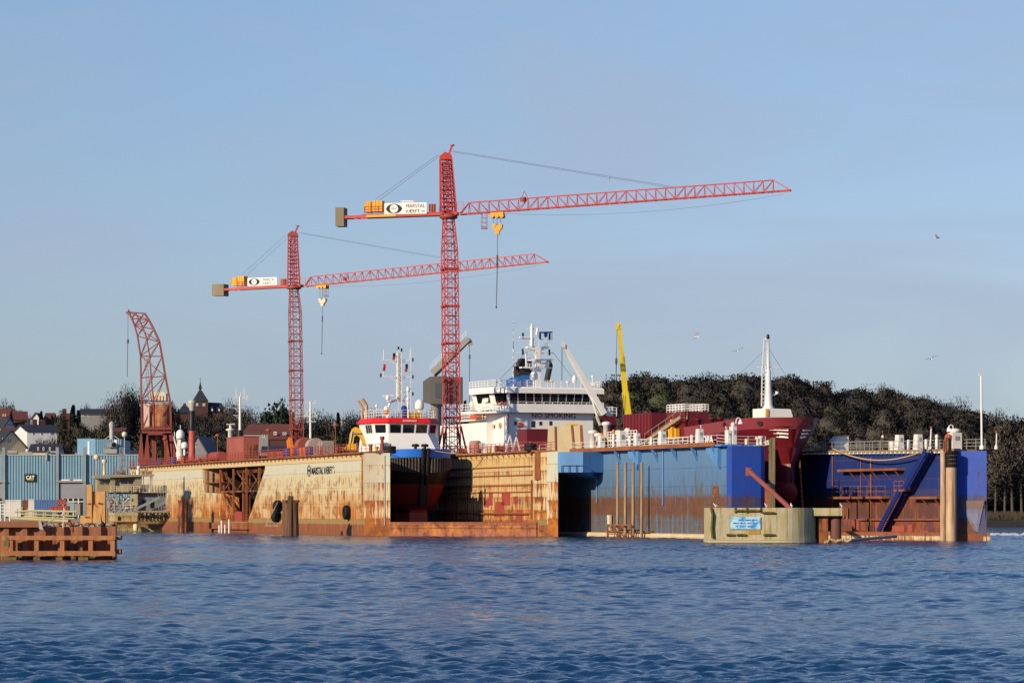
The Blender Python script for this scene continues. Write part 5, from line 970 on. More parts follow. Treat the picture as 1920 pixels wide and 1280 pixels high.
# ---------------------------------------------------------------- yellow telescopic crane beyond the tanker
def mobile_crane():
    D=505; base=W(1180,0,D); base.z=2; t=thing('mobile_crane','mobile crane with long yellow telescopic boom behind the tanker','mobile crane',base)
    P=lambda px,py,o=0:Vector(((px-960)*(D+o)/F-base.x,o,ZP(py,D+o)-2))
    secs=[((1180,796),(1172,735),12.5),((1173,742),(1166,668),10),((1167,676),(1160.5,612),7.5)]
    mb=MB(); k=D/F
    for (a,b,w_) in secs: mb.bar(P(*a),P(*b),w_*k,w_*k*.9)
    mb.build('boom',M['byellow'],t); mb=MB(); mb.hexa([P(1156,618,-.4),P(1165,616,-.4),P(1165,616,.5),P(1156,618,.5),P(1155,606,-.4),P(1163,604,-.4),P(1163,604,.5),P(1155,606,.5)]); mb.tube(P(1158,610,-.5),P(1158,610,.5),.35); mb.build('boom_head',M['byellow'],t)
    mb=MB(); mb.box(-2.5,3,-1.5,1.5,.8,3.2); mb.build('carrier',M['byellow'],t); mb=MB(); [mb.tube((x,-1.6,.8),(x,-1.0,.8),.75,n=14) for x in (-2,0,2.2)]; mb.build('wheels',M['black'],t)
    mb=MB(); mb.hexa([P(1170,800,-1),P(1192,800,-1),P(1192,800,1.5),P(1170,800,1.5),P(1170,791,-1),P(1192,790,-1),P(1192,790,1.5),P(1170,791,1.5)]); mb.bar(P(1181,800),P(1181,950),1.2); mb.build('turret',M['cyellow'],t)
    mb=MB(); rope(mb,P(1157,618),P(1155.5,670),.04); mb.lathe([(.06,-1.1),(.2,-.6),(.2,-.1),(.05,.2)],P(1155.5,672),8); rope(mb,P(1155.5,680),P(1155,727),.06); rope(mb,P(1169,740,-.8),P(1166,795,-.8),.05); mb.build('hoist_rope',M['cable'],t)
mobile_crane()
# ================================================================ ships
def hull(mb,lev,L,n=36,zc=None,mats=None,stern=.9):
    """lev: (z, stem y, half beam, bow length, fullness) from keel to rail; zc sheers the top levels along the length"""
    ts=[(i/n)**1.9 for i in range(n+1)]
    def side(sg):
        rows=[]
        for j,(z,ys,bm,bl,p) in enumerate(lev):
            row=[]
            for t in ts:
                y=ys+(L-ys)*t; s=min(1,(y-ys)/bl); h=bm*(1-(1-s)**p)**(1/p)
                if t>.85: h*=1-(1-stern)*((t-.85)/.15)**2
                row.append((sg*h,y,z+(zc(z,y) if zc else 0)))
            rows.append(row)
        return rows
    for sg in (-1,1):
        r=side(sg)
        for j in range(len(lev)-1): mb.loft([r[j],r[j+1]],mats[j] if mats else 0,True)
    a,b=side(-1),side(1)
    for j in range(len(lev)-1): mb.poly([a[j][-1],b[j][-1],b[j+1][-1],a[j+1][-1]],mats[j] if mats else 0)
    return a,b
def facets(wall,glass,rb,rt,spec,inset=.03,m=0):
    """upright band of facets between two rings; spec[i] = list of (f0,f1,h0,h1) windows on facet i"""
    n=len(rb)
    for i in range(n-1):
        a,b,c,d=Vector(rb[i]),Vector(rb[i+1]),Vector(rt[i+1]),Vector(rt[i]); wall.poly([a,b,c,d],m)
        nr=(b-a).cross(d-a).normalized()
        for (f0,f1,h0,h1) in spec.get(i,[]):
            P=lambda f,h:(a.lerp(b,f)).lerp(d.lerp(c,f),h)+nr*inset
            glass.extr([P(f0,h0),P(f1,h0),P(f1,h1),P(f0,h1)],-nr*inset*.9)
# ---------------------------------------------------------------- tug
xm=(xLi+xRi)/2; yT0=A.y_at(798,xm); T=A.sub(xm,yT0)
tug=thing('tugboat','white and blue tug with red wheelhouse roof in dry dock','tugboat',(T.o.x,T.o.y,0),T.rz)
tz=lambda py,x,y:T.z(py,x,y)
zb_=tz(841,0,0)
sheer=lambda z,y:(-.035*min(y,12)) if z>8 else 0
lev=[(3.6,3.2,3.2,9,2.0),(4.4,2.4,4.3,9,2.0),(7.05,1.1,5.0,8.5,2.1),(7.1,1.1,5.0,8.5,2.1),(8.8,.5,5.25,8,2.2),(10.85,.12,5.35,8,2.3),(zb_,0,5.4,8,2.3)]
mb=MB(); a_,b_=hull(mb,lev,29,mats=[1,1,1,0,0,2],zc=sheer); mb.poly([p for p in a_[4]]+[p for p in b_[4][::-1]],0); mb.build('hull',[M['blackp'],M['antif'],M['tugblue']],tug)
mb=MB()   # black rib fenders round the bow
f=lambda yy,bm,bl,p,y0:bm*(1-(1-min(1,max(0,(yy-y0)/bl)))**p)**(1/p)
arc=[0]; ys_=[(i/300)**2*9 for i in range(301)]
for a,b in zip(ys_,ys_[1:]): arc.append(arc[-1]+math.hypot(b-a,f(b,5.35,8,2.3,0)-f(a,5.35,8,2.3,0)))
M['ribrub']=flat('sunlit_rubber',(.085,.075,.065),.8)  # black rubber lightened to grey: sunlight on the ribs put into the colour
for sg in (-1,1):
    for i in range(19):
        q=.85+i*.44; yy=np.interp(q,arc,ys_); x=f(yy,5.35,8,2.3,0); zb2=8.7+.5*(q/8)**2*2.2
        mb=MB(); mb.tube((sg*(x+.10),yy+.02,10.8-.035*yy),(sg*(x*.985+.10),yy+.12,zb2),.15,n=8); mb.build('rib_fender',M['ribrub'],tug)
mb=MB(); [mb.tube((x,-.25,zb_+.05),(x*.9,.9,6.5),.28,n=10) for x in (-.35,.38)]; mb.hexa([(-.55,.75,4.0),(.55,.75,4.0),(.55,2.4,4.0),(-.55,2.4,4.0),(-.55,.5,7),(.55,.5,7),(.55,1.4,7),(-.55,1.4,7)]); mb.build('bow_fender',M['black'],tug)
mb=MB(); mb.box(-1.2,1.2,3.5,24,3.2,3.62); mb.build('skeg',M['antif'],tug)
z0,z1,z2,z3=tz(846,0,8),tz(813,0,8.6),tz(793.5,0,8.6),tz(783.5,0,9)
rb=[(-4.9,16,z1),(-4.6,10.4,z1),(-2.9,8.6,z1),(2.9,8.6,z1),(4.6,10.4,z1),(4.9,16,z1)]
rt=[(-5.15,16,z2),(-4.85,10.25,z2),(-3.0,8.3,z2),(3.0,8.3,z2),(4.85,10.25,z2),(5.15,16,z2)]
lo=[(-5.2,16.5,z0-.6),(-5.2,9.5,z0-.6),(-3.6,6.2,z0-.6),(3.8,6.2,z0-.6),(5.2,9.0,z0-.6),(5.3,16.5,z0-.6)]
wl=MB();gl=MB()
facets(wl,gl,rb,rt,{0:[(.50,.64,.1,.88),(.67,.80,.1,.88),(.83,.95,.1,.88)],1:[(.17,.84,.1,.88)],2:[(.04,.31,.1,.88),(.36,.64,.1,.88),(.69,.96,.1,.88)],3:[(.15,.85,.1,.88)],4:[(.05,.2,.1,.88),(.25,.4,.1,.88)]})
facets(wl,gl,lo,rb,{}); wl.poly(rt); sw=wl.build('wheelhouse',M['white'],tug); gl.build('window',M['glass'],sw)
mb=MB(); r0=[Vector(p)*1 for p in rt]; e=lambda p,s,dz:(p[0]*s,8.3+(p[1]-8.3)*s-(s-1)*4,p[2]+dz)
mb.loft([[e(p,1.05,.02) for p in rt],[e(p,1.06,.12) for p in rt],[e(p,.97,z3-z2) for p in rt]],0,False); mb.poly([e(p,.97,z3-z2) for p in rt]); mb.build('red_roof_band',M['tugred'],tug)
t=text_mb('JOHN MARSTAL'[:4]+' '+'HAMILTON'[:0],.01,lambda x,y,z:(x,y,z)) if 0 else None
mb=MB()   # small raised pale lettering strip on the roof band is illegible in the picture: short ticks
for i in range(14): mb.box(-.9+i*.145,-.82+i*.145,8.02,8.06,(z2+z3)/2-.12,(z2+z3)/2+.06)
mb.build('name_ticks',M['white'],tug)
zr=z3
mb=MB(); rail(mb,[(-4.6,15,zr),(-4.4,9.8,zr),(-2.8,8.6,zr),(2.8,8.6,zr),(4.4,9.8,zr),(4.6,15,zr)],1.15,1.0,3,.05); mb.build('roof_rail',M['white'],tug)
# mast with arch, spars, radars
yM=12.5; Xm=T.x_at(748.5,yM); D=T.D(0,yM); k=D/F; zz=lambda py:ZP(py,D); xx=lambda px:T.x_at(px,yM)
mb=MB(); zt=zz(661); lat_mast(mb,(Xm,yM,zz(752)),(Xm,yM,zt),.62,.5,11,.12,.06); mb.box(Xm-.22,Xm+.22,yM-.1,yM+.1,zz(752),zt); mb.tube((Xm-.1,yM,zt),(Xm-.1,yM,zz(652)),.05); mb.lathe([(.10,0),(.12,.2),(.08,.35)],(Xm-.05,yM,zz(652)),8)
mb.build('mast',M['white'],tug)
mb=MB(); mb.path([(xx(727),yM,zr),(xx(729),yM,zz(760)),(xx(733),yM,zz(753)),(xx(744),yM,zz(750)),(xx(757),yM,zz(750)),(xx(764),yM,zz(754)),(xx(766),yM,zz(765)),(xx(766),yM,zr)],.16,8); ladder(mb,(Xm,yM-.4,zr),(Xm,yM-.4,zz(752)),.5,.35,.06,(1,0,0)); mb.build('mast_arch',M['white'],tug)
mb=MB()
for py,a,b in ((675,716,774),(706,714,776)):
    mb.bar((xx(a),yM,zz(py)),(Xm,yM,zz(py)),.16,.12); mb.bar((xx(a+12),yM,zz(py)),(Xm,yM,zz(py+12)),.10); mb.bar((Xm,yM,zz(py)),(xx(b),yM,zz(py-1)),.09); mb.bar((Xm,yM,zz(py+6)),(xx(b-8),yM,zz(py)),.08)
mb.bar((Xm,yM,zz(662)),(xx(738),yM,zz(672)),.08); mb.bar((Xm,yM,zz(735)),(xx(768),yM,zz(734)),.06); mb.bar((xx(757),yM,zz(748)),(xx(766),yM,zz(733)),.1); mb.tube((xx(719.5),yM,zz(675)),(xx(719.5),yM,zz(656)),.05); mb.tube((xx(769),yM,zz(675)),(xx(769),yM,zz(656)),.04); mb.tube((xx(719),yM,zz(706)),(xx(719),yM,zz(692)),.04); mb.tube((xx(778),yM+2,zr),(xx(778),yM+2,zz(650)),.04); mb.build('spars',M['white'],tug)
mb=MB(); [mb.lathe([(.13,-.25),(.13,.25)],(xx(a),yM,zz(b)),8) for a,b in ((774,674),(774,706),(774,738),(747,652),(753,656),(752,688),(752,720),(714,704))]; mb.build('mast_lamps',M['blackp'],tug)
mb=MB(); mb.bar((xx(715),yM-.8,zz(743)),(xx(734),yM-.8,zz(741)),.22,.25); mb.lathe([(.25,0),(.3,.2),(.3,.45),(.2,.6)],(xx(724),yM-.8,zz(750)),10); mb.tube((xx(724),yM-.8,zz(752)),(xx(727),yM,zz(752)),.12); mb.build('radar_scanner',M['white'],tug)
def flag(px,py,h,c1,c2,nm):
    mb=MB(); a=(xx(px),yM-.1,zz(py)); k2=h*k; n=6
    for i in range(2): 
        for j in range(n): f0,f1=j/n,(j+1)/n; w0=.22+.08*math.sin(j*2.); mb.add([(a[0]+(-.18+i*.18)+f0*-.10,a[1]+.06*math.sin(j*1.7),a[2]-k2*f0),(a[0]+(0+i*.18)+f0*-.10,a[1]+.08*math.cos(j*1.3),a[2]-k2*f0),(a[0]+(0+i*.2)+f1*-.10,a[1]+.08*math.cos((j+1)*1.3),a[2]-k2*f1),(a[0]+(-.2+i*.2)+f1*-.10,a[1]+.06*math.sin((j+1)*1.7),a[2]-k2*f1)],[(0,1,2,3)],0 if j<n*.5 else 1)
    mb.build('flag',[c1,c2],tug)
flag(721,683,13,M['tugred'],M['tugred'],0); flag(762.5,682,15,M['blackp'],M['tugred'],0); flag(739,662,13,M['blackp'],M['tugred'],0)
def radome(px,pb,pt,wpx,par,fr,y,mat='white',name='radome'):
    Dd=fr.D(0,y); kk=Dd/F; x=fr.x_at(px,y); mb=MB(); mb.dome((x,y,ZP(pb,Dd)),wpx*kk/2,(pb-pt)*kk,16); mb.tube((x,y,ZP(pb,Dd)-1.2),(x,y,ZP(pb,Dd)+.05),wpx*kk*.16); return mb.build(name,M[mat],par)
radome(786.5,768,748,17,tug,T,11.5); radome(724.5,770,761,8.5,tug,T,11); radome(706,764,758,4.5,tug,T,11); radome(765,751,744,6,tug,T,12.3); radome(765,734,724,6,tug,T,12.4)
mb=MB(); D=T.D(0,9.5); x=T.x_at(757.5,9.5); r=5.8*D/F; mb.lathe([(r,0),(r*1.02,.9),(r*.96,1.5),(r*.6,1.75),(.05,1.8)],(x,9.5,zr),14); mb.build('blue_canvas_cover',M['bluecover'],tug)
mb=MB(); x=T.x_at(779,9.8); mb.hexa([(x-.75,9.3,zr),(x+.75,9.3,zr),(x+.75,10.6,zr),(x-.75,10.6,zr),(x-.8,9.2,zr+.8),(x+.8,9.2,zr+.8),(x+.8,10.7,zr+.8),(x-.8,10.7,zr+.8)]); mb.box(x-.85,x+.85,9.15,10.75,zr+.8,zr+.9); mb.build('yellow_locker',M['byellow'],tug)
mb=MB(); x=T.x_at(724,9.3); mb.lathe([(.2,0),(.42,.2),(.42,.5),(.2,.62)],(x,9.3,zr+.5),10); mb.build('orange_float',M['orange'],tug)
for px in (783,800.5):   # bow bollards with black sheaves
    yb=2.2; x=T.x_at(px-4,yb); z=tz(841,0,yb); mb=MB(); mb.tube((x,yb,z-1),(x,yb,z+.6),.22); mb.tube((x-.5,yb,z+.45),(x+.5,yb,z+.45),.18); mb.lathe([(.3,.3),(.34,.5),(.3,.7)],(x,yb,z),10); mb.build('bow_bollard',M['blackp'],tug)
M['exh']=paint('exhaust_steel',(.55,.38,.20),.1,.5)
for px,pt in ((675,752),(683,749)):
    y=17; D=T.D(-5,y); x=T.x_at(px+4,y); mb=MB(); mb.tube((x,y,ZP(846,D)),(x,y,ZP(pt+10,D)),.18 if px<680 else .26); mb.tube((x,y,ZP(pt+10,D)-.05),(x-.65,y,ZP(pt,D)+.1),.18 if px<680 else .26); mb.build('exhaust_pipe',M['exh'],tug)
mb=MB(); x=T.x_at(820,9.5); tyre(mb,(5.5,8.5,9.7),.85,'x',.6); tyre(mb,(5.3,7.3,9.0),.8,'x',.6); mb.build('side_tyres',M['black'],tug)
mb=MB(); a=Vector((.5,.4,zb_-.1)); q=A.w(xRi-.4,A.y_at(905,xRi-.4),AD); ql=T.l(q); rope(mb,a,(ql[0],ql[1],AD-.15),.06,.25,6); rope(mb,T_:=Vector((-3.4,1.8,zb_)),(-2.2,1.0,zb_-1.1),.04,.2,4); rope(mb,(-2.2,1.0,zb_-1.1),(-1.0,.2,zb_+.1),.04,.2,4)
o=mb.build('mooring_rope',M['rope'],None,(T.o.x,T.o.y,0),T.rz); tag(o,'yellow mooring rope from tug bow to the dock wall','rope')
for i in range(3):
    o=MB(); o.box(-1.3,1.3,-.5,.5,1.9,3.2); o=o.build('keel_block',M['redox'],None,T.w(0,4+i*7,0),T.rz); tag(o,('keel block under the tug stem, nearest of the row','keel block under the tug amidships','keel block under the tug stern')[i],'keel block','keel blocks under the tug')
# ---------------------------------------------------------------- tanker
xc0=(xb+xbi)/2; S=B.sub(xc0,B.y_at(1495,xc0)); HB=(xbi-xb)/2-.75; hb=HB/7.7
tk=thing('tanker','maroon tanker with white bridge block in the blue floating dock','tanker',(S.o.x,S.o.y,0),S.rz)
ztop=S.z(783,0,2); yF1=S.y_at(1288,-HB); zF1=S.z(800,-HB,yF1); zk=S.z(804,0,2); LS=104
def shS(z,y): return (zF1-ztop)*min(1,max(0,(y-4)/(yF1-4)))*(1 if z>12 else 0)
lev=[(4.1,3,2.6,30,1.7),(5.4,1.3,4.6,32,1.7),(6.9,1.5,5.6,32,1.75),(6.95,1.5,5.6,32,1.75),(9.2,1.9,6.5,25,1.85),(11.2,1.25,7.1,17,2.0),(zk-.02,.40,7.55,11,2.2),(zk,.38,7.56,11,2.2),(ztop,0,7.7,10.8,2.4)]; lev=[(a,b,c*hb,d,e) for a,b,c,d,e in lev]
mb=MB(); yq=yF1+1
def cut(mb,lv,y0,y1,mats,n=40):
    ts=[y0+(y1-y0)*(i/n)**1.7 for i in range(n+1)]
    for sg in (-1,1):
        rows=[]
        for (z,ys,bm,bl,p) in lv:
            row=[]
            for y in ts:
                yy=max(y,ys); s=min(1,(yy-ys)/bl); row.append((sg*bm*max(0,(1-(1-s)**p))**(1/p),yy,z+shS(z,yy)))
            rows.append(row)
        for j in range(len(lv)-1): mb.loft([rows[j],rows[j+1]],mats[j],True)
cut(mb,lev,0,yq,[1,1,1,0,0,0,0,2]); cut(mb,lev[:6]+[(11.75,2.2,7.35*hb,17,2.0)],yq,LS,[1,1,1,0,0,0],14)
mb.poly([(-HB,yq,11.7),(HB,yq,11.7),(HB,yq,zF1),(-HB,yq,zF1)],0); mb.poly([(-HB*.95,yq,11.7),(HB*.95,yq,11.7),(HB*.95,LS,11.7),(-HB*.95,LS,11.7)],0)
fc=[( -7.5*hb*(1-(1-min(1,y/12.5))**2.3)**(1/2.3),y,ztop-1.1) for y in (.3,1,2,3.5,5,8,12,yq)]; mb.poly(fc+[(-x,y,z) for x,y,z in fc[::-1]],0)
mb.poly([(-HB*.95,LS,4),(HB*.95,LS,4),(HB*.95,LS,11.7),(-HB*.95,LS,11.7)],0)
hl=mb.build('hull',[M['maroon'],M['bulb'],M['maroonl']],tk)
mb=MB(); zbt=5.6; secs=[]
for i in range(11):
    f=i/10; y=.25+9.5*f; r=1.55*math.sqrt(max(.02,1-(1-min(1,f*1.9))**2)); secs.append([(r*.66*math.cos(a),y,zbt+.05+r*1.12*math.sin(a)+.4*f) for a in np.linspace(0,2*math.pi,16,endpoint=False)])
mb.loft(secs,0,True,True,True); mb.build('bulbous_bow',M['bulb'],tk)
for sg in (-1,1):   # white stripes either side of the stem
    mb=MB()
    for j in range(3):
        z=zk-.30-j*.44; pts=[]
        lv=[l for l in lev if l[0]<=z][-1]; up=[l for l in lev if l[0]>z][0]; f=(z-lv[0])/(up[0]-lv[0]); ys,bm,bl,p=[lv[q]+(up[q]-lv[q])*f for q in (1,2,3,4)]
        prev=None
        for i in range(9):
            y=ys+.10+(3.6-.75*j)*(i/8)**1.6; s=min(1,(y-ys)/bl); x=sg*(bm*(1-(1-s)**p)**(1/p)+.10); zz_=z+.035*i
            if prev: mb.add([prev,(x,y-.05,zz_),(x,y-.05,zz_+.22),(prev[0],prev[1],prev[2]+.22)],[(0,1,2,3)])
            prev=(x,y-.05,zz_)
    mb.build('bow_stripes',M['white'],tk)
def hp(y,z,off=.04,sg=-1):
    lv=[l for l in lev if l[0]<=z][-1]; up=([l for l in lev if l[0]>z] or [lev[-1]])[0]; f=(z-lv[0])/max(1e-6,up[0]-lv[0]); ys,bm,bl,p=[lv[q]+(up[q]-lv[q])*f for q in (1,2,3,4)]; s=max(0,min(1,(y-ys)/bl)); return Vector((sg*(bm*(1-(1-s)**p)**(1/p)+off),y,z))
mb=MB()
for (y,sg) in ((2.6,-1),(9.5,-1),(1.2,1)):
    c=hp(y,(zk+ztop)/2,0,sg); d1=(hp(y+.3,(zk+ztop)/2,0,sg)-c).normalized(); up=Vector((0,0,1)); nn=d1.cross(up).normalized()*(-sg if d1.cross(up).x*sg<0 else 1)
    nn=Vector((sg*abs(d1.y),-abs(d1.x) if True else 0,0)).normalized(); mb.extr([c+nn*.05+d1*.42*math.cos(a)+up*.30*math.sin(a) for a in np.linspace(0,2*math.pi,16,endpoint=False)],nn*.05)
mb.build('fairlead',M['blackp'],tk)
yN=S.y_at(1328,-HB); zN=S.z(831,-HB,yN)
t=text_mb('OPA',1.55,lambda x,y,z:(-HB*1.0-.10-z+.0*y,yN-x*1.1,zN+y*.9),.02,'CENTER',.03); t.build('ship_name',M['white'],tk)
# foremast and its house
yM=7.0; D=S.D(0,yM); k=D/F; X=lambda px:S.x_at(px,yM); Zt=lambda py:ZP(py,D)
mb=MB(); zb0=Zt(784); mb.extr([(X(1424),yM-1.6,zb0-.6),(X(1472),yM-1.6,zb0-.6),(X(1476),yM-1.6,Zt(780)),(X(1472),yM-1.6,Zt(767)),(X(1424),yM-1.6,Zt(766))],(0,3.6,0)); mb.build('mast_house',M['white'],tk)
mb=MB(); mb.box(X(1425.5),X(1430),yM-1.72,yM-1.6,Zt(781),Zt(768)); mb.build('yellow_door',M['cyellow'],tk)
mb=MB(); xm_=X(1440); mb.lathe([(11*k,0),(8*k,.5),(6.4*k,2.4),(5.0*k,4.7),(3.6*k,4.95),(2.7*k,7.6),(2.2*k,8.7)],(xm_,yM,Zt(766)),14); fm=mb.build('foremast',M['white'],tk)
mb=MB(); top=Zt(766)+8.65; mb.lathe([(.16,0),(.2,.1),(.2,.5),(.1,.6)],(xm_,yM,top),8); mb.build('mast_light',M['blackp'],fm)
mb=MB(); ladder(mb,(X(1430),yM-.2,Zt(762)),(X(1432),yM-.1,Zt(690)),.5,.45,.12,(1,0,0)); ladder(mb,(X(1432.5),yM-.1,Zt(690)),(X(1435),yM-.1,Zt(637)),.5,.45,.10,(1,0,0)); mb.bar((X(1421),yM,Zt(688)),(X(1463),yM,Zt(688)),.14); mb.bar((X(1430),yM,Zt(697)),(X(1452),yM,Zt(697)),.5,.1); mb.bar((X(1428),yM,Zt(738)),(X(1446),yM,Zt(738)),.5,.1); mb.bar((X(1446),yM,Zt(742)),(X(1457),yM,Zt(737)),.18); mb.lathe([(.2,0),(.25,.3)],(X(1457),yM,Zt(738)),8); mb.bar((X(1438),yM,Zt(640)),(X(1434),yM,Zt(636)),.3); mb.build('mast_fittings',M['white'],fm)
mb=MB(); rope(mb,(xm_,yM,top-1),(-5.2,yF1+2,zF1),.02); rope(mb,(xm_,yM,top-1),(4.5,5,ztop),.02); rope(mb,(xm_,yM,top-2),(3,9,ztop),.016); mb.build('forestay',M['cable'],fm)
for x,y in ((-4.5,13),(-4.7,15.2),(-4.9,19),(-5.1,22.5)): mb=MB(); mb.lathe([(.3,0),(.3,.8),(.45,.85),(.45,1.1)],(x,y,ztop-1.1+.3),10); mb.build('mooring_bitt',M['maroon'],tk)
# cargo deck: maroon tanks, manifold tower, gangway, pipe racks
zd=11.7
def dk(px,x): return S.y_at(px,x)
xk=-1.0; ya,yb=dk(1250,xk),dk(1196,xk); D=S.D(xk,(ya+yb)/2); zt=ZP(775.5,D)
mb=MB(); mb.box(xk-2.2,xk+2.2,ya,yb,zd,zt); 
for i in range(9): y=ya+(yb-ya)*(i+.5)/9; mb.box(xk-2.28,xk-2.18,y-.15,y+.15,zd,zt-.05)
mb.build('deck_house',M['maroon'],tk)
xk=-3.6; ya,yb=dk(1296,xk),dk(1262,xk); D=S.D(xk,ya); za=ZP(790,D); zc_=ZP(771,D)
mb=MB(); mb.box(xk-.9,xk+2.5,ya,yb,zd,zc_); [mb.tube((xk-1.0,ya+(yb-ya)*f,za+.3),(xk-.85,ya+(yb-ya)*f,za+.3),.55,n=14) for f in (.2,.5,.8)]; mb.tube((xk+.5,ya-.05,zc_-1.2),(xk+.5,ya-.2,zc_-1.2),.6); mb.build('manifold_tower',M['maroon'],tk)
mb=MB(); zq_=ZP(757,D); rail(mb,[(xk+2.4,ya,zc_),(xk-.9,ya,zc_),(xk-.9,yb,zc_),(xk+2.4,yb,zc_),(xk+2.4,ya,zc_)],zq_-zc_,1.0,3,.09); mb.build('tower_railing',M['white'],tk)
mb=MB(); g0=S.y_at(1215,-5.6); g1=S.y_at(1282,-4.7); stair(mb,(-5.6,g0,S.z(828,-5.6,g0)),(-4.7,g1,S.z(782,-4.7,g1)),1.0,20,True); mb.build('gangway',M['galv'] if 'galv' in M else paint('dull_gangway',(.34,.27,.16),.25,.7),tk)
mb=MB(); xk=-5.9; ya,yb=dk(1194,xk),dk(1140,xk); rail(mb,[(xk,ya,zd+.9),(xk,yb,zd+.9)],1.5,1.0,4,.08); rail(mb,[(xk,dk(1290,xk),zd),(xk,yb,zd)],1.1,1.6,3,.06); mb.build('deck_railing',M['white'],tk)
mb=MB()
for i in range(9):
    xk=-4.6+.8*(i%4); ya,yb=dk(1275-i*6,xk),dk(1120,xk); mb.tube((xk,ya,zd+.7+.25*(i%3)),(xk,yb,zd+.7+.25*(i%3)),.22)
for i in range(7): y=dk(1260-i*18,-4); mb.box(-5.4,-2.0,y,y+.3,zd,zd+1.7)
mb.build('cargo_pipes',M['maroon'],tk)
for i,(px,h) in enumerate(((1262,786),(1258,800),(1270,803),(1130,812),(1141,818))): y=dk(px,-5.0); mb=MB(); mb.box(-5.2,-4.7,y,y+.5,zd+1,S.z(h,-5,y)); mb.build('yellow_valve',M['cyellow'],tk)
for px,pt,w_ in ((1112,806,.5),(1122,811,.4),(1137,790,.45),(1160,806,.35),(1177,802,.3)): y=dk(px,-4.4); h=S.z(pt,-4.4,y); mb=MB(); mb.lathe([(w_,zd),(w_,h-.6),(w_*1.5,h-.5),(w_*1.5,h-.15),(w_*.6,h)],(-4.4,y,0),10); mb.build('deck_vent',M['whitew'],tk)
# maroon pedestal with white knuckle boom
def ship_crane():
    x=-3.0; y=dk(1140,x); D=S.D(x,y); k=D/F; P=lambda px,py,o=0:Vector((S.x_at(px,y+o),y+o,ZP(py,S.D(x,y+o))))
    mb=MB(); c=P(1140,800); mb.lathe([(1.0,0),(1.0,ZP(800,D)-zd),(1.3,ZP(797,D)-zd)],(c.x,y,zd),16); mb.hexa([P(1122,800,-1),P(1156,800,-1),P(1156,800,1.6),P(1122,800,1.6),P(1128,779,-1),P(1154,781,-1),P(1154,781,1.6),P(1128,779,1.6)]); pd=mb.build('crane_pedestal',M['maroon'],tk)
    mb=MB(); a,b=P(1131,776,-.8),P(1057,649,-.8); d=(b-a).normalized(); n=Vector((-d.z,0,d.x)); w0,w1=11*k/2,6*k/2
    mb.hexa([a-n*w0+Vector((0,-.55,0)),a+n*w0+Vector((0,-.55,0)),a+n*w0+Vector((0,.55,0)),a-n*w0+Vector((0,.55,0)),b-n*w1+Vector((0,-.35,0)),b+n*w1+Vector((0,-.35,0)),b+n*w1+Vector((0,.35,0)),b-n*w1+Vector((0,.35,0))]); mb.hexa([P(1052,652,-1.3),P(1060,655,-1.3),P(1060,655,-.3),P(1052,652,-.3),P(1053,640,-1.3),P(1060,642,-1.3),P(1060,642,-.3),P(1053,640,-.3)]); mb.build('crane_boom',M['white'],pd)
    mb=MB(); mb.tube(P(1124,795,-1),P(1110,748,-.9),.16); mb.bar(P(1118,780,-1.2),P(1125,797,-1.2),.25); mb.build('boom_ram',M['cream2'],pd)
    mb=MB(); rope(mb,P(1053,652,-.8),P(1052.5,715,-.8),.03); rope(mb,P(1055,652,-.8),P(1054,715,-.8),.03); mb.build('hoist_rope',M['cable'],pd)
    mb=MB(); rail(mb,[P(1128,779,-1),P(1156,780,-1)],1.2,1.0,3,.07); mb.box(P(1140,0).x,P(1147,0).x,y-.5,y+.5,ZP(780,D),ZP(762,D)); mb.build('crane_platform',M['white'],pd)
M['cream2']=paint('ivory_paint',(.72,.68,.56),.03,.5,.10)
ship_crane()
# accommodation block
yF=S.y_at(1022,0); DF=S.D(0,yF); XF=lambda px,o=0:S.x_at(px,yF+o); ZF=lambda py:ZP(py,DF)
xl,xr=XF(953),XF(1112); zA,zB_,zC,zD,zE=zd,ZF(771),ZF(757.5),ZF(737),ZF(726)
LB=17
wl=MB();gl=MB(); wl.box(xl,xr,yF,yF+LB,zA,zB_-.02)
ac=wl.build('accommodation_block',M['white'],tk)
mb=MB()
for (pa,pb,ta,tb) in ((964,969,790,797),(996,1003,789,801),(1011,1016,790,797),(1030,1035,789,797)): mb.box(XF(pa),XF(pb),yF-.05,yF+.02,ZF(tb),ZF(ta))
for i,yy in enumerate((3,5.5,8.5,11,14)): mb.box(xl-.04,xl+.02,yF+yy,yF+yy+.7,ZF(802),ZF(795))
mb.build('porthole_windows',M['glass'],ac)
mb=MB(); mb.box(XF(972),XF(980),yF-.12,yF+.02,ZF(801),ZF(793)); mb.build('red_fire_locker',M['hivis'],ac)
mb=MB(); yy=yF+5.5; mb.bar((xl-.1,yF+.1,ZF(773)),(xl-.1,yF+12,ZF(773)),.1,.25); mb.tube((xl-.08,yF-.1,ZF(813)),(xl-.08,yF-.1,ZF(773)),.08); mb.build('red_fire_pipe',M['hivis'],ac)
mb=MB(); tyre(mb,(xl-.12,yF+3.2,ZF(797)),.42,'x',.12); mb.build('lifebuoy',M['orange'],ac)
t=text_mb('NO SMOKING',1.02,lambda x,y,z:(XF(1038)+x*1.09,yF-.03-z,ZF(783)+y),.02,'CENTER',.0); t.build('warning_lettering',M['blackl'],ac)
mb=MB(); mb.box(xl-1.2,xl-.02,yF+6,yF+LB+10,zd,ZF(790)); mb.build('aft_house',M['white'],tk)
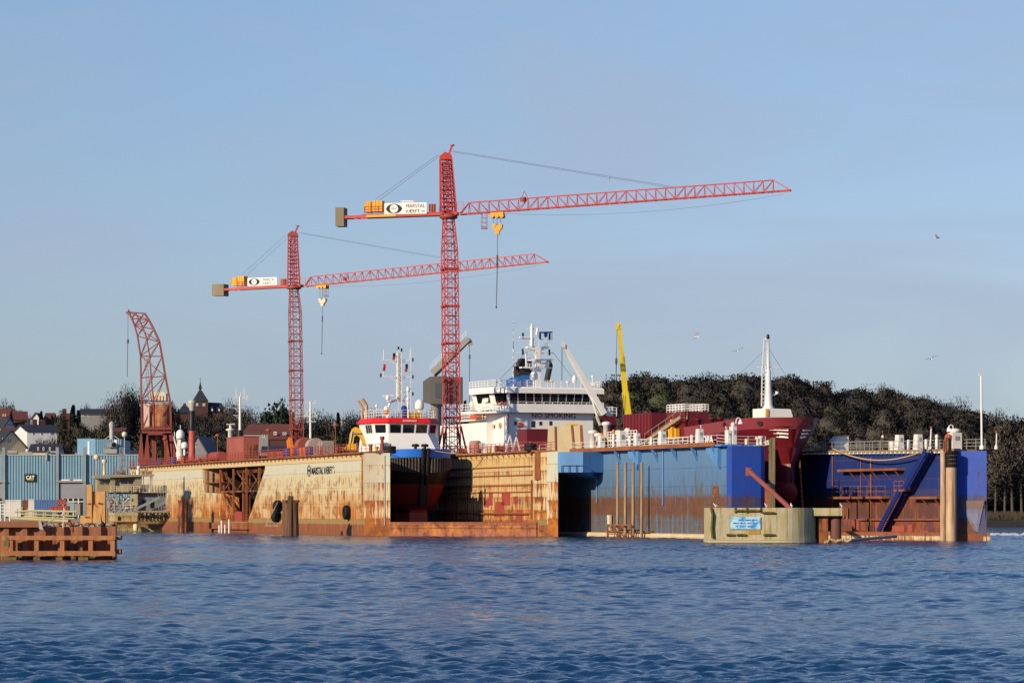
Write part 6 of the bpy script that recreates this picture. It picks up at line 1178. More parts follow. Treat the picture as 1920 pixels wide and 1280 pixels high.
# bridge deck with wings
bl=MB(); wgl,wgr=XF(911),XF(1138)
ring=[(xl-4.2,yF+9,0),(xl-1.6,yF+1.5,0),(XF(950),yF-1.2,0),(wgr-1.0,yF-1.2,0),(wgr,yF+2,0),(wgr,yF+8,0)]
def R3(r,z,dx=0,dy=0,s=1): return [(x*s+dx,y+dy,z) for x,y,_ in r]
bl.poly(R3(ring,zB_)); bl.loft([R3(ring,zB_-.22),R3(ring,zB_)],0,False); bl.loft([R3(ring[2:],zB_),R3(ring[2:],zC)],0,False); bl.poly(R3(ring,zB_-.22)); bl.build('bridge_wing_bulwark',M['white'],tk)
mb=MB(); rail(mb,[Vector(p) for p in R3(ring[2:],zC)],.28,1.3,1,.06); rail(mb,[Vector(p) for p in R3(ring[:3],zB_)],1.15,1.1,3,.06); mb.build('bulwark_rail',M['white'],tk)
wl=MB();gl=MB()
b0=[(xl-1.9,yF+9,zC-.8),(xl-1.0,yF+2.2,zC-.8),(XF(957),yF+.2,zC-.8),(XF(1118),yF+.2,zC-.8),(XF(1124),yF+3,zC-.8),(XF(1124),yF+9,zC-.8)]
t0=[(xl-2.5,yF+9,zD),(xl-1.7,yF+1.8,zD),(XF(953),yF-.5,zD),(XF(1121),yF-.5,zD),(XF(1128),yF+2.8,zD),(XF(1128),yF+9,zD)]
facets(wl,gl,b0,t0,{0:[(.2,.8,.42,.97)],1:[(.06,.80,.36,.97)],2:[(i/11+.006,(i+1)/11-.006,.34,.97) for i in range(11)],3:[(.1,.9,.36,.97)],4:[(.1,.5,.4,.97)]})
wl.poly([(x,y,z) for x,y,z in t0]); bh=wl.build('bridge_house',M['white'],tk); gl.build('bridge_window',M['glass'],bh)
mb=MB(); b=[(x*1.0,y-.02,zD) for x,y,z in t0]; o_=[(x+(-.6 if x<0 else .6),y-.5,zD+.05) for x,y,z in t0]; mb.loft([[(x,y,zD-.05) for x,y,z in o_],[(x,y,zE-.25) for x,y,z in o_],[(x*.985,y+.3,zE) for x,y,z in o_]],0,False); mb.poly([(x,y,zD-.05) for x,y,z in o_]); mb.poly([(x*.985,y+.3,zE) for x,y,z in o_]); mb.build('bridge_roof',M['white'],tk)
mb=MB(); rail(mb,[Vector((x*.97,y+.5,zE)) for x,y,z in o_],ZF(713.5)-zE,1.05,3,.075); mb.build('bridge_roof_rail',M['white'],tk)
mb=MB(); [mb.box(xl-1.35+.45*i,xl-1.05+.45*i,yF+1.0-.42*i,yF+1.3-.42*i,zC-.1,zC+.35) for i in range(3)]; mb.build('orange_wing_gear',M['hivis'],tk)
# side ladderway and lower wing platform on the left
mb=MB(); yw=yF+14; xw=XF(876,14); xw2=XF(922,14); zw=S.z(787.5,0,yw); mb.box(xw,xw2,yw-4,yw+5,zw-.2,zw); mb.bar((xw2,yw-3,zw-.2),(xl-.8,yw-3,zw-1.8),.15); rail(mb,[(xw2,yw-4,zw),(xw,yw-4,zw),(xw,yw+5,zw)],1.2,.9,3,.08); mb.build('boat_deck_wing',M['white'],tk)
mb=MB(); P=lambda px,py:Vector((XF(px,10),yF+10,S.z(py,0,yF+10))); mb.bar(P(886,765),P(921,736),.9,.35); mb.bar(P(886,765),P(885,775),.5); mb.tube(P(889,746),P(897,743),.32); mb.lathe([(.45,0),(.5,.5),(.3,.8)],P(886,763),12); mb.tube(P(897,743),P(899,750),.2); mb.build('davit_arm',M['cream2'],tk)
mb=MB(); a=P(906,757); [mb.bar(P(x,768),P(x,748),.12) for x in (905,910,914,918)]; mb.box(P(897,0).x,P(921,0).x,yF+9.6,yF+10.6,ZF(772),ZF(766)); mb.build('davit_frame',M['white'],tk)
mb=MB(); mb.hexa([P(891,786),P(902,786),P(902,786)+Vector((0,2.5,0)),P(891,786)+Vector((0,2.5,0)),P(892,777),P(901,777),P(901,777)+Vector((0,2.5,0)),P(892,777)+Vector((0,2.5,0))]); mb.build('rescue_boat',M['hivis'],tk)
radome(900,786,773,12,tk,S,yF+12)
mb=MB(); xw=XF(872,18); rail(mb,[(xl-3.5,yF+18,zd+.6),(xl-3.5,yF+30,zd+.6)],1.6,1.0,3,.08); mb.build('aft_rail',M['white'],tk)
mb=MB(); mb.box(xl-3.2,-7.35,yF-3,yF+24,zd-2,zd+1.3) if False else mb.box(-HB-.2,-HB+.1,yF-8,yF+24,zd-1,zd+1.5); mb.build('deck_bulwark',M['maroon'],tk)
mb=MB(); ya=S.y_at(1025,-5); D=S.D(-5,ya); mb.box(S.x_at(988,ya),S.x_at(1030,ya),ya,ya+4,zd,ZP(804,D)); mb.build('pump_house',M['maroon'],tk)
# main mast and funnel
yM=yF+5; D=S.D(0,yM); k=D/F; X=lambda px:S.x_at(px,yM); Z=lambda py:ZP(py,D)
mb=MB(); mb.extr([(X(1004),yM,zE-.3),(X(1015),yM,zE-.3),(X(1015),yM,Z(657)),(X(1030),yM,Z(652)),(X(1030),yM,Z(649)),(X(989),yM,Z(649)),(X(989),yM,Z(653)),(X(1005),yM,Z(657))],(0,.8,0)); mm=mb.build('main_mast',M['white'],tk)
mb=MB()
mb.tube((X(997),yM,Z(649)),(X(997),yM,Z(611)),0.232); mb.lathe([(.12,0),(.16,.1),(.14,.35)],(X(997.5),yM,Z(611)),8); mb.bar((X(988),yM,Z(616)),(X(1007),yM,Z(617)),0.145); mb.tube((X(1006),yM,Z(628)),(X(1008),yM,Z(615)),0.174)
mb.bar((X(974),yM,Z(632.5)),(X(990),yM,Z(632.5)),.5,.18); mb.bar((X(980),yM,Z(635)),(X(1034),yM,Z(636)),0.102); mb.bar((X(970),yM,Z(661)),(X(1005),yM,Z(661)),.12,.16); mb.bar((X(1015),yM,Z(662)),(X(1038),yM,Z(661)),0.145)
for px in (993,1000,1010,1022,1026,1030): mb.bar((X(px),yM,Z(649)),(X(px),yM,Z(634)),0.072)
mb.bar((X(976),yM,Z(689)),(X(1005),yM,Z(689)),1.2,.18); mb.bar((X(1013),yM,Z(690)),(X(1034),yM,Z(689)),1.0,.16); mb.bar((X(988),yM,Z(675)),(X(1036),yM-.8,Z(674)),.25,.28); rail(mb,[(X(984),yM-.5,Z(688)),(X(1004),yM-.5,Z(688))],.5,.6,2,.06); mb.tube((X(986.5),yM,Z(690)),(X(986.5),yM,Z(663)),0.131); mb.bar((X(993),yM,Z(690)),(X(1003),yM,Z(697)),0.174); mb.tube((X(1035),yM,Z(636)),(X(1035),yM,Z(614)),0.058)
mb.build('mast_spars',M['white'],mm)
mb=MB(); [mb.lathe([(.15,-.35),(.17,0),(.15,.55)],(X(a),yM,Z(b)),8) for a,b in ((980.5,631),(1012.5,631),(1030.5,631),(980,661),(1030,661))]; mb.build('navigation_lamps',M['blackp'],mm)
mb=MB(); mb.bar((X(1009),yM-.5,Z(623.5)),(X(1033),yM-.5,Z(622.5)),.18,.22); mb.lathe([(.22,-.7),(.28,-.4),(.28,0)],(X(1021),yM-.5,Z(623)),10); mb.build('radar_scanner',M['navy'] if 'navy' in M else M['bluecover'],mm)
mb=MB(); mb.box(X(1016),X(1025),yM-1,yM,Z(688),Z(678)); mb.build('radar_box',M['white'],mm)
radome(1001,712,695.5,15,tk,S,yM-1.5); radome(1077,717,702,8.5,tk,S,yF+2); radome(1111,706,702,5.5,tk,S,yF+3); radome(1065,718,712,8,tk,S,yF+1.5,'whitew','searchlight'); radome(1035,716,711,9,tk,S,yF+1.2,'peach' if 'peach' in M else 'cream','compass_cover')
mb=MB(); yf=yF+11; D=S.D(0,yf); X2=lambda px:S.x_at(px,yf); Z2=lambda py:ZP(py,D)
mb.extr([(X2(967),yf,Z2(722)),(X2(1003),yf,Z2(722)),(X2(1003),yf,Z2(703)),(X2(980),yf,Z2(703)),(X2(967),yf,Z2(711))],(0,4,0)); mb.build('funnel_casing',M['funnelblue'],tk)
mb=MB(); mb.hexa([(X2(975),yf+.5,Z2(704)),(X2(1001),yf+.5,Z2(704)),(X2(1001),yf+3,Z2(704)),(X2(975),yf+3,Z2(704)),(X2(976),yf+.5,Z2(690)),(X2(1001),yf+.5,Z2(690)),(X2(1001),yf+3,Z2(690)),(X2(976),yf+3,Z2(690))])
for px,py,o in ((978,681,0),(984,675,.6),(997,675,.8),(976,689,1)): mb.tube((X2(px),yf+o,Z2(690)),(X2(px),yf+o,Z2(py)),.32,n=10); mb.sphere((X2(px),yf+o,Z2(py)),.36,10); mb.tube((X2(px),yf+o,Z2(py)),(X2(px)-.9,yf+o-.6,Z2(py)-.1),.34,n=10)
mb.build('exhaust_pipes',M['soot'],tk); mb=MB(); mb.tube((X2(1025),yf,Z2(714)),(X2(1031),yf,Z2(686)),.45,n=10); mb.tube((X2(1031),yf,Z2(686)),(X2(1026),yf-.5,Z2(679)),.5,n=10); mb.build('bent_exhaust',M['soot'],tk)
mb=MB(); xx_=S.x_at(962.5,yF+2); mb.tube((xx_,yF+2,zE),(xx_,yF+2,S.z(650,0,yF+2)),.09,.07,6); mb.tube((xx_,yF+2,S.z(650,0,yF+2)),(xx_,yF+2,S.z(602,0,yF+2)),.05,.03,5); mb.build('whip_aerial',M['white'],tk)
mb=MB(); rope(mb,(X(989),yM,Z(662)),(XF(941),yF+2,ZF(716)),.03); rope(mb,(X(1036),yM,Z(662)),(XF(1090),yF+2,ZF(716)),.03); mb.build('mast_stay',M['cable'],mm)
# ---------------------------------------------------------------- vessel at the inner end of the yellow dock, mostly hidden by its wall
V=A.sub(xm,A.y_at(600,xm)); vs=thing('docked_ship','ship hidden behind the yellow dock wall, showing white masts and domes','ship',(V.o.x,V.o.y,0),V.rz)
mb=MB(); hull(mb,[(4,6,4,16,2),(8,2,5,14,2),(12.2,0,5.2,12,2)],95,20); mb.poly([(-6,8,11.9),(6,8,11.9),(6,95,11.9),(-6,95,11.9)]); mb.build('hull',M['maroon'],vs)
def vy(px): return V.y_at(px,0)
y=vy(582); D=V.D(0,y); k=D/F; Z=lambda py:ZP(py,D); X=lambda px:V.x_at(px,y)
mb=MB(); mb.tube((0,y,11.9),(0,y,Z(752)),.22,.13,10); mb.bar((X(572),y,Z(755)),(X(591),y,Z(756)),.12); mb.bar((X(569),y,Z(781)),(X(582),y,Z(767)),.12); mb.bar((X(596),y,Z(781)),(X(582),y,Z(767)),.12); mb.bar((X(569),y,Z(780)),(X(596),y,Z(780)),.12); mb.bar((X(575),y,Z(790)),(X(592),y,Z(790)),.3,.12); mb.tube((X(591),y,Z(755)),(X(591),y,Z(749)),.05); mb.build('foremast',M['white'],vs)
y=vy(450); D=V.D(0,y); k=D/F; Z=lambda py:ZP(py,D); X=lambda px:V.x_at(px,y)
mb=MB(); mb.tube((0,y,Z(806)),(0,y,Z(743)),.24,.16,10); mb.bar((X(437),y,Z(745)),(X(466),y,Z(746)),.16,.14); mb.bar((X(437),y,Z(753)),(X(449),y,Z(751)),.10); [mb.bar((X(437),y,Z(b)),(X(449),y,Z(b+1)),.08) for b in (765,778)]; [mb.bar((X(440),y,Z(b)),(X(450),y,Z(b+9)),.07) for b in (752,765,778)]; [mb.tube((X(a),y,Z(745)),(X(a),y,Z(b)),.06) for a,b in ((443,727),(458,727),(451,735))]; mb.bar((X(464),y,Z(741)),(X(463),y,Z(750)),.15); mb.build('signal_mast',M['white'],vs)
mb=MB(); mb.lathe([(.8,11.9),(.55,Z(806))],(0,y,0),10); mb.build('mast_foot',M['blackp'],vs)
y=vy(432); D=V.D(0,y); Z=lambda py:ZP(py,D); X=lambda px:V.x_at(px,y)
mb=MB(); mb.lathe([(.5,11.9),(.42,Z(808)),(.8,Z(806)),(.8,Z(804)),(.25,Z(803)),(.2,Z(797))],(0,y,0),12); mb.bar((X(425),y,Z(795.5)),(X(440),y,Z(794.5)),.22,.2); mb.build('radar_mast',M['whitew'],vs)
mb=MB(); mb.box(-4,4,vy(418),vy(360),11.9,12.5); mb.build('deckhouse',M['redox'],vs)
yf=vy(360); D=V.D(0,yf); k=D/F; Z=lambda py:ZP(py,D)
mb=MB(); mb.lathe([(6.0*k,11.9),(6.0*k,Z(807.5))],(0,yf,0),18); fu=mb.build('funnel',paint('pale_red_funnel',(.55,.11,.08),.05,.5),vs); mb=MB(); mb.lathe([(6.0*k,Z(807.4)),(6.0*k,Z(771)),(5.2*k,Z(770))],(0,yf,0),18); mb.build('black_top',M['blackp'],fu)
mb=MB(); mb.lathe([(4.2*k,Z(770)),(7.2*k,Z(756)),(7.2*k,Z(752)),(5.2*k,Z(749.5))],(0,yf,0),18); mb.build('silver_cowl',paint('silver_cowl_paint',(.50,.49,.40),.03,.4),fu)
radome(338,823,805,16,vs,V,vy(340)); radome(346,841,828,13.5,vs,V,vy(346)); 
mb=MB(); y=vy(338); D=V.D(0,y); Z=lambda py:ZP(py,D); X=lambda px:V.x_at(px,y); mb.lathe([(.9,11.9),(.6,Z(823)),(1.0,Z(822))],(X(338),y,0),12); mb.bar((X(325),y,Z(818)),(X(334),y,Z(850)),.22); mb.bar((X(327),y,Z(850)),(X(352),y,Z(848)),.3); mb.extr([(X(360),y,Z(850)),(X(370),y,Z(833)),(X(361),y,Z(835))],(0,.5,0)); [mb.bar((X(a),y,Z(b)),(X(a),y,Z(b-9)),.1) for a,b in ((327,818),(331,825),(338,805))]; mb.build('dome_platform',M['white'],vs)
for px,pt,pr in ((417,852,'white_hatch'),(402,845,'hatch')): pass
# ================================================================ old workboat, pier, halls, town
K=Frame(W(252,0,530)[:2],(W(252,0,530).x-2.2,540)); DK=530; kk=DK/F
wb=thing('workboat','old rusty yellow workboat with open wheelhouse beside yellow dock','workboat',(K.o.x,K.o.y,0),K.rz)
KX=lambda px:(px-252)*kk; KZ=lambda py:ZP(py,DK)
M['yboat']=hullpaint('rust stained yellow boat plating'.replace(' ','_'),[(.9,(.46,.40,.18)),(2.0,(.50,.34,.12)),(20,(.42,.35,.19))],(0,7),(.60,.48),rc1=(.36,.15,.05),rc2=(.14,.07,.03),seam=1.3,vs=2.2,jit=.4)
mb=MB(); zw,zm,zt=-.6,KZ(975),KZ(958)
secs=[]
for px,hw,zt_,zm_ in ((176,.5,KZ(958),KZ(975)),(190,2.0,KZ(959),KZ(976)),(215,2.9,KZ(961),KZ(977)),(256,3.2,KZ(958),KZ(976)),(300,3.2,KZ(958),KZ(974)),(319,2.9,KZ(957),KZ(969))):
    x=KX(px); xw=x if px<300 else x-(px-296)*.055; secs.append([(xw,-hw*.72+3.2,-.8),(xw,-hw*.8+3.2,.5),(x,-hw+3.2,zm_),(x,-hw+3.2,zt_),(x,hw+3.2,zt_),(x,hw+3.2,zm_),(xw,hw*.8+3.2,-.8)])
mb.loft(secs,0,False,True,True); mb.build('hull',M['yboat'],wb)
mb=MB(); 
for px in range(258,320,7): mb.box(KX(px)-.07,KX(px)+.07,-.22,.02,KZ(975),KZ(958)); 
mb.box(KX(256),KX(319),-.28,-.02,KZ(960),KZ(957)); mb.box(KX(182),KX(256),-.1,.3,KZ(978),KZ(976)); mb.build('rubbing_ribs',M['yboat'],wb)
mb=MB(); mb.box(KX(278),KX(300),-.05,0.4,KZ(990),KZ(982)); mb.build('dark_opening',M['blackp'],wb); mb=MB(); mb.box(KX(221),KX(226),.1,.4,KZ(975),KZ(968)); mb.build('hawse_opening',M['blackp'],wb)
mb=MB(); mb.lathe([(.35,0),(.42,.3),(.42,.9),(.25,1.1)],(KX(254),-.4,KZ(994)),10); mb.build('cream_fender',M['cream'],wb)
M['oldcab']=paint('stained_olive_cabin',(.36,.31,.21),.22,.8,.3); M['oldyel']=paint('faded_ochre',(.38,.30,.16),.2,.7)
mb=MB(); mb.box(KX(262),KX(312),1.2,5.4,KZ(958),KZ(925)); mb.build('lower_house',paint('blue_grey_house',(.22,.24,.27),.1,.7),wb)  # lower house in a bluish grey
mb=MB(); mb.box(KX(208),KX(313),.4,5.8,KZ(925.5),KZ(923)); mb.build('bridge_deck',M['blackp'],wb)
mb=MB(); mb.box(KX(218),KX(262),1.4,5.2,KZ(923),KZ(890)); [mb.box(KX(a),KX(b),.9,1.6,KZ(923),KZ(891)) for a,b in ((208,217),(254,267))]; mb.box(KX(262),KX(280),1.0,2,KZ(922),KZ(908)); mb.build('wheelhouse',M['oldcab'],wb)
mb=MB(); [mb.box(KX(a),KX(b),1.33,1.42,KZ(906),KZ(895)) for a,b in ((228,240),(242,250))]; mb.build('wheelhouse_window',M['glass'],wb)
mb=MB(); mb.extr([(KX(178),.3,KZ(896)),(KX(290),.3,KZ(892)),(KX(289),.3,KZ(888)),(KX(178),.3,KZ(891.5))],(0,5.6,0)); mb.build('roof',M['oldyel'],wb)
mb=MB(); mb.box(KX(184),KX(208),1.5,5,KZ(923),KZ(897)); mb.build('side_cabin',M['oldyel'],wb); mb=MB(); [mb.box(KX(a),KX(b),1.42,1.52,KZ(907),KZ(898)) for a,b in ((189,196),(199,205))]; mb.build('side_window',M['glassl'],wb)
mb=MB(); [mb.bar((KX(a),1,KZ(923)),(KX(a),1,KZ(892)),.14) for a in (270,283,286)]; mb.bar((KX(250),-.2,KZ(956)),(KX(299),-.2,KZ(932)),.35,.4); mb.build('davit_boom',M['steel'],wb)
mb=MB(); lat_mast(mb,(KX(233),3,KZ(890)),(KX(231),3,KZ(838)),1.0,.55,9,.09,.06); [mb.bar((KX(231)-b,3,KZ(a)),(KX(231)+b,3,KZ(a)),.07) for a,b in ((862,.9),(852,.6),(874,1.1))]; mb.build('lattice_mast',M['steel'],wb)
mb=MB(); mb.lathe([(.28,KZ(890)),(.24,KZ(868)),(.45,KZ(866)),(.38,KZ(861))],(KX(199),3,0),10); mb.build('cowl_vent',M['cream'],wb)
mb=MB(); mb.tube((KX(261),2,KZ(890)),(KX(261),2,KZ(880)),.3); mb.sphere((KX(262),2,KZ(876)),.3,10); mb.build('searchlight',M['white'],wb)
mb=MB(); rail(mb,[(KX(174),.6,KZ(891)),(KX(190),.6,KZ(891))],1.2,.7,3,.06); rail(mb,[(KX(282),.5,KZ(922)),(KX(313),.5,KZ(922)),(KX(313),5.5,KZ(922))],1.1,.8,3,.06); 
for a in (298,303,308,313,317): mb.bar((KX(a),.2,KZ(957)),(KX(a)-.15,.3,KZ(912)),.07)
for z in (950,940,930,920): mb.bar((KX(296),.2,KZ(z)),(KX(317),.2,KZ(z)),.05)
mb.build('railing',M['steel'],wb)
mb=MB(); rg=random.Random(4)
for i in range(120):
    a=Vector((KX(rg.uniform(201,264)),rg.uniform(.3,3),KZ(rg.uniform(930,957)))); mb.bar(a,a+Vector((rg.uniform(-.9,.9),rg.uniform(-.4,.4),rg.uniform(-1.1,1.1))),rg.uniform(.05,.16),m=i%3)
mb.box(KX(236),KX(250),.6,2.6,KZ(957),KZ(941),3); mb.hexa([(KX(200),.4,KZ(958)),(KX(258),.4,KZ(958)),(KX(258),4,KZ(958)),(KX(200),4,KZ(958)),(KX(206),.8,KZ(946)),(KX(240),.8,KZ(950)),(KX(240),3,KZ(950)),(KX(206),3,KZ(946))],2)
mb.build('deck_gear',[M['redox'],M['rope'],M['steel'],M['oldcab']],wb)
mb=MB(); 
for i in range(5): mb.extr([(KX(245+i*3),.5,KZ(926)),(KX(248+i*3),.5,KZ(926)),(KX(247+i*2.6),.5,KZ(951)),(KX(245+i*2.6),.5,KZ(953))],(0,.25,0))
mb.build('hanging_net',paint('cream_net',(.55,.47,.27),.1,.9),wb)
rg=random.Random(21)
mb=MB(); rail(mb,[(KX(208),.35,KZ(923)),(KX(262),.35,KZ(923))],1.05,.9,3,.06); rail(mb,[(KX(205),.2,KZ(957)),(KX(256),.2,KZ(957))],1.0,.9,2,.06); mb.build('bridge_rail',M['cream'],wb)
for a in (218,232,246): mb=MB(); mb.box(KX(a),KX(a+11),.36,.42,KZ(922),KZ(912)); mb.build('dodger_panel',M['oldcab'],wb)
for i in range(5): mb=MB(); tyre(mb,(0,0,0),.36,'y',.22,0,12); mb.build('fender_tyre',M['black'],wb,(KX(263+i*11.5),-.42,KZ(966+i%2*2)))
mb=MB()
for i in range(26): a=Vector((KX(rg.uniform(214,290)),rg.uniform(1,4),KZ(889))); mb.bar(a,a+Vector((rg.uniform(-.3,.3),0,rg.uniform(.3,1.5))),rg.uniform(.05,.12))
for i in range(7): a=Vector((KX(rg.uniform(216,286)),rg.uniform(1,3),KZ(889))); mb.box(a.x-.3,a.x+.3,a.y-.2,a.y+.2,a.z,a.z+rg.uniform(.3,.8))
mb.build('roof_gear',paint('dull_roof_gear',(.22,.19,.14),.4,.8),wb)
for a,b in ((268,274),(283,290)): mb=MB(); mb.box(KX(a),KX(b),1.12,1.21,KZ(952),KZ(936)); mb.build('house_door',M['blackp'],wb)
for a in (246,285,291,297,303): mb=MB(); mb.box(KX(a),KX(a+2.2),.28,.45,KZ(924),KZ(910)); mb.build('side_screen',M['oldcab'],wb)
mb=MB(); [mb.bar((KX(a),.5,KZ(958)),(KX(a+b),.5,KZ(925)),.16) for a,b in ((205,0),(214,3),(258,0),(224,-6))]; mb.build('stanchions',M['oldcab'],wb)
# tall yellow steel caisson in front of the workboat
D=510; t=thing('steel_caisson','tall orange yellow steel caisson standing left of workboat','caisson',G0(180,D)); k=D/F; ks=lambda a,b:((a-180)*k,ZP(b,D))
M['caisson']=hullpaint('orange_yellow_caisson',[(20,(.60,.33,.11))],(1,9),(.70,.56),rc1=(.42,.15,.05),rc2=(.24,.09,.04),seam=4.5,vs=9)
mb=MB()
for (a,b,c,o,d) in ((162,172,908,0,1.6),(172,185,921,.5,1.4),(185,197,921,0,1.6),(197,201,952,.2,1.5),(150,162,966,.3,1.5)): mb.box(ks(a,0)[0],ks(b,0)[0],o,d,-1,ks(0,c)[1])
mb.extr([(ks(172,0)[0],-.5,-.5),(ks(192,0)[0],-.5,-.5),(ks(188,0)[0],.05,ks(0,955)[1]),(ks(176,0)[0],.05,ks(0,945)[1])],(0,.6,0)); mb.build('shell',M['caisson'],t)
mb=MB(); [mb.box(ks(a,0)[0]-.15,ks(a,0)[0]+.15,-.12,.1,ks(0,b)[1]-.12,ks(0,b)[1]+.12) for a,b in ((167,944),(186,943),(190,944),(161,969),(166,969))]; mb.build('lugs',M['rustdark'],t)
# ---------------------------------------------------------------- near pier at the left: sheet piling with timber waling
PD=DW(1049); kp=PD/F; pr=thing('sheet_pile_pier','rusty sheet pile pier end with orange timber waling','pier',G0(0,PD)); pX=lambda px:px*kp; pZ=lambda py:ZP(py,PD)
M['sheet']=hullpaint('rusty_sheet_piles',[(.25,(.10,.07,.03)),(.5,(.22,.17,.07)),(20,(.27,.105,.05))],(0,3),(.60,.49),rc1=(.46,.17,.06),rc2=(.15,.055,.03),seam=9,vs=50,seamcol=0,streak=2.2)
mb=MB(); pts=[]; x=pX(-260); i=0; per=beam(42,PD)/4
while x<pX(216):
    d=[0,.42,.42,0][i%4]; pts.append((x,d)); x+=per*(.72 if i%2==0 else 1.05 if i%4==1 else .8); i+=1
pts.append((pX(217),0)); 
vsb=[(a,b,-1.6) for a,b in pts]+[(a,b,pZ(986 if a<pX(20) else 987)) for a,b in pts]; n=len(pts)
mb.add(vsb,[(j,j+1,n+j+1,n+j) for j in range(n-1)]); mb.poly([(pX(217),0,-1.6),(pX(217)-1.0,9,-1.6),(pX(217)-1.0,9,pZ(987)),(pX(217),0,pZ(987))]); mb.box(pX(-260),pX(87),-.25,.6,pZ(988),pZ(976.5)); mb.build('sheet_piles',M['sheet'],pr)
mb=MB(); mb.hexa([(pX(-260),.45,1.0),(pX(216),.45,1.0),(pX(216)-1,9,1.0),(pX(-260),9,1.0),(pX(-260),.45,pZ(989)),(pX(216),.45,pZ(989)),(pX(216)-1,9,pZ(989)),(pX(-260),9,pZ(989))]); mb.build('deck',M['rustdark'],pr)
mb=MB(); fy=-.75
mb.box(pX(7),pX(219),fy-.28,fy,pZ(1011.5),pZ(1003.5)); mb.box(pX(11),pX(219),fy-.28,fy,pZ(1041),pZ(1032)); mb.box(pX(219),pX(228),fy+.1,.35,pZ(1011.5),pZ(1003.5)); mb.box(pX(219),pX(228),fy+.1,.35,pZ(1038),pZ(1029)); mb.build('waling_beam',M['plank'],pr)
for a,b in ((20,28),(68,76),(116,124),(169,177),(210,218)): mb=MB(); mb.box(pX(a),pX(b),fy-.2,.0,pZ(1032.1),pZ(1011.4)); mb.build('waling_post',M['plank'],pr)
mb=MB(); [mb.box(pX(a),pX(b),fy-.1,.2,-1,pZ(1043)) for a,b in ((11,34),(66,78),(108,120),(150,168))]; mb.build('mossy_pile_stub',timber('mossy_stub',(.22,.17,.07),(.08,.06,.03),.5),pr)
mb=MB(); rg=random.Random(9)
for i in range(16): x=pX(15)+rg.gauss(0,.07); mb.add([(x-.02,fy-.35,.9+rg.random()*.3),(x+.02,fy-.35,.9),(x+rg.gauss(0,.12),fy-.4,1.25+rg.random()*.65)],[(0,1,2)])
o=mb.build('weed_tuft',flat('fresh_green_weed',(.06,.20,.04),.7),None,G0(0,PD)); tag(o,'small green weed tuft growing on the timber waling','weed')
mb=MB(); [mb.lathe([(.12,-.05),(.16,.05),(.08,.12)],(pX(a),fy-.1,pZ(1031)),8) for a in ()]
# pipes and scaffold tubes piled on the pier
def pier_thing(px,name,label,cat,D=None): D=D or PD+3; return thing(name,label,cat,G0(px,D)),D
t,D=pier_thing(80,'gangway_section','pale yellow pipe gangway section lying on the rusty pier','gangway',PD+6); k=D/F; q=lambda a,b,o=0:Vector(((a-80)*k,o,ZP(b,D)))
mb=MB()
for o in (0,1.0):
    for (a,b,c,d,w_) in ((60,957,140,959,.09),(28,959,60,957,.08),(40,963,140,967,.06),(20,971,128,977,.14),(44,968,140,972,.06)): mb.tube(q(a,b,o),q(c,d,o),w_,n=6)
    for px in (48,64,82,100,122): mb.bar(q(px,958,o),q(px-1,973,o),.07)
for px in range(34,138,8): mb.bar(q(px,972,0),q(px,972,1.0),.06)
mb.build('tube_frame',paint('cream_tubes',(.52,.48,.24),.15,.6),t)
mb=MB(); [mb.bar(q(26+i*9,970.5+i*.55,.2),q(33+i*9,971.5+i*.55,.2),.18,.16) for i in range(12)]; mb.build('rusty_rollers',paint('orange_rust',(.44,.16,.05),.4,.8),t)
t,D=pier_thing(150,'rubble_heap','heap of rusty scrap and stones at the pier head','scrap heap',PD+1.5); rg=random.Random(5); mb=MB()
for i in range(90):
    x=rg.uniform(-75,62)*kp; z=pZ(985)+rg.random()*.22; s=rg.uniform(.05,.2); mb.hexa([(x-s*rg.uniform(.6,1.6),rg.uniform(0,.6)+a*s,z+b*s*.6-.1) if False else (x+dx*s*1.2,y0+dy*s,z+dz*s*.5-.05) for y0 in (rg.uniform(0,2),) for dx,dy,dz in ((-1,-1,-1),(1,-1,-1),(1,1,-1),(-1,1,-1),(-.8,-.7,1),(.7,-.8,1),(.8,.9,1),(-.9,.7,1))],i%3)
mb.build('scrap',[M['rustdark'],M['rust'],M['concrete']],t)
t,D=pier_thing(193,'rubber_ball_fender','black round fender ball on the pier corner','fender',PD+.6); mb=MB(); mb.sphere((0,0,pZ(984)),.2,12); mb.tube((0,0,pZ(980)),(0,0,pZ(977)),.05); mb.build('ball',M['black'],t)
t,D=pier_thing(118,'leaning_flag','furled red and white flag on a leaning staff at pier','flag',PD-.2); mb=MB(); mb.tube((0,0,pZ(989)),(.05,0,pZ(960)),.03); mb.build('staff',M['white'],t); mb=MB(); mb.extr([(.05,-.05,pZ(949)),(.14,-.05,pZ(955)),(.1,-.05,pZ(962)),(-.05,-.05,pZ(968)),(-.12,-.05,pZ(966)),(0,-.05,pZ(958))],(0,.03,0)); mb.build('cloth',M['pinkw'] if 'pinkw' in M else paint('pale_pink_cloth',(.62,.50,.46),0,.9),t)
mb=MB(); mb.tube((0,0,0),(1.3,.2,.85),.03); mb.extr([(-.25,0,-.2),(.05,0,-.25),(-.1,0,.3),(-.3,0,.5)],(0,.1,0)); o=mb.build('tow_bar',M['steel'],None,W(80,986,PD-.4)); tag(o,'grey bent steel plate with thin rod against the pier','scrap steel')
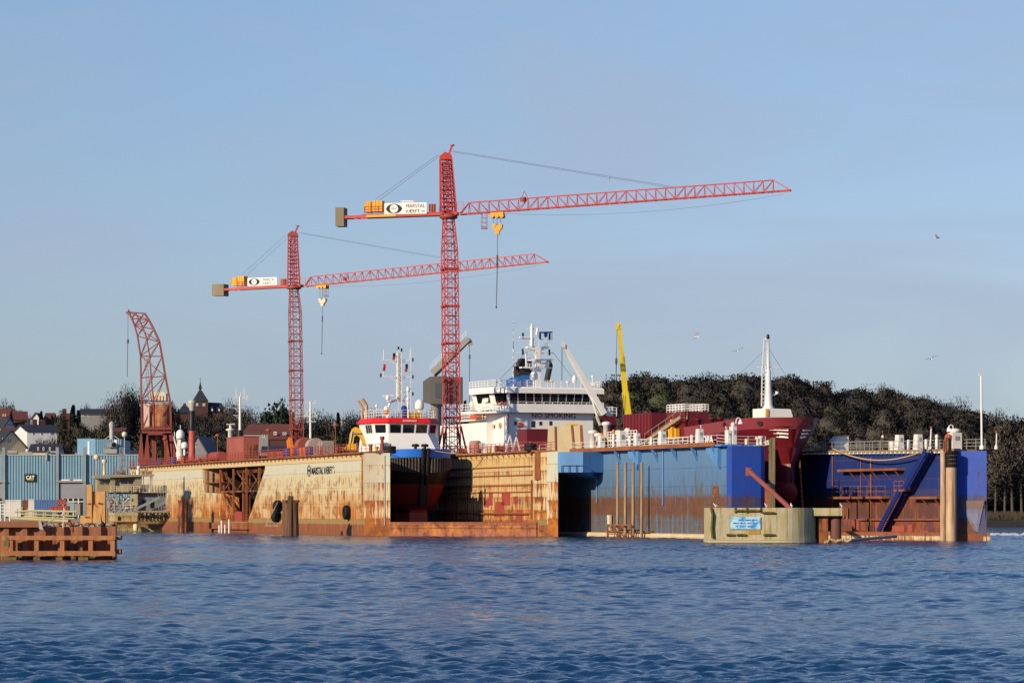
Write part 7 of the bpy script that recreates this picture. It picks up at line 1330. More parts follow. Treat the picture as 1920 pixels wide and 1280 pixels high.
for i,(px,h) in enumerate(((33,953),(37,958),(41,949),(46,955),(52,952),(57,957))):
    D=PD+30; t=MB(); t.bar((0,0,0),(.2*(i%2),0,ZP(h,D)-1.5),.09,.05); o=t.build('steel_stake',M['steel'],None,G0(px,D)+Vector((0,0,1.5-H-(Y0)*D/F+0)) if False else Vector(((px-960)*D/F,D,1.5))); tag(o,('leftmost leaning steel stake behind the pier gangway','short steel stake, second of six behind gangway','tallest steel stake in the row behind gangway','steel stake right of the tallest in the row','leaning stake, fifth of six behind the gangway','rightmost short stake behind the gangway')[i],'stake','steel stakes on the pier')
t,D=pier_thing(8,'ladder_frame','white railing and ladder frame at the far left quay','railing',PD+25); k=D/F; mb=MB(); 
for a in (1,9,18): mb.bar(((a-8)*k,0,1.2),((a-8)*k,0,ZP(938 if a==18 else 943,D)),.09)
for z in (945,951,957,963): mb.bar((-7*k,0,ZP(z,D)),(1*k,0,ZP(z,D)),.07)
for z in (950,957): mb.bar((0,0,ZP(z,D)),(10*k,0,ZP(z,D)),.05)
mb.build('frame',M['whitew'],t)
# crates and bins on the quay behind
def qbox(px0,px1,py0,py1,D,col,name,label,cat,dep=3,ribs=0):
    k=D/F; t=thing(name,label,cat,G0((px0+px1)/2,D)); w_=(px1-px0)*k/2; z0,z1=ZP(py1,D),ZP(py0,D); mb=MB(); mb.box(-w_,w_,0,dep,z0,z1)
    mb.build('body',M[col],t); mb=MB()
    for i in range(ribs): x=-w_+(i+.5)*2*w_/ribs; mb.box(x-.06,x+.06,-.06,0,z0+.1,z1-.1)
    mb.box(-w_-.05,w_+.05,-.08,.05,z1-.15,z1+.05); mb.build('ribs',M[col],t); return t
M['cblue']=paint('container_blue',(.07,.15,.36),.1,.6); M['teal']=paint('faded_teal',(.24,.38,.40),.1,.7); M['whiteblock']=paint('grubby_white_block',(.62,.60,.55),.05,.8)
qbox(10,39,937,968,610,'whiteblock','white_gable_block','white rendered block under the blue hall, left of the doorway','block'); qbox(53,64,936,968,610,'whiteblock','white_gable_block','narrow white block between dark doorway and blue container','block')
qbox(64,108,937,962,606,'cblue','shipping_container','ribbed blue shipping container before the corrugated hall','container',3,10); qbox(125,139,941,957,560,'teal','teal_cabinet','faded teal cabinet on the quay','cabinet',1.5,0); qbox(95,128,948,960,550,'redbrown','scrap_skip','rust red scrap skip beside the teal cabinet','skip',2,4); qbox(140,150,944,965,555,'grey','grey_locker','grey locker between teal cabinet and orange caisson','locker',1,0)
qbox(108,124,936,946,590,'redox','scrap_skip','low rusty skip below the roller door','skip',2,3)
# ---------------------------------------------------------------- blue corrugated halls
def corr(mb,x0,x1,z0,z1,y,pitch=.55,d=.09,m=0):
    n=int((x1-x0)/pitch); pts=[]
    for i in range(n):
        a=x0+(x1-x0)*i/n; b=(x1-x0)/n; pts+=[(a,0),(a+b*.55,0),(a+b*.65,d),(a+b*.9,d)]
    pts.append((x1,0)); N=len(pts); mb.add([(p,y+q,z0) for p,q in pts]+[(p,y+q,z1) for p,q in pts],[(i,i+1,N+i+1,N+i) for i in range(N-1)],m)
M['hallblue']=paint('pale_blue_cladding',(.20,.35,.44),.0,.5,.10); M['colgrey']=paint('blue_grey_column',(.24,.29,.31),.03,.6); M['hallblue2']=paint('sky_blue_flat_cladding',(.20,.40,.54),.0,.5,.06)
HD=618; hk=HD/F; hx=lambda px:(px-960)*HD/F; hz=lambda py:ZP(py,HD)
t=thing('corrugated_hall','long pale blue corrugated workshop hall with roller doors','hall',(0,HD,0))
mb=MB(); corr(mb,hx(-120),hx(262),hz(937),hz(853),0,beam(5.2,HD),.16); mb.box(hx(-120),hx(262),.2,40,2,hz(853)-.1); mb.build('cladding',M['hallblue'],t)
mb=MB(); mb.box(hx(-120),hx(262),-.1,.3,hz(853.5),hz(851.5)); mb.build('roof_edge',M['steel'],t)
for px in (7.5,108,159): mb=MB(); mb.box(hx(px)-.28,hx(px)+.28,-.5,.05,2,hz(838)); mb.build('steel_column',M['colgrey'],t)
M['rollgrey']=paint('grey_roller_door',(.27,.28,.30),.0,.5,.08)
for a,b in ((108.5,157),(-60,6)):
    mb=MB(); mb.box(hx(a),hx(b),-.12,.02,hz(934),hz(904)); 
    for i in range(14): z=hz(934)+(hz(904)-hz(934))*i/14; mb.box(hx(a),hx(b),-.16,-.11,z,z+.08)
    dr=mb.build('roller_door',M['rollgrey'],t); mb=MB(); mb.box(hx(a)-.3,hx(b)+.5,-.7,.0,hz(904),hz(900.5)); mb.build('door_lintel',M['grey'],dr)
    mb=MB(); mb.box(hx(a),hx(b),-.1,.01,2,hz(934)); mb.build('open_gap',M['blackp'],dr); mb=MB(); [mb.bar((hx(x),-.14,2),(hx(x),-.14,hz(934)),.2) for x in np.linspace(a,b,6)]; mb.bar((hx(a),-.15,hz(940)),(hx(b),-.15,hz(940)),.16); mb.build('door_frame',M['whitew'],dr)
for a,b in ((115,131),(138,154)): mb=MB(); mb.box(hx(a),hx(b),-.25,.02,hz(900.4),hz(898.5)); mb.build('strip_lamp',M['white'],t)
mb=MB(); mb.box(hx(8),hx(110),-.06,.02,2,hz(937)); mb.build('dark_base',M['rustdark'],t)
mb=MB(); mb.box(hx(47.5),hx(67),-.32,-.12,hz(902.5),hz(888)); sg=mb.build('sign_panel',M['blackp'],t)
t2=text_mb('CAT',beam(9.6,HD),lambda x,y,z:(hx(57.2)+x*.82,-.35-z,hz(898)+y),.015,'CENTER',.03); t2.build('sign_lettering',M['white'],sg)
mb=MB(); mb.extr([(hx(54.5),-.39,hz(898.3)),(hx(60.5),-.39,hz(898.3)),(hx(57.6),-.39,hz(894))],(0,-.01,0)); mb.box(hx(51),hx(63.5),-.37,-.34,hz(900.2),hz(899.6)); mb.build('sign_triangle',M['byellow'],sg)
mb=MB()
for a,b,c in ((10,28,843),(31,56,846),(88,110,848)): mb.tube((hx(a),3,hz(c+4)),(hx(b),3,hz(c+4)),beam(4,HD),n=10); 
mb.path([(hx(88),-.3,hz(862)),(hx(88),-.3,hz(851)),(hx(88),2,hz(847)),(hx(106),2,hz(847))],.25,8); mb.build('roof_ducts',M['grey'],t)
UD=632; ux=lambda px:(px-960)*UD/F; uz=lambda py:ZP(py,UD)
t=thing('upper_hall','taller pale blue hall block behind the roof, with exhaust duct','hall',(0,UD,0))
mb=MB(); mb.box(ux(145),ux(178),0,14,2,uz(822)); mb.build('flat_cladding',M['hallblue2'],t); mb=MB(); corr(mb,ux(178),ux(228.5),2,uz(823),.05,beam(3.6,UD),.14); mb.box(ux(178),ux(228.5),.2,14,2,uz(823)-.1); mb.build('ribbed_cladding',M['hallblue'],t)
mb=MB(); mb.box(ux(164.5),ux(168),-.1,.02,uz(853),uz(827)); mb.build('translucent_strip',M['white'],t); mb=MB(); mb.box(ux(214),ux(219.5),-.05,.03,uz(850),uz(824)); mb.build('pale_strip',M['whitew'],t)
mb=MB(); c=Vector((ux(212),-.2,uz(834))); mb.tube((ux(206),0,uz(834)),(ux(206)+.2,-1.5,uz(834)),beam(5,UD),n=16); mb.tube(c,c+Vector((.4,-1.6,0)),beam(5.4,UD),n=16); mb.build('round_duct',M['grey'],t); mb=MB(); p=c+Vector((.41,-1.62,0)); mb.tube(p,p+Vector((.02,-.05,0)),beam(4.5,UD),n=16); mb.build('duct_mouth',M['blackp'],t)
mb=MB(); mb.box(ux(198.5),ux(222.5),-3,0,uz(850),uz(842)); mb.box(ux(205),ux(216),-2,0,uz(856),uz(850)); mb.build('ventilation_unit',M['grey'],t)
mb=MB(); cx=ux(204.5); mb.lathe([(4.1*UD/F,uz(823)),(4.1*UD/F,uz(806)),(3.4*UD/F,uz(805)),(5.0*UD/F,uz(799)),(5.0*UD/F,uz(793)),(3.2*UD/F,uz(790)),(.1,uz(788.5))],(cx,4,0),16); [mb.bar((cx,4,uz(812)),(cx+d,4,uz(823)),.12) for d in (-1.4,1.6)]; mb.build('exhaust_stack',paint('pale_grey_stack',(.44,.42,.38),.08,.5),t)
for px,a,b,l in ((233.5,810,852,'thin lamp post with white lantern right of the blue hall'),(181,853,880,'cream round lamp post before the blue hall')):
    D=600 if px>200 else 585; t=thing('lamp_post',l,'lamp',Vector(((px-960)*D/F,D,2))); mb=MB(); mb.tube((0,0,0),(0,0,ZP(a+7,D)-2),.10); mb.build('pole',M['steel'],t); mb=MB(); mb.lathe([(.25,0),(.5,.25),(.5,.75),(.2,1)],(0,0,ZP(a+9,D)-2),10); mb.build('lantern',M['cream'],t)
# ---------------------------------------------------------------- town houses
M['brick']=paint('red_brick',(.105,.05,.043),.0,.9,.15); M['brickd']=paint('dark_red_brick',(.09,.038,.036),.0,.9,.15); M['tile']=paint('red_roof_tile',(.13,.042,.034),.0,.85,.18,streak=False); M['slate']=paint('dark_slate',(.035,.037,.045),.0,.6,.15,streak=False); M['render']=paint('white_render',(.70,.70,.68),.0,.8,.06); M['renderw']=paint('warm_yellow_render',(.60,.52,.32),.0,.8,.06); M['greyr']=paint('grey_render',(.22,.22,.23),.0,.8)
def house(px0,px1,ye,yr,D,wall,roof,name,label,gable='front',wins=(),dep=9,rz=0,base=None,chim=()):
    """eaves at row ye, ridge at row yr; the base follows the ground"""
    k=D/F; cx=((px0+px1)/2-960)*k; gz=(base if base is not None else townz(cx,D))-1.5; w_=(px1-px0)*k/2; z1=ZP(ye,D)-gz; z2=ZP(yr,D)-gz
    t=thing(name,label,'house',(cx,D,gz),rz); mb=MB()
    if gable=='front': mb.extr([(-w_,0,0),(w_,0,0),(w_,0,z1),(0,0,z2),(-w_,0,z1)],(0,dep,0))
    else: mb.box(-w_,w_,0,dep,0,z1); mb.extr([(-w_+.05,0,z1),(-w_+.05,dep,z1),(-w_+.05,dep/2,z2)],(2*w_-.1,0,0))
    wl=mb.build('wall',M[wall],t); mb=MB(); o=.35; th=.22
    if gable=='front':
        for sg in (-1,1): d=Vector((sg*w_,0,z1-z2)).normalized(); a=Vector((0,-o,z2+.02)); b=Vector((sg*w_,-o,z1+.02))+d*.5; n=Vector((-d.z*sg,0,d.x*sg)); mb.extr([a,b,b+n*th,a+n*th],(0,dep+2*o,0))
    else:
        for sg in (0,1): y=-o if sg==0 else dep+o; a=Vector((-w_-o,dep/2,z2+.02)); b=Vector((-w_-o,y,z1-.15)); mb.extr([a,b,b+Vector((0,0,th)),a+Vector((0,0,th+.05))],(2*w_+2*o,0,0))
    rf=mb.build('roof',M[roof],t)
    for (a,b,c,d) in wins:
        mb=MB(); x0=(a-(px0+px1)/2)*k; x1=(b-(px0+px1)/2)*k; zb=ZP(d,D)-gz; zt=ZP(c,D)-gz; mb.box(x0,x1,-.08,.03,zb,zt); f=mb.build('window',M['render'],t); mb=MB(); n=2 if (b-a)>3 else 1
        for i in range(n): mb.box(x0+.1+(x1-x0)*i/n,x0-.1+(x1-x0)*(i+1)/n,-.12,-.07,zb+.12,zt-.12)
        mb.build('pane',M['glass'],f)
    for c in chim: mb=MB(); x=(c-(px0+px1)/2)*k; mb.box(x-.5,x+.5,dep/2-.4,dep/2+.4,z2-1.2,z2+1.5); mb.build('chimney',M['brickd'],rf)
    return t
house(-10,52,838,808,700,'renderw','slate','yellow_house','yellow rendered house with dark roof above the blue hall','front',[(2,5,821,831),(6,9,821,831),(13,16,821,831),(17,20,821,831)],14,R(38))
house(50,108,808,797,735,'render','slate','white_house','big white house with dark roof and blue shaded gable','side',[(60,63,809,815),(76,79,809,815),(94,101,808,815),(104,109,808,815)],11,R(24),chim=(77,93))
house(6,30,800,784,790,'render','slate','white_gable_house','small white gabled house with dark roof, high at left','front',[(14,17,793,798),(18,21,793,798),(22,25,793,798)],15,R(42))
house(-8,14,790,766,840,'brick','tile','brick_house','red brick house at the far left edge','side',[(5,7,776,780),(9,11,776,780),(5,7,786,790)],8)
house(19,50,786,772,850,'brick','tile','brick_house','red tiled house behind the white gabled house','side',[],8,R(10)); house(60,74,784,774,845,'render','tile','pink_cottage','small pale cottage with red roof beside the dark conifer','front',[(63,66,785,789)],7)
house(84,98,786,775,850,'brick','tile','brick_house','red roofed house half hidden right of the dark conifer','side',[],7); house(120,136,786,776,840,'brick','tile','brick_house','brick house with red roof and skylights before tall conifer','side',[],7,R(15),chim=(124,))
house(148,202,776,767,860,'greyr','slate','low_brick_villa','dark low villa with broad hipped slate roof on the hill','side',[(153,157,775,780),(164,167,775,780)],10)
house(0,22,812,803,760,'brick','tile','brick_house','low red roof between yellow house and white gable','side',[],8); house(28,56,812,803,755,'brick','tile','brick_house','long low red roof behind the yellow house','side',[],8,0,None,(46,))
house(205,232,808,803,800,'brick','tile','brick_house','red roof behind the exhaust stack','side',[],8)
house(352,388,848,818,690,'greyr','slate','grey_gable_house','grey house with white edged gable behind the red funnel','front',[],12,R(-8),2)
house(456,503,812,796,720,'greyr','tile','red_roof_house','house with bright red tiled roof left of second crane','side',[(492,500,812,820)],10,R(-12)); house(507,545,822,796,705,'brickd','tile','red_roof_house','dark red roofed house with dormer window beside second crane','side',[(513,519,809,815),(530,533,810,815),(534,537,810,815)],9)
house(492,540,846,838,692,'greyr','slate','low_shed','low grey shed with flat pale roof right of the red deckhouse','side',[],6); house(140,180,845,838,692,'greyr','slate','low_shed','low grey shed behind the upper hall','side',[],6); house(228,262,852,846,660,'brick','slate','low_shed','low brick shed behind the portal crane legs','side',[],6,0,2)
house(56,112,846,834,695,'renderw','slate','long_shed','long low beige shed below the white house','side',[(70,73,838,844),(80,83,838,844),(92,95,838,844)],7)
# brick tower building on the hill
D=960; k=D/F; gz=13; t=thing('brick_tower_house','red brick mansion with pointed slate tower on the hill','mansion',Vector(((377-960)*k,D,gz)),R(12)); z=lambda py:ZP(py,D)-gz; x=lambda px:(px-377)*k
mb=MB(); mb.box(x(364),x(390),0,x(390)-x(364),0,z(752)); tw=mb.build('tower',M['brickd'],t); w_=x(390)-x(364); c=Vector(((x(364)+x(390))/2,w_/2,0))
def pyr(mb,c,h,z0,z1,h1=0.0): P=[(-1,-1),(1,-1),(1,1),(-1,1)]; mb.add([c+Vector((a*h,b*h,z0)) for a,b in P]+[c+Vector((a*h1,b*h1,z1)) for a,b in P],[(0,1,5,4),(1,2,6,5),(2,3,7,6),(3,0,4,7),(0,3,2,1),(4,5,6,7)])
mb=MB(); pyr(mb,c,w_*.55,z(752),z(731),w_*.09); pyr(mb,c,w_*.07,z(731),z(728),w_*.07); pyr(mb,c,w_*.12,z(728),z(714),.02); mb.tube(c+Vector((0,0,z(715))),c+Vector((0,0,z(707))),.07); mb.build('spire',M['slate'],tw)
for a,b in ((367.5,372),(380,385)): mb=MB(); mb.box(x(a),x(b),-.12,.02,z(761),z(756)); f=mb.build('window',M['render'],tw); mb=MB(); [mb.box(x(a)+(x(b)-x(a))*(i/3)+.12,x(a)+(x(b)-x(a))*((i+1)/3)-.12,-.18,-.1,z(761)+.1,z(756)-.1) for i in range(3)]; mb.build('pane',M['glass'],f)
mb=MB(); mb.box(x(390),x(424),1,10,0,z(771)); mb.box(x(336),x(364),1,9,0,z(774)); mb.build('wing_wall',M['brickd'],t)
mb=MB(); mb.hexa([(x(390),.6,z(771)),(x(426),.6,z(771)),(x(426),10.4,z(771)),(x(390),10.4,z(771)),(x(390),3.5,z(753)),(x(418),3.5,z(754)),(x(418),7,z(754)),(x(390),7,z(753))]); mb.hexa([(x(335),.6,z(774)),(x(364),.6,z(774)),(x(364),9.4,z(774)),(x(335),9.4,z(774)),(x(346),4,z(759)),(x(352),4,z(759)),(x(352),6,z(759)),(x(346),6,z(759))]); mb.build('wing_roof',M['slate'],t)
for a in (398,411,421): mb=MB(); mb.extr([(x(a-2.5),.2,z(771)),(x(a+2.5),.2,z(771)),(x(a+2.5),.2,z(765)),(x(a),.2,z(761)),(x(a-2.5),.2,z(765))],(0,1.5,0)); f=mb.build('dormer',M['slate'],t); mb=MB(); mb.box(x(a-1.2),x(a+1.2),.1,.22,z(770),z(766)); mb.build('dormer_window',M['render'],f)
mb=MB(); mb.box(x(347),x(351.5),4,5.5,z(762),z(755)); mb.build('chimney',M['brickd'],t)
# ---------------------------------------------------------------- town trees
for a in [('brown',8,870,754,'leafless tree standing at the far left edge behind brick house',44),('olive',28,880,758,'greenish tree behind the red tiled house',36),('bare',52,900,770,'thin bare tree between red tile house and conifer',30),
 ('conifer',77,800,768,'dark bushy conifer between two red roofs at left',22),('conifer',98,805,776,'short dark conifer right of the red roofed house',16),('olive',114,830,768,'round olive tree left of the tall conifer',24),('conifer',137,815,756,'tall slender dark conifer beside the low villa',26),
 ('conifer',147,825,766,'stubby conifer at the left end of the low villa',24),('bare',163,880,750,'thin bare tree rising behind the villa roof',22),('bare',184,885,756,'pale bare tree behind the right end of the villa',34),('brown',205,860,754,'brown budding tree right of the villa',34),
 ('brown',222,850,742,'reddish bare tree on the rise left of the portal crane',46),('brown',240,855,727,'tallest bare tree beside the portal crane jib',52),('brown',256,860,733,'dark bare tree directly behind the portal crane jib',44),('olive',160,790,792,'low olive shrubs trees below the low villa',70),
 ('olive',195,785,796,'dense olive thicket behind the upper blue hall',60),('olive',225,780,806,'green thicket left of the portal crane drum',50),('olive',120,760,806,'olive tree in front of the white house end',36),('bare',100,720,812,'bare garden tree before the white house',40),('bare',70,705,815,'bare tree between yellow house and white house',36),
 ('bare',120,712,822,'pale bare tree right of the white house',30),('olive',140,725,818,'green bush tree behind the upper hall roof',38),('brown',282,850,755,'dark tree behind the portal crane mast frame',40),('brown',310,870,748,'brown tree just left of the mansion',30),('olive',326,880,752,'pale green budding tree left of the mansion',26),
 ('olive',282,760,806,'green bank tree seen through the portal legs',60),('olive',318,750,815,'dark green thicket behind the white radar domes',50),('brown',350,860,790,'brown thicket below the mansion wing',50),('brown',378,830,782,'bare thicket in front of the mansion tower',46),('brown',405,850,778,'bare thicket below the mansion roof',50),
 ('olive',362,900,776,'dense thicket before the mansion tower foot, left',44),('olive',388,905,774,'dense thicket before the mansion tower foot, right',46),('olive',416,900,777,'dense thicket before the mansion wing',46),('olive',342,890,784,'low thicket left of the mansion tower',40),
 ('brown',432,880,752,'tall dark tree at the right end of the mansion',34),('brown',448,870,760,'dark tree behind the white signal mast',46),('brown',465,860,768,'brown tree right of the signal mast',44),('olive',390,770,808,'olive thicket behind the red deckhouse left',80),('brown',430,760,806,'brown thicket behind the red deckhouse',70),('olive',470,790,800,'thicket left of the bright red roof',40),
 ('pine',520,850,758,'broad dark pine with flat top left of second crane',66),('pine',528,845,750,'tall dark pine crown beside second crane mast',30),('pine',498,850,774,'lower dark pine left of the broad pine',46),('pine',540,840,772,'dark pine behind the second crane mast',50),('brown',580,850,775,'brown woodland edge tree right of second crane',44),('brown',604,855,772,'brown tree left of the dark fir',40),
 ('conifer',634,835,770,'dark fir right of the mushroom lamp',20),('brown',618,850,780,'brown tree just left of dark fir',36),('brown',655,855,774,'brown tree behind the excavator arm',44),('brown',686,860,770,'dark tree behind the tug exhausts',50),('brown',716,865,774,'dark tree behind the tug mast arch left',50),('brown',744,865,776,'dark tree behind tug mast arch right',46),
 ('brown',775,865,778,'dark tree behind the tug radar dome',46),('brown',802,865,780,'dark tree behind the grey pedestal crane',46),('olive',590,780,808,'dark thicket behind the white lattice mast foot',70),('olive',640,780,806,'dark thicket behind the mushroom lamp',70),('brown',690,780,806,'brown thicket behind the tug wheelhouse',70),('olive',555,770,812,'dark thicket behind the second crane foot',60),
 ('olive',745,790,806,'thicket behind the tug roof railing',70),('olive',800,790,806,'thicket behind the pedestal crane base',70),('brown',838,800,790,'brown tree behind the taller crane mast',50),('conifer',872,800,748,'dark tree tip by the bridge wing platform',22),('brown',866,800,766,'dark tree left of the tanker bridge wing',40)]:
    kind,px,D,yt,lab,wd=a
    tree(kind,px,D,yt,lab,wd,'trees in the town behind the docks')
# right shore: reeds, shrubs, individual bare trees with pale trunks
mb=MB(); rg=np.random.default_rng(8); n=9000; X=rg.uniform(96,190,n); Y=np.array([shoreR(a) for a in X])+4+rg.random(n)*16; Zg=np.array([hillz(a,b) for a,b in zip(X,Y)]); h=1.0+rg.random(n)*1.2; dx=rg.normal(size=n)*.3
V=np.stack([np.stack([X-.10,Y,Zg],1),np.stack([X+.10,Y,Zg],1),np.stack([X+dx,Y+.1,Zg+h],1)],1).reshape(-1,3); o=bulk('reed_bed',V,M['leaf'],np.repeat(np.array([[.15,.125,.085]]),n,0)*(.7+.6*rg.random((n,1)))); tag(o,'pale dry reeds along the far shore at the right edge','reeds',kind='stuff')
M['palebark']=flat('silver_bark',(.085,.078,.07),.9)
BT=proto('bare_tree','egg',21,17,5.0,2600,.5,GREYB*.9,trunk='palebark'); tag(BT,'x','tree')
for i,(px,yt,lab) in enumerate(((1884,800,'pale trunked bare tree just right of the blue dock end'),(1899,770,'taller pale trunked bare tree near the right edge'),(1916,794,'bare tree with pale trunk cut by the right picture edge'),(1866,812,'thin bare tree directly behind the dock end railing'))):
    D=shoreR((px-960)*.125)+24; X=(px-960)*D/F; gz=hillz(X,D); s=(ZP(yt,D)-gz)/16.5
    if i==0: BT.location=(X,D,gz-.2); BT.scale=(s*.8,s*.8,s); BT['label']=lab; BT['group']='bare trees on the right shore'
    else: o=dup(BT,(X,D,gz-.2),i*1.3,lab,'bare trees on the right shore',(s*.8,s*.8,s)); o['category']='tree'
for i,(px,D,yt,lab,wd) in enumerate(((1742,880,733,'tall bare tree standing out on the wood skyline right',44),(1792,880,748,'dense round tree on the skyline near the tall thin mast',52),(1690,880,728,'bare tree crown breaking the falling skyline',40),(1872,860,770,'bare skyline tree at the far right',48),(1900,850,776,'last skyline tree at the right edge',46),(1655,885,722,'skyline tree above the white winch house',44))):
    tree('brown' if i%2 else 'bare',px,D,yt,lab,wd,'skyline trees of the right hill')
# ---------------------------------------------------------------- concrete mooring island before the blue dock
CD=DW(1018.5); ck=CD/F; cx=lambda px:(px-1434)*ck; cz=lambda py:ZP(py,CD+1)
t=thing('concrete_dolphin','round ended mossy concrete mooring island with blue banner','mooring dolphin',G0(1434,CD))
g=NG('mossy_concrete'); v=g.obj(); X,Y,Z=g.sep(v)
n1=g.noise(v,.45,5,.65); n2=g.noise(g.mp(v,(2.6,2.6,.16)),1,5,.7); n3=g.noise(v,3.5,4,.7); n4=g.noise(g.mp(v,(.9,.9,.25),(5,2,1)),1,4,.6)
c=g.mix(g.step(n1,.35,.65),(.54,.47,.31),(.43,.39,.24)); c=g.mix(g.math('MULTIPLY',g.step(n4,.46,.62),.75),c,(.42,.35,.10)); c=g.mix(g.math('MULTIPLY',g.step(n2,.52,.68),.55),c,(.17,.155,.09)); c=g.mix(g.math('MULTIPLY',g.step(n3,.58,.72),.4),c,(.55,.50,.40))
c=g.mix(g.math('MULTIPLY',g.step(g.math('ABSOLUTE',g.math('SUBTRACT',g.math('FRACT',g.math('DIVIDE',X,2.35)),.5)),.475,.49),.5),c,(.14,.12,.07))
c=g.mix(g.step(g.math('ADD',Z,g.math('MULTIPLY',n3,.2)),.42,.5),(.20,.18,.11),c); c=g.mix(g.step(Z,.30,.36),(.52,.46,.32),c); c=g.mix(g.step(Z,.08,.14),(.10,.09,.05),c)
g.bump(g.math('ADD',n3,n2),.5,.06); M['mossc']=g.done(c,.9,spec=.2)
w2=104*ck; pl=[(-w2,.4),(-w2*.98,-.1),(w2*.25,-.1)]+[(w2*.25+w2*.75*math.sin(a),-.1+w2*.75*(1-math.cos(a))) for a in np.linspace(.15,math.pi/2,9)]+[(w2,9),(-w2,9)]
mb=MB(); mb.extr([(x,y,-2) for x,y in pl],(0,0,2+cz(951.5))); mb.build('concrete_body',M['mossc'],t)
mb=MB(); pl2=[(x*1.012,y-.12 if y<5 else y) for x,y in pl]; mb.extr([(x,y,-1.5) for x,y in pl2],(0,0,1.5+cz(1011))); mb.build('footing',M['mossc'],t)
mb=MB(); mb.hexa([(w2*.9,2,cz(966.5)),(cx(1583),2,cz(966.5)),(cx(1583),4.6,cz(966.5)),(w2*.9,4.6,cz(966.5)),(w2*.9,2,cz(952)),(cx(1583),2,cz(951.8)),(cx(1583),4.6,cz(951.8)),(w2*.9,4.6,cz(952))]); mb.build('outrigger_beam',M['mossc'],t)
mb=MB(); mb.tube((cx(1573),3.2,-2),(cx(1573),3.2,cz(966.6)),beam(10.5,CD),n=18); mb.build('brown_tube_pile',paint('brown_tube',(.16,.065,.05),.2,.7),t); mb=MB(); mb.box(cx(1538),cx(1557),2.6,5,-1,cz(967)); mb.build('dark_pile_box',M['rustdark'],t)
mb=MB(); [mb.tube((cx(a),1.8,cz(b)),(cx(a)+.02,1.8,cz(c)),.09) for a,b,c in ((1585,972,952),(1588,968,950),(1592,975,951))]; mb.box(cx(1584),cx(1596),1.9,3.8,cz(972),cz(951)); mb.build('chain_wrap',M['rust'],t)
M['hose']=timber('mossy_hose',(.17,.15,.05),(.06,.05,.02))
for a,b,c in ((1379,1398,957),(1401,1425,957),(1430,1452,961),(1362,1376,1002),(1381,1398,1002),(1431,1452,1002)): mb=MB(); mb.tube((cx(a),-.25,cz(c)),(cx(b),-.25,cz(c)),beam(2.2,CD),n=8); mb.build('hose_fender',M['hose'],t)
for a in (1378,1400,1426): mb=MB(); mb.bar((cx(a),-.2,cz(951)),(cx(a),-.2,cz(961)),.12); mb.build('fender_hanger',M['hose'],t)
mb=MB(); mb.path([(cx(1333),-.2,cz(952)),(cx(1336),-.3,cz(965)),(cx(1334),-.3,cz(990)),(cx(1336),-.3,cz(1008))],.14,8); mb.build('corner_hose',M['hose'],t)
mb=MB(); mb.box(cx(1403),cx(1425),-.16,-.05,cz(1001),cz(991)); mb.build('ochre_plate',paint('ochre_plate',(.46,.28,.06),.15,.8),t)
g=NG('blue_banner'); v=g.obj(); cb=g.mix(g.step(g.noise(v,1.1,3),.35,.65),(.04,.32,.72),(.45,.74,.86)); M['banner']=g.done(cb,.5)
mb=MB(); mb.box(cx(1369.5),cx(1425.5),-.24,-.18,cz(991.5),cz(968.5)); bn=thing('blue_banner','small light blue banner with three lines of writing on concrete','banner',G0(1434,CD)); bo=mb.build('sheet',M['banner'],bn)
lt=MB(); rg=random.Random(12)   # three lines of small dark writing, too small to be read in the picture
for py,x0,x1 in ((975.5,1384,1410),(981.5,1374,1421),(987.5,1379,1414)):
    x=cx(x0)
    while x<cx(x1):
        for i in range(rg.randint(3,8)):
            h=rg.choice((.10,.10,.16)); lt.box(x,x+.035,-.262,-.24,cz(py),cz(py)+h); 
            if rg.random()<.6: lt.box(x+.035,x+.075,-.262,-.24,cz(py)+rg.choice((0,.04,.075)),cz(py)+.11)
            x+=.095
        x+=.10
lt.build('lettering',flat('navy_lettering',(.03,.10,.38),.6),bo)
t=thing('inclined_strut','red brown steel strut slanting down onto the concrete island','strut',G0(1434,CD)); mb=MB(); yb=CD+18
P=lambda px,py,D:Vector(((px-1434)*CD/F+((px-960)*(D-CD)/F),D-CD,ZP(py,D)))
a,b=P(1404,882,378),P(1480,951,CD+6); mb.tube(a,b,.28,.26,12); mb.build('tube',M['redox'],t); mb=MB(); mb.hexa([a+Vector((-.35,-.2,-.6)),a+Vector((.25,-.2,-.5)),a+Vector((.25,.4,-.5)),a+Vector((-.35,.4,-.6)),a+Vector((-.35,-.2,.4)),a+Vector((.3,-.2,.3)),a+Vector((.3,.4,.3)),a+Vector((-.35,.4,.4))]); mb.build('end_lug',M['redox'],t); mb=MB(); c=a.lerp(b,.47); mb.bar(c,Vector((c.x,c.y,cz(951))),.45); mb.build('prop',M['redbrown'],t)
# pipeline boom floating by the blue dock
mb=MB(); mb.tube(W(1585,1013,335),W(1680,1005,352),.16,n=8); o=mb.build('floating_boom',M['grey'],None); tag(o,'pale floating tube leading from island to blue dock','boom')
mb=MB(); rg=random.Random(3)
for i in range(30): a=W(1545+i*1.7,1016-(4*abs(math.sin(i*.25))),333); mb.tube(a,a+Vector((.15,0,rg.uniform(-.15,.2))),rg.uniform(.06,.16),n=6)
o=mb.build('rope_heap',M['rope'],None); tag(o,'tangle of pale rope at the waterline under the outrigger','rope')
# mooring rope slung across the right dock wall
mb=MB(); a=inn(1562,841,1.2); b=inn(1738,842,1.2); a=Vector(a);b=Vector(b); rope(mb,a,b,.10,1.35,16); o=mb.build('mooring_hawser',M['rope'],None,(B.o.x,B.o.y,0),B.rz); tag(o,'thick tan hawser sagging along the right blue dock wall','rope')
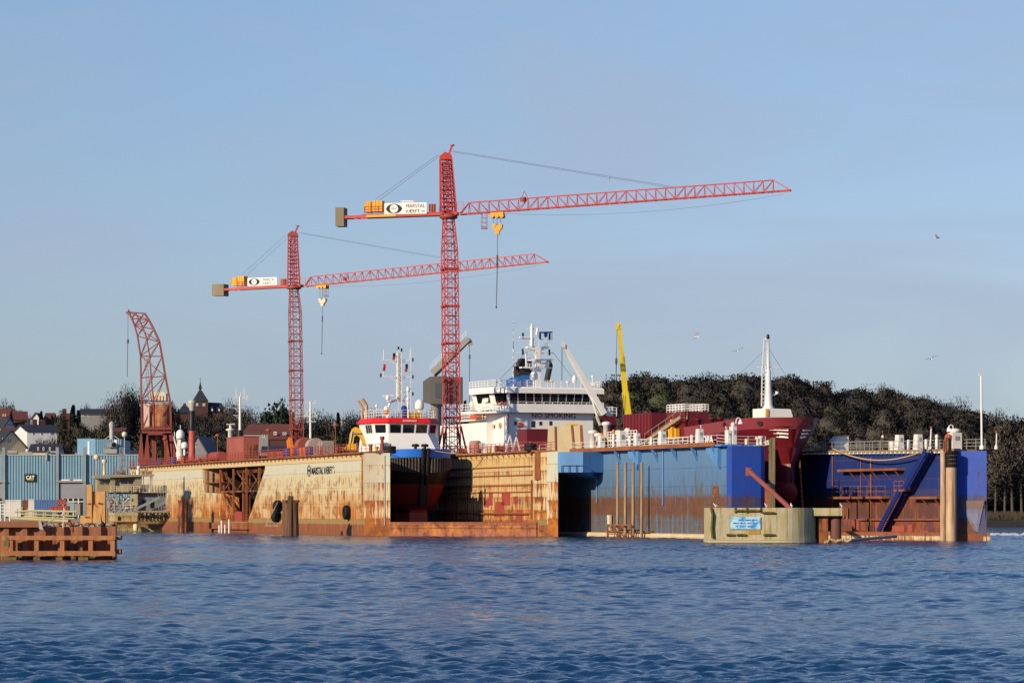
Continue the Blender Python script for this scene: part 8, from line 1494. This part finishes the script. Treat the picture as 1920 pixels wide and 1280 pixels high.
# blue and black perched things: a few gulls on the wing, others at rest
def gull(px,py,D,span,rz,bank,label,fold=.35):
    t=thing('gull',label,'gull',W(px,py,D),rz,'gulls in flight over the docks'); mb=MB(); s=span/2
    prof=[(.02,-.22),(.06,-.16),(.085,0),(.07,.12),(.05,.18),(.055,.23),(.02,.30)]
    secs=[[(r*math.cos(a),y,r*.9*math.sin(a)) for a in np.linspace(0,2*math.pi,10,endpoint=False)] for r,y in prof]; mb.loft(secs,0,True,True,True); mb.extr([(-.05,-.2,0),(.05,-.2,0),(.09,-.38,0),(-.09,-.38,0)],(0,0,.015)); mb.bar((0,.29,0),(0,.36,-.015),.025,.03,1); mb.build('body',[M['white'],M['cyellow']],t)
    for sg in (-1,1):
        w=MB(); st=[(0,.13,-.10,0),(.45,.15,-.10,fold*.45),(.8,.05,-.16,fold*.45+.02),(1.0,-.10,-.16,fold*.3)]
        top=[[(sg*f*s,a,z+.02),(sg*f*s,b,z+.01)] for f,a,b,z in st]; bot=[[(sg*f*s,a,z),(sg*f*s,b,z)] for f,a,b,z in st]
        w.loft(top,0,True); w.loft(bot,0,True); w.build('wing',M['gullwing'],t)
    t.rotation_euler=(0,bank,rz); return t
M['gullwing']=flat('grey_gull_wing',(.30,.30,.31),.7)
gull(1305,632,330,1.35,R(60),R(-35),'gull banking with wings spread, left of the foremast'); gull(1383,658,330,1.5,R(20),R(-18),'gull gliding close to the foremast stay'); gull(1757,446,320,1.3,R(100),R(-20),'highest gull, alone in the sky at right'); gull(1746,673,330,1.6,R(30),R(-16),'gull gliding low over the wood at right')
def perched(px,py,D,label):
    t=thing('gull',label,'gull',W(px,py,D),rnd.random()*3,'gulls perched about the docks'); mb=MB(); mb.loft([[(r*math.cos(a),y,z+r*math.sin(a)) for a in np.linspace(0,2*math.pi,8,endpoint=False)] for r,y,z in ((.02,-.25,.18),(.09,-.12,.2),(.11,.02,.24),(.08,.12,.32),(.06,.16,.40),(.065,.19,.44),(.02,.25,.44))],0,True,True,True); mb.bar((-.03,0,0),(-.03,0,.18),.02); mb.bar((.03,0,0),(.03,0,.18),.02); mb.build('body',M['white'],t); m2=MB(); m2.extr([(-.12,.05,.27),(-.125,-.3,.2),(-.1,-.1,.14)],(.03,0,0)); m2.extr([(.10,.05,.27),(.095,-.3,.2),(.07,-.1,.14)],(.03,0,0)); m2.build('wing',M['gullwing'],t)
for a in ((1341.5,951.5,CD+2,'gull perched at the left end of the concrete island'),(1437,951.5,CD+2,'gull perched on the concrete island below the strut'),(1484,951.5,CD+3,'gull perched where the strut meets the concrete'),(1578,951.8,CD+3,'gull perched on the concrete outrigger beam'),(1442,914,372,'gull perched on the red brown strut')): perched(*a)
for px,py,x,l in ((1314.5,803.5,1.8,'gull perched on the rust stained vent'),(1362,806,1.6,'gull perched on the lower twin vent'),(1176,822,1.2,'gull perched on the stub vent behind the tall piles')): perched(px,py,B.D(x,B.y_at(px,x)),l)
# far wake on the water at right
mb=MB(); rg=random.Random(2)
for i in range(150):
    x=rg.uniform(1850,2080); D=DW(1003+rg.gauss(0,.8)); p=G0(x,D); s=rg.uniform(.15,.55); mb.add([(p.x-s*1.5,D,.06),(p.x+s*1.5,D-1,.06),(p.x+s,D+rg.uniform(1,4),.06+rg.random()*.3),(p.x-s,D+2,.06)],[(0,1,2,3)])
o=mb.build('wake_foam',flat('white_foam',(.75,.78,.80),.6)); tag(o,'white foam of a boat wake beyond the blue dock','foam',kind='stuff')
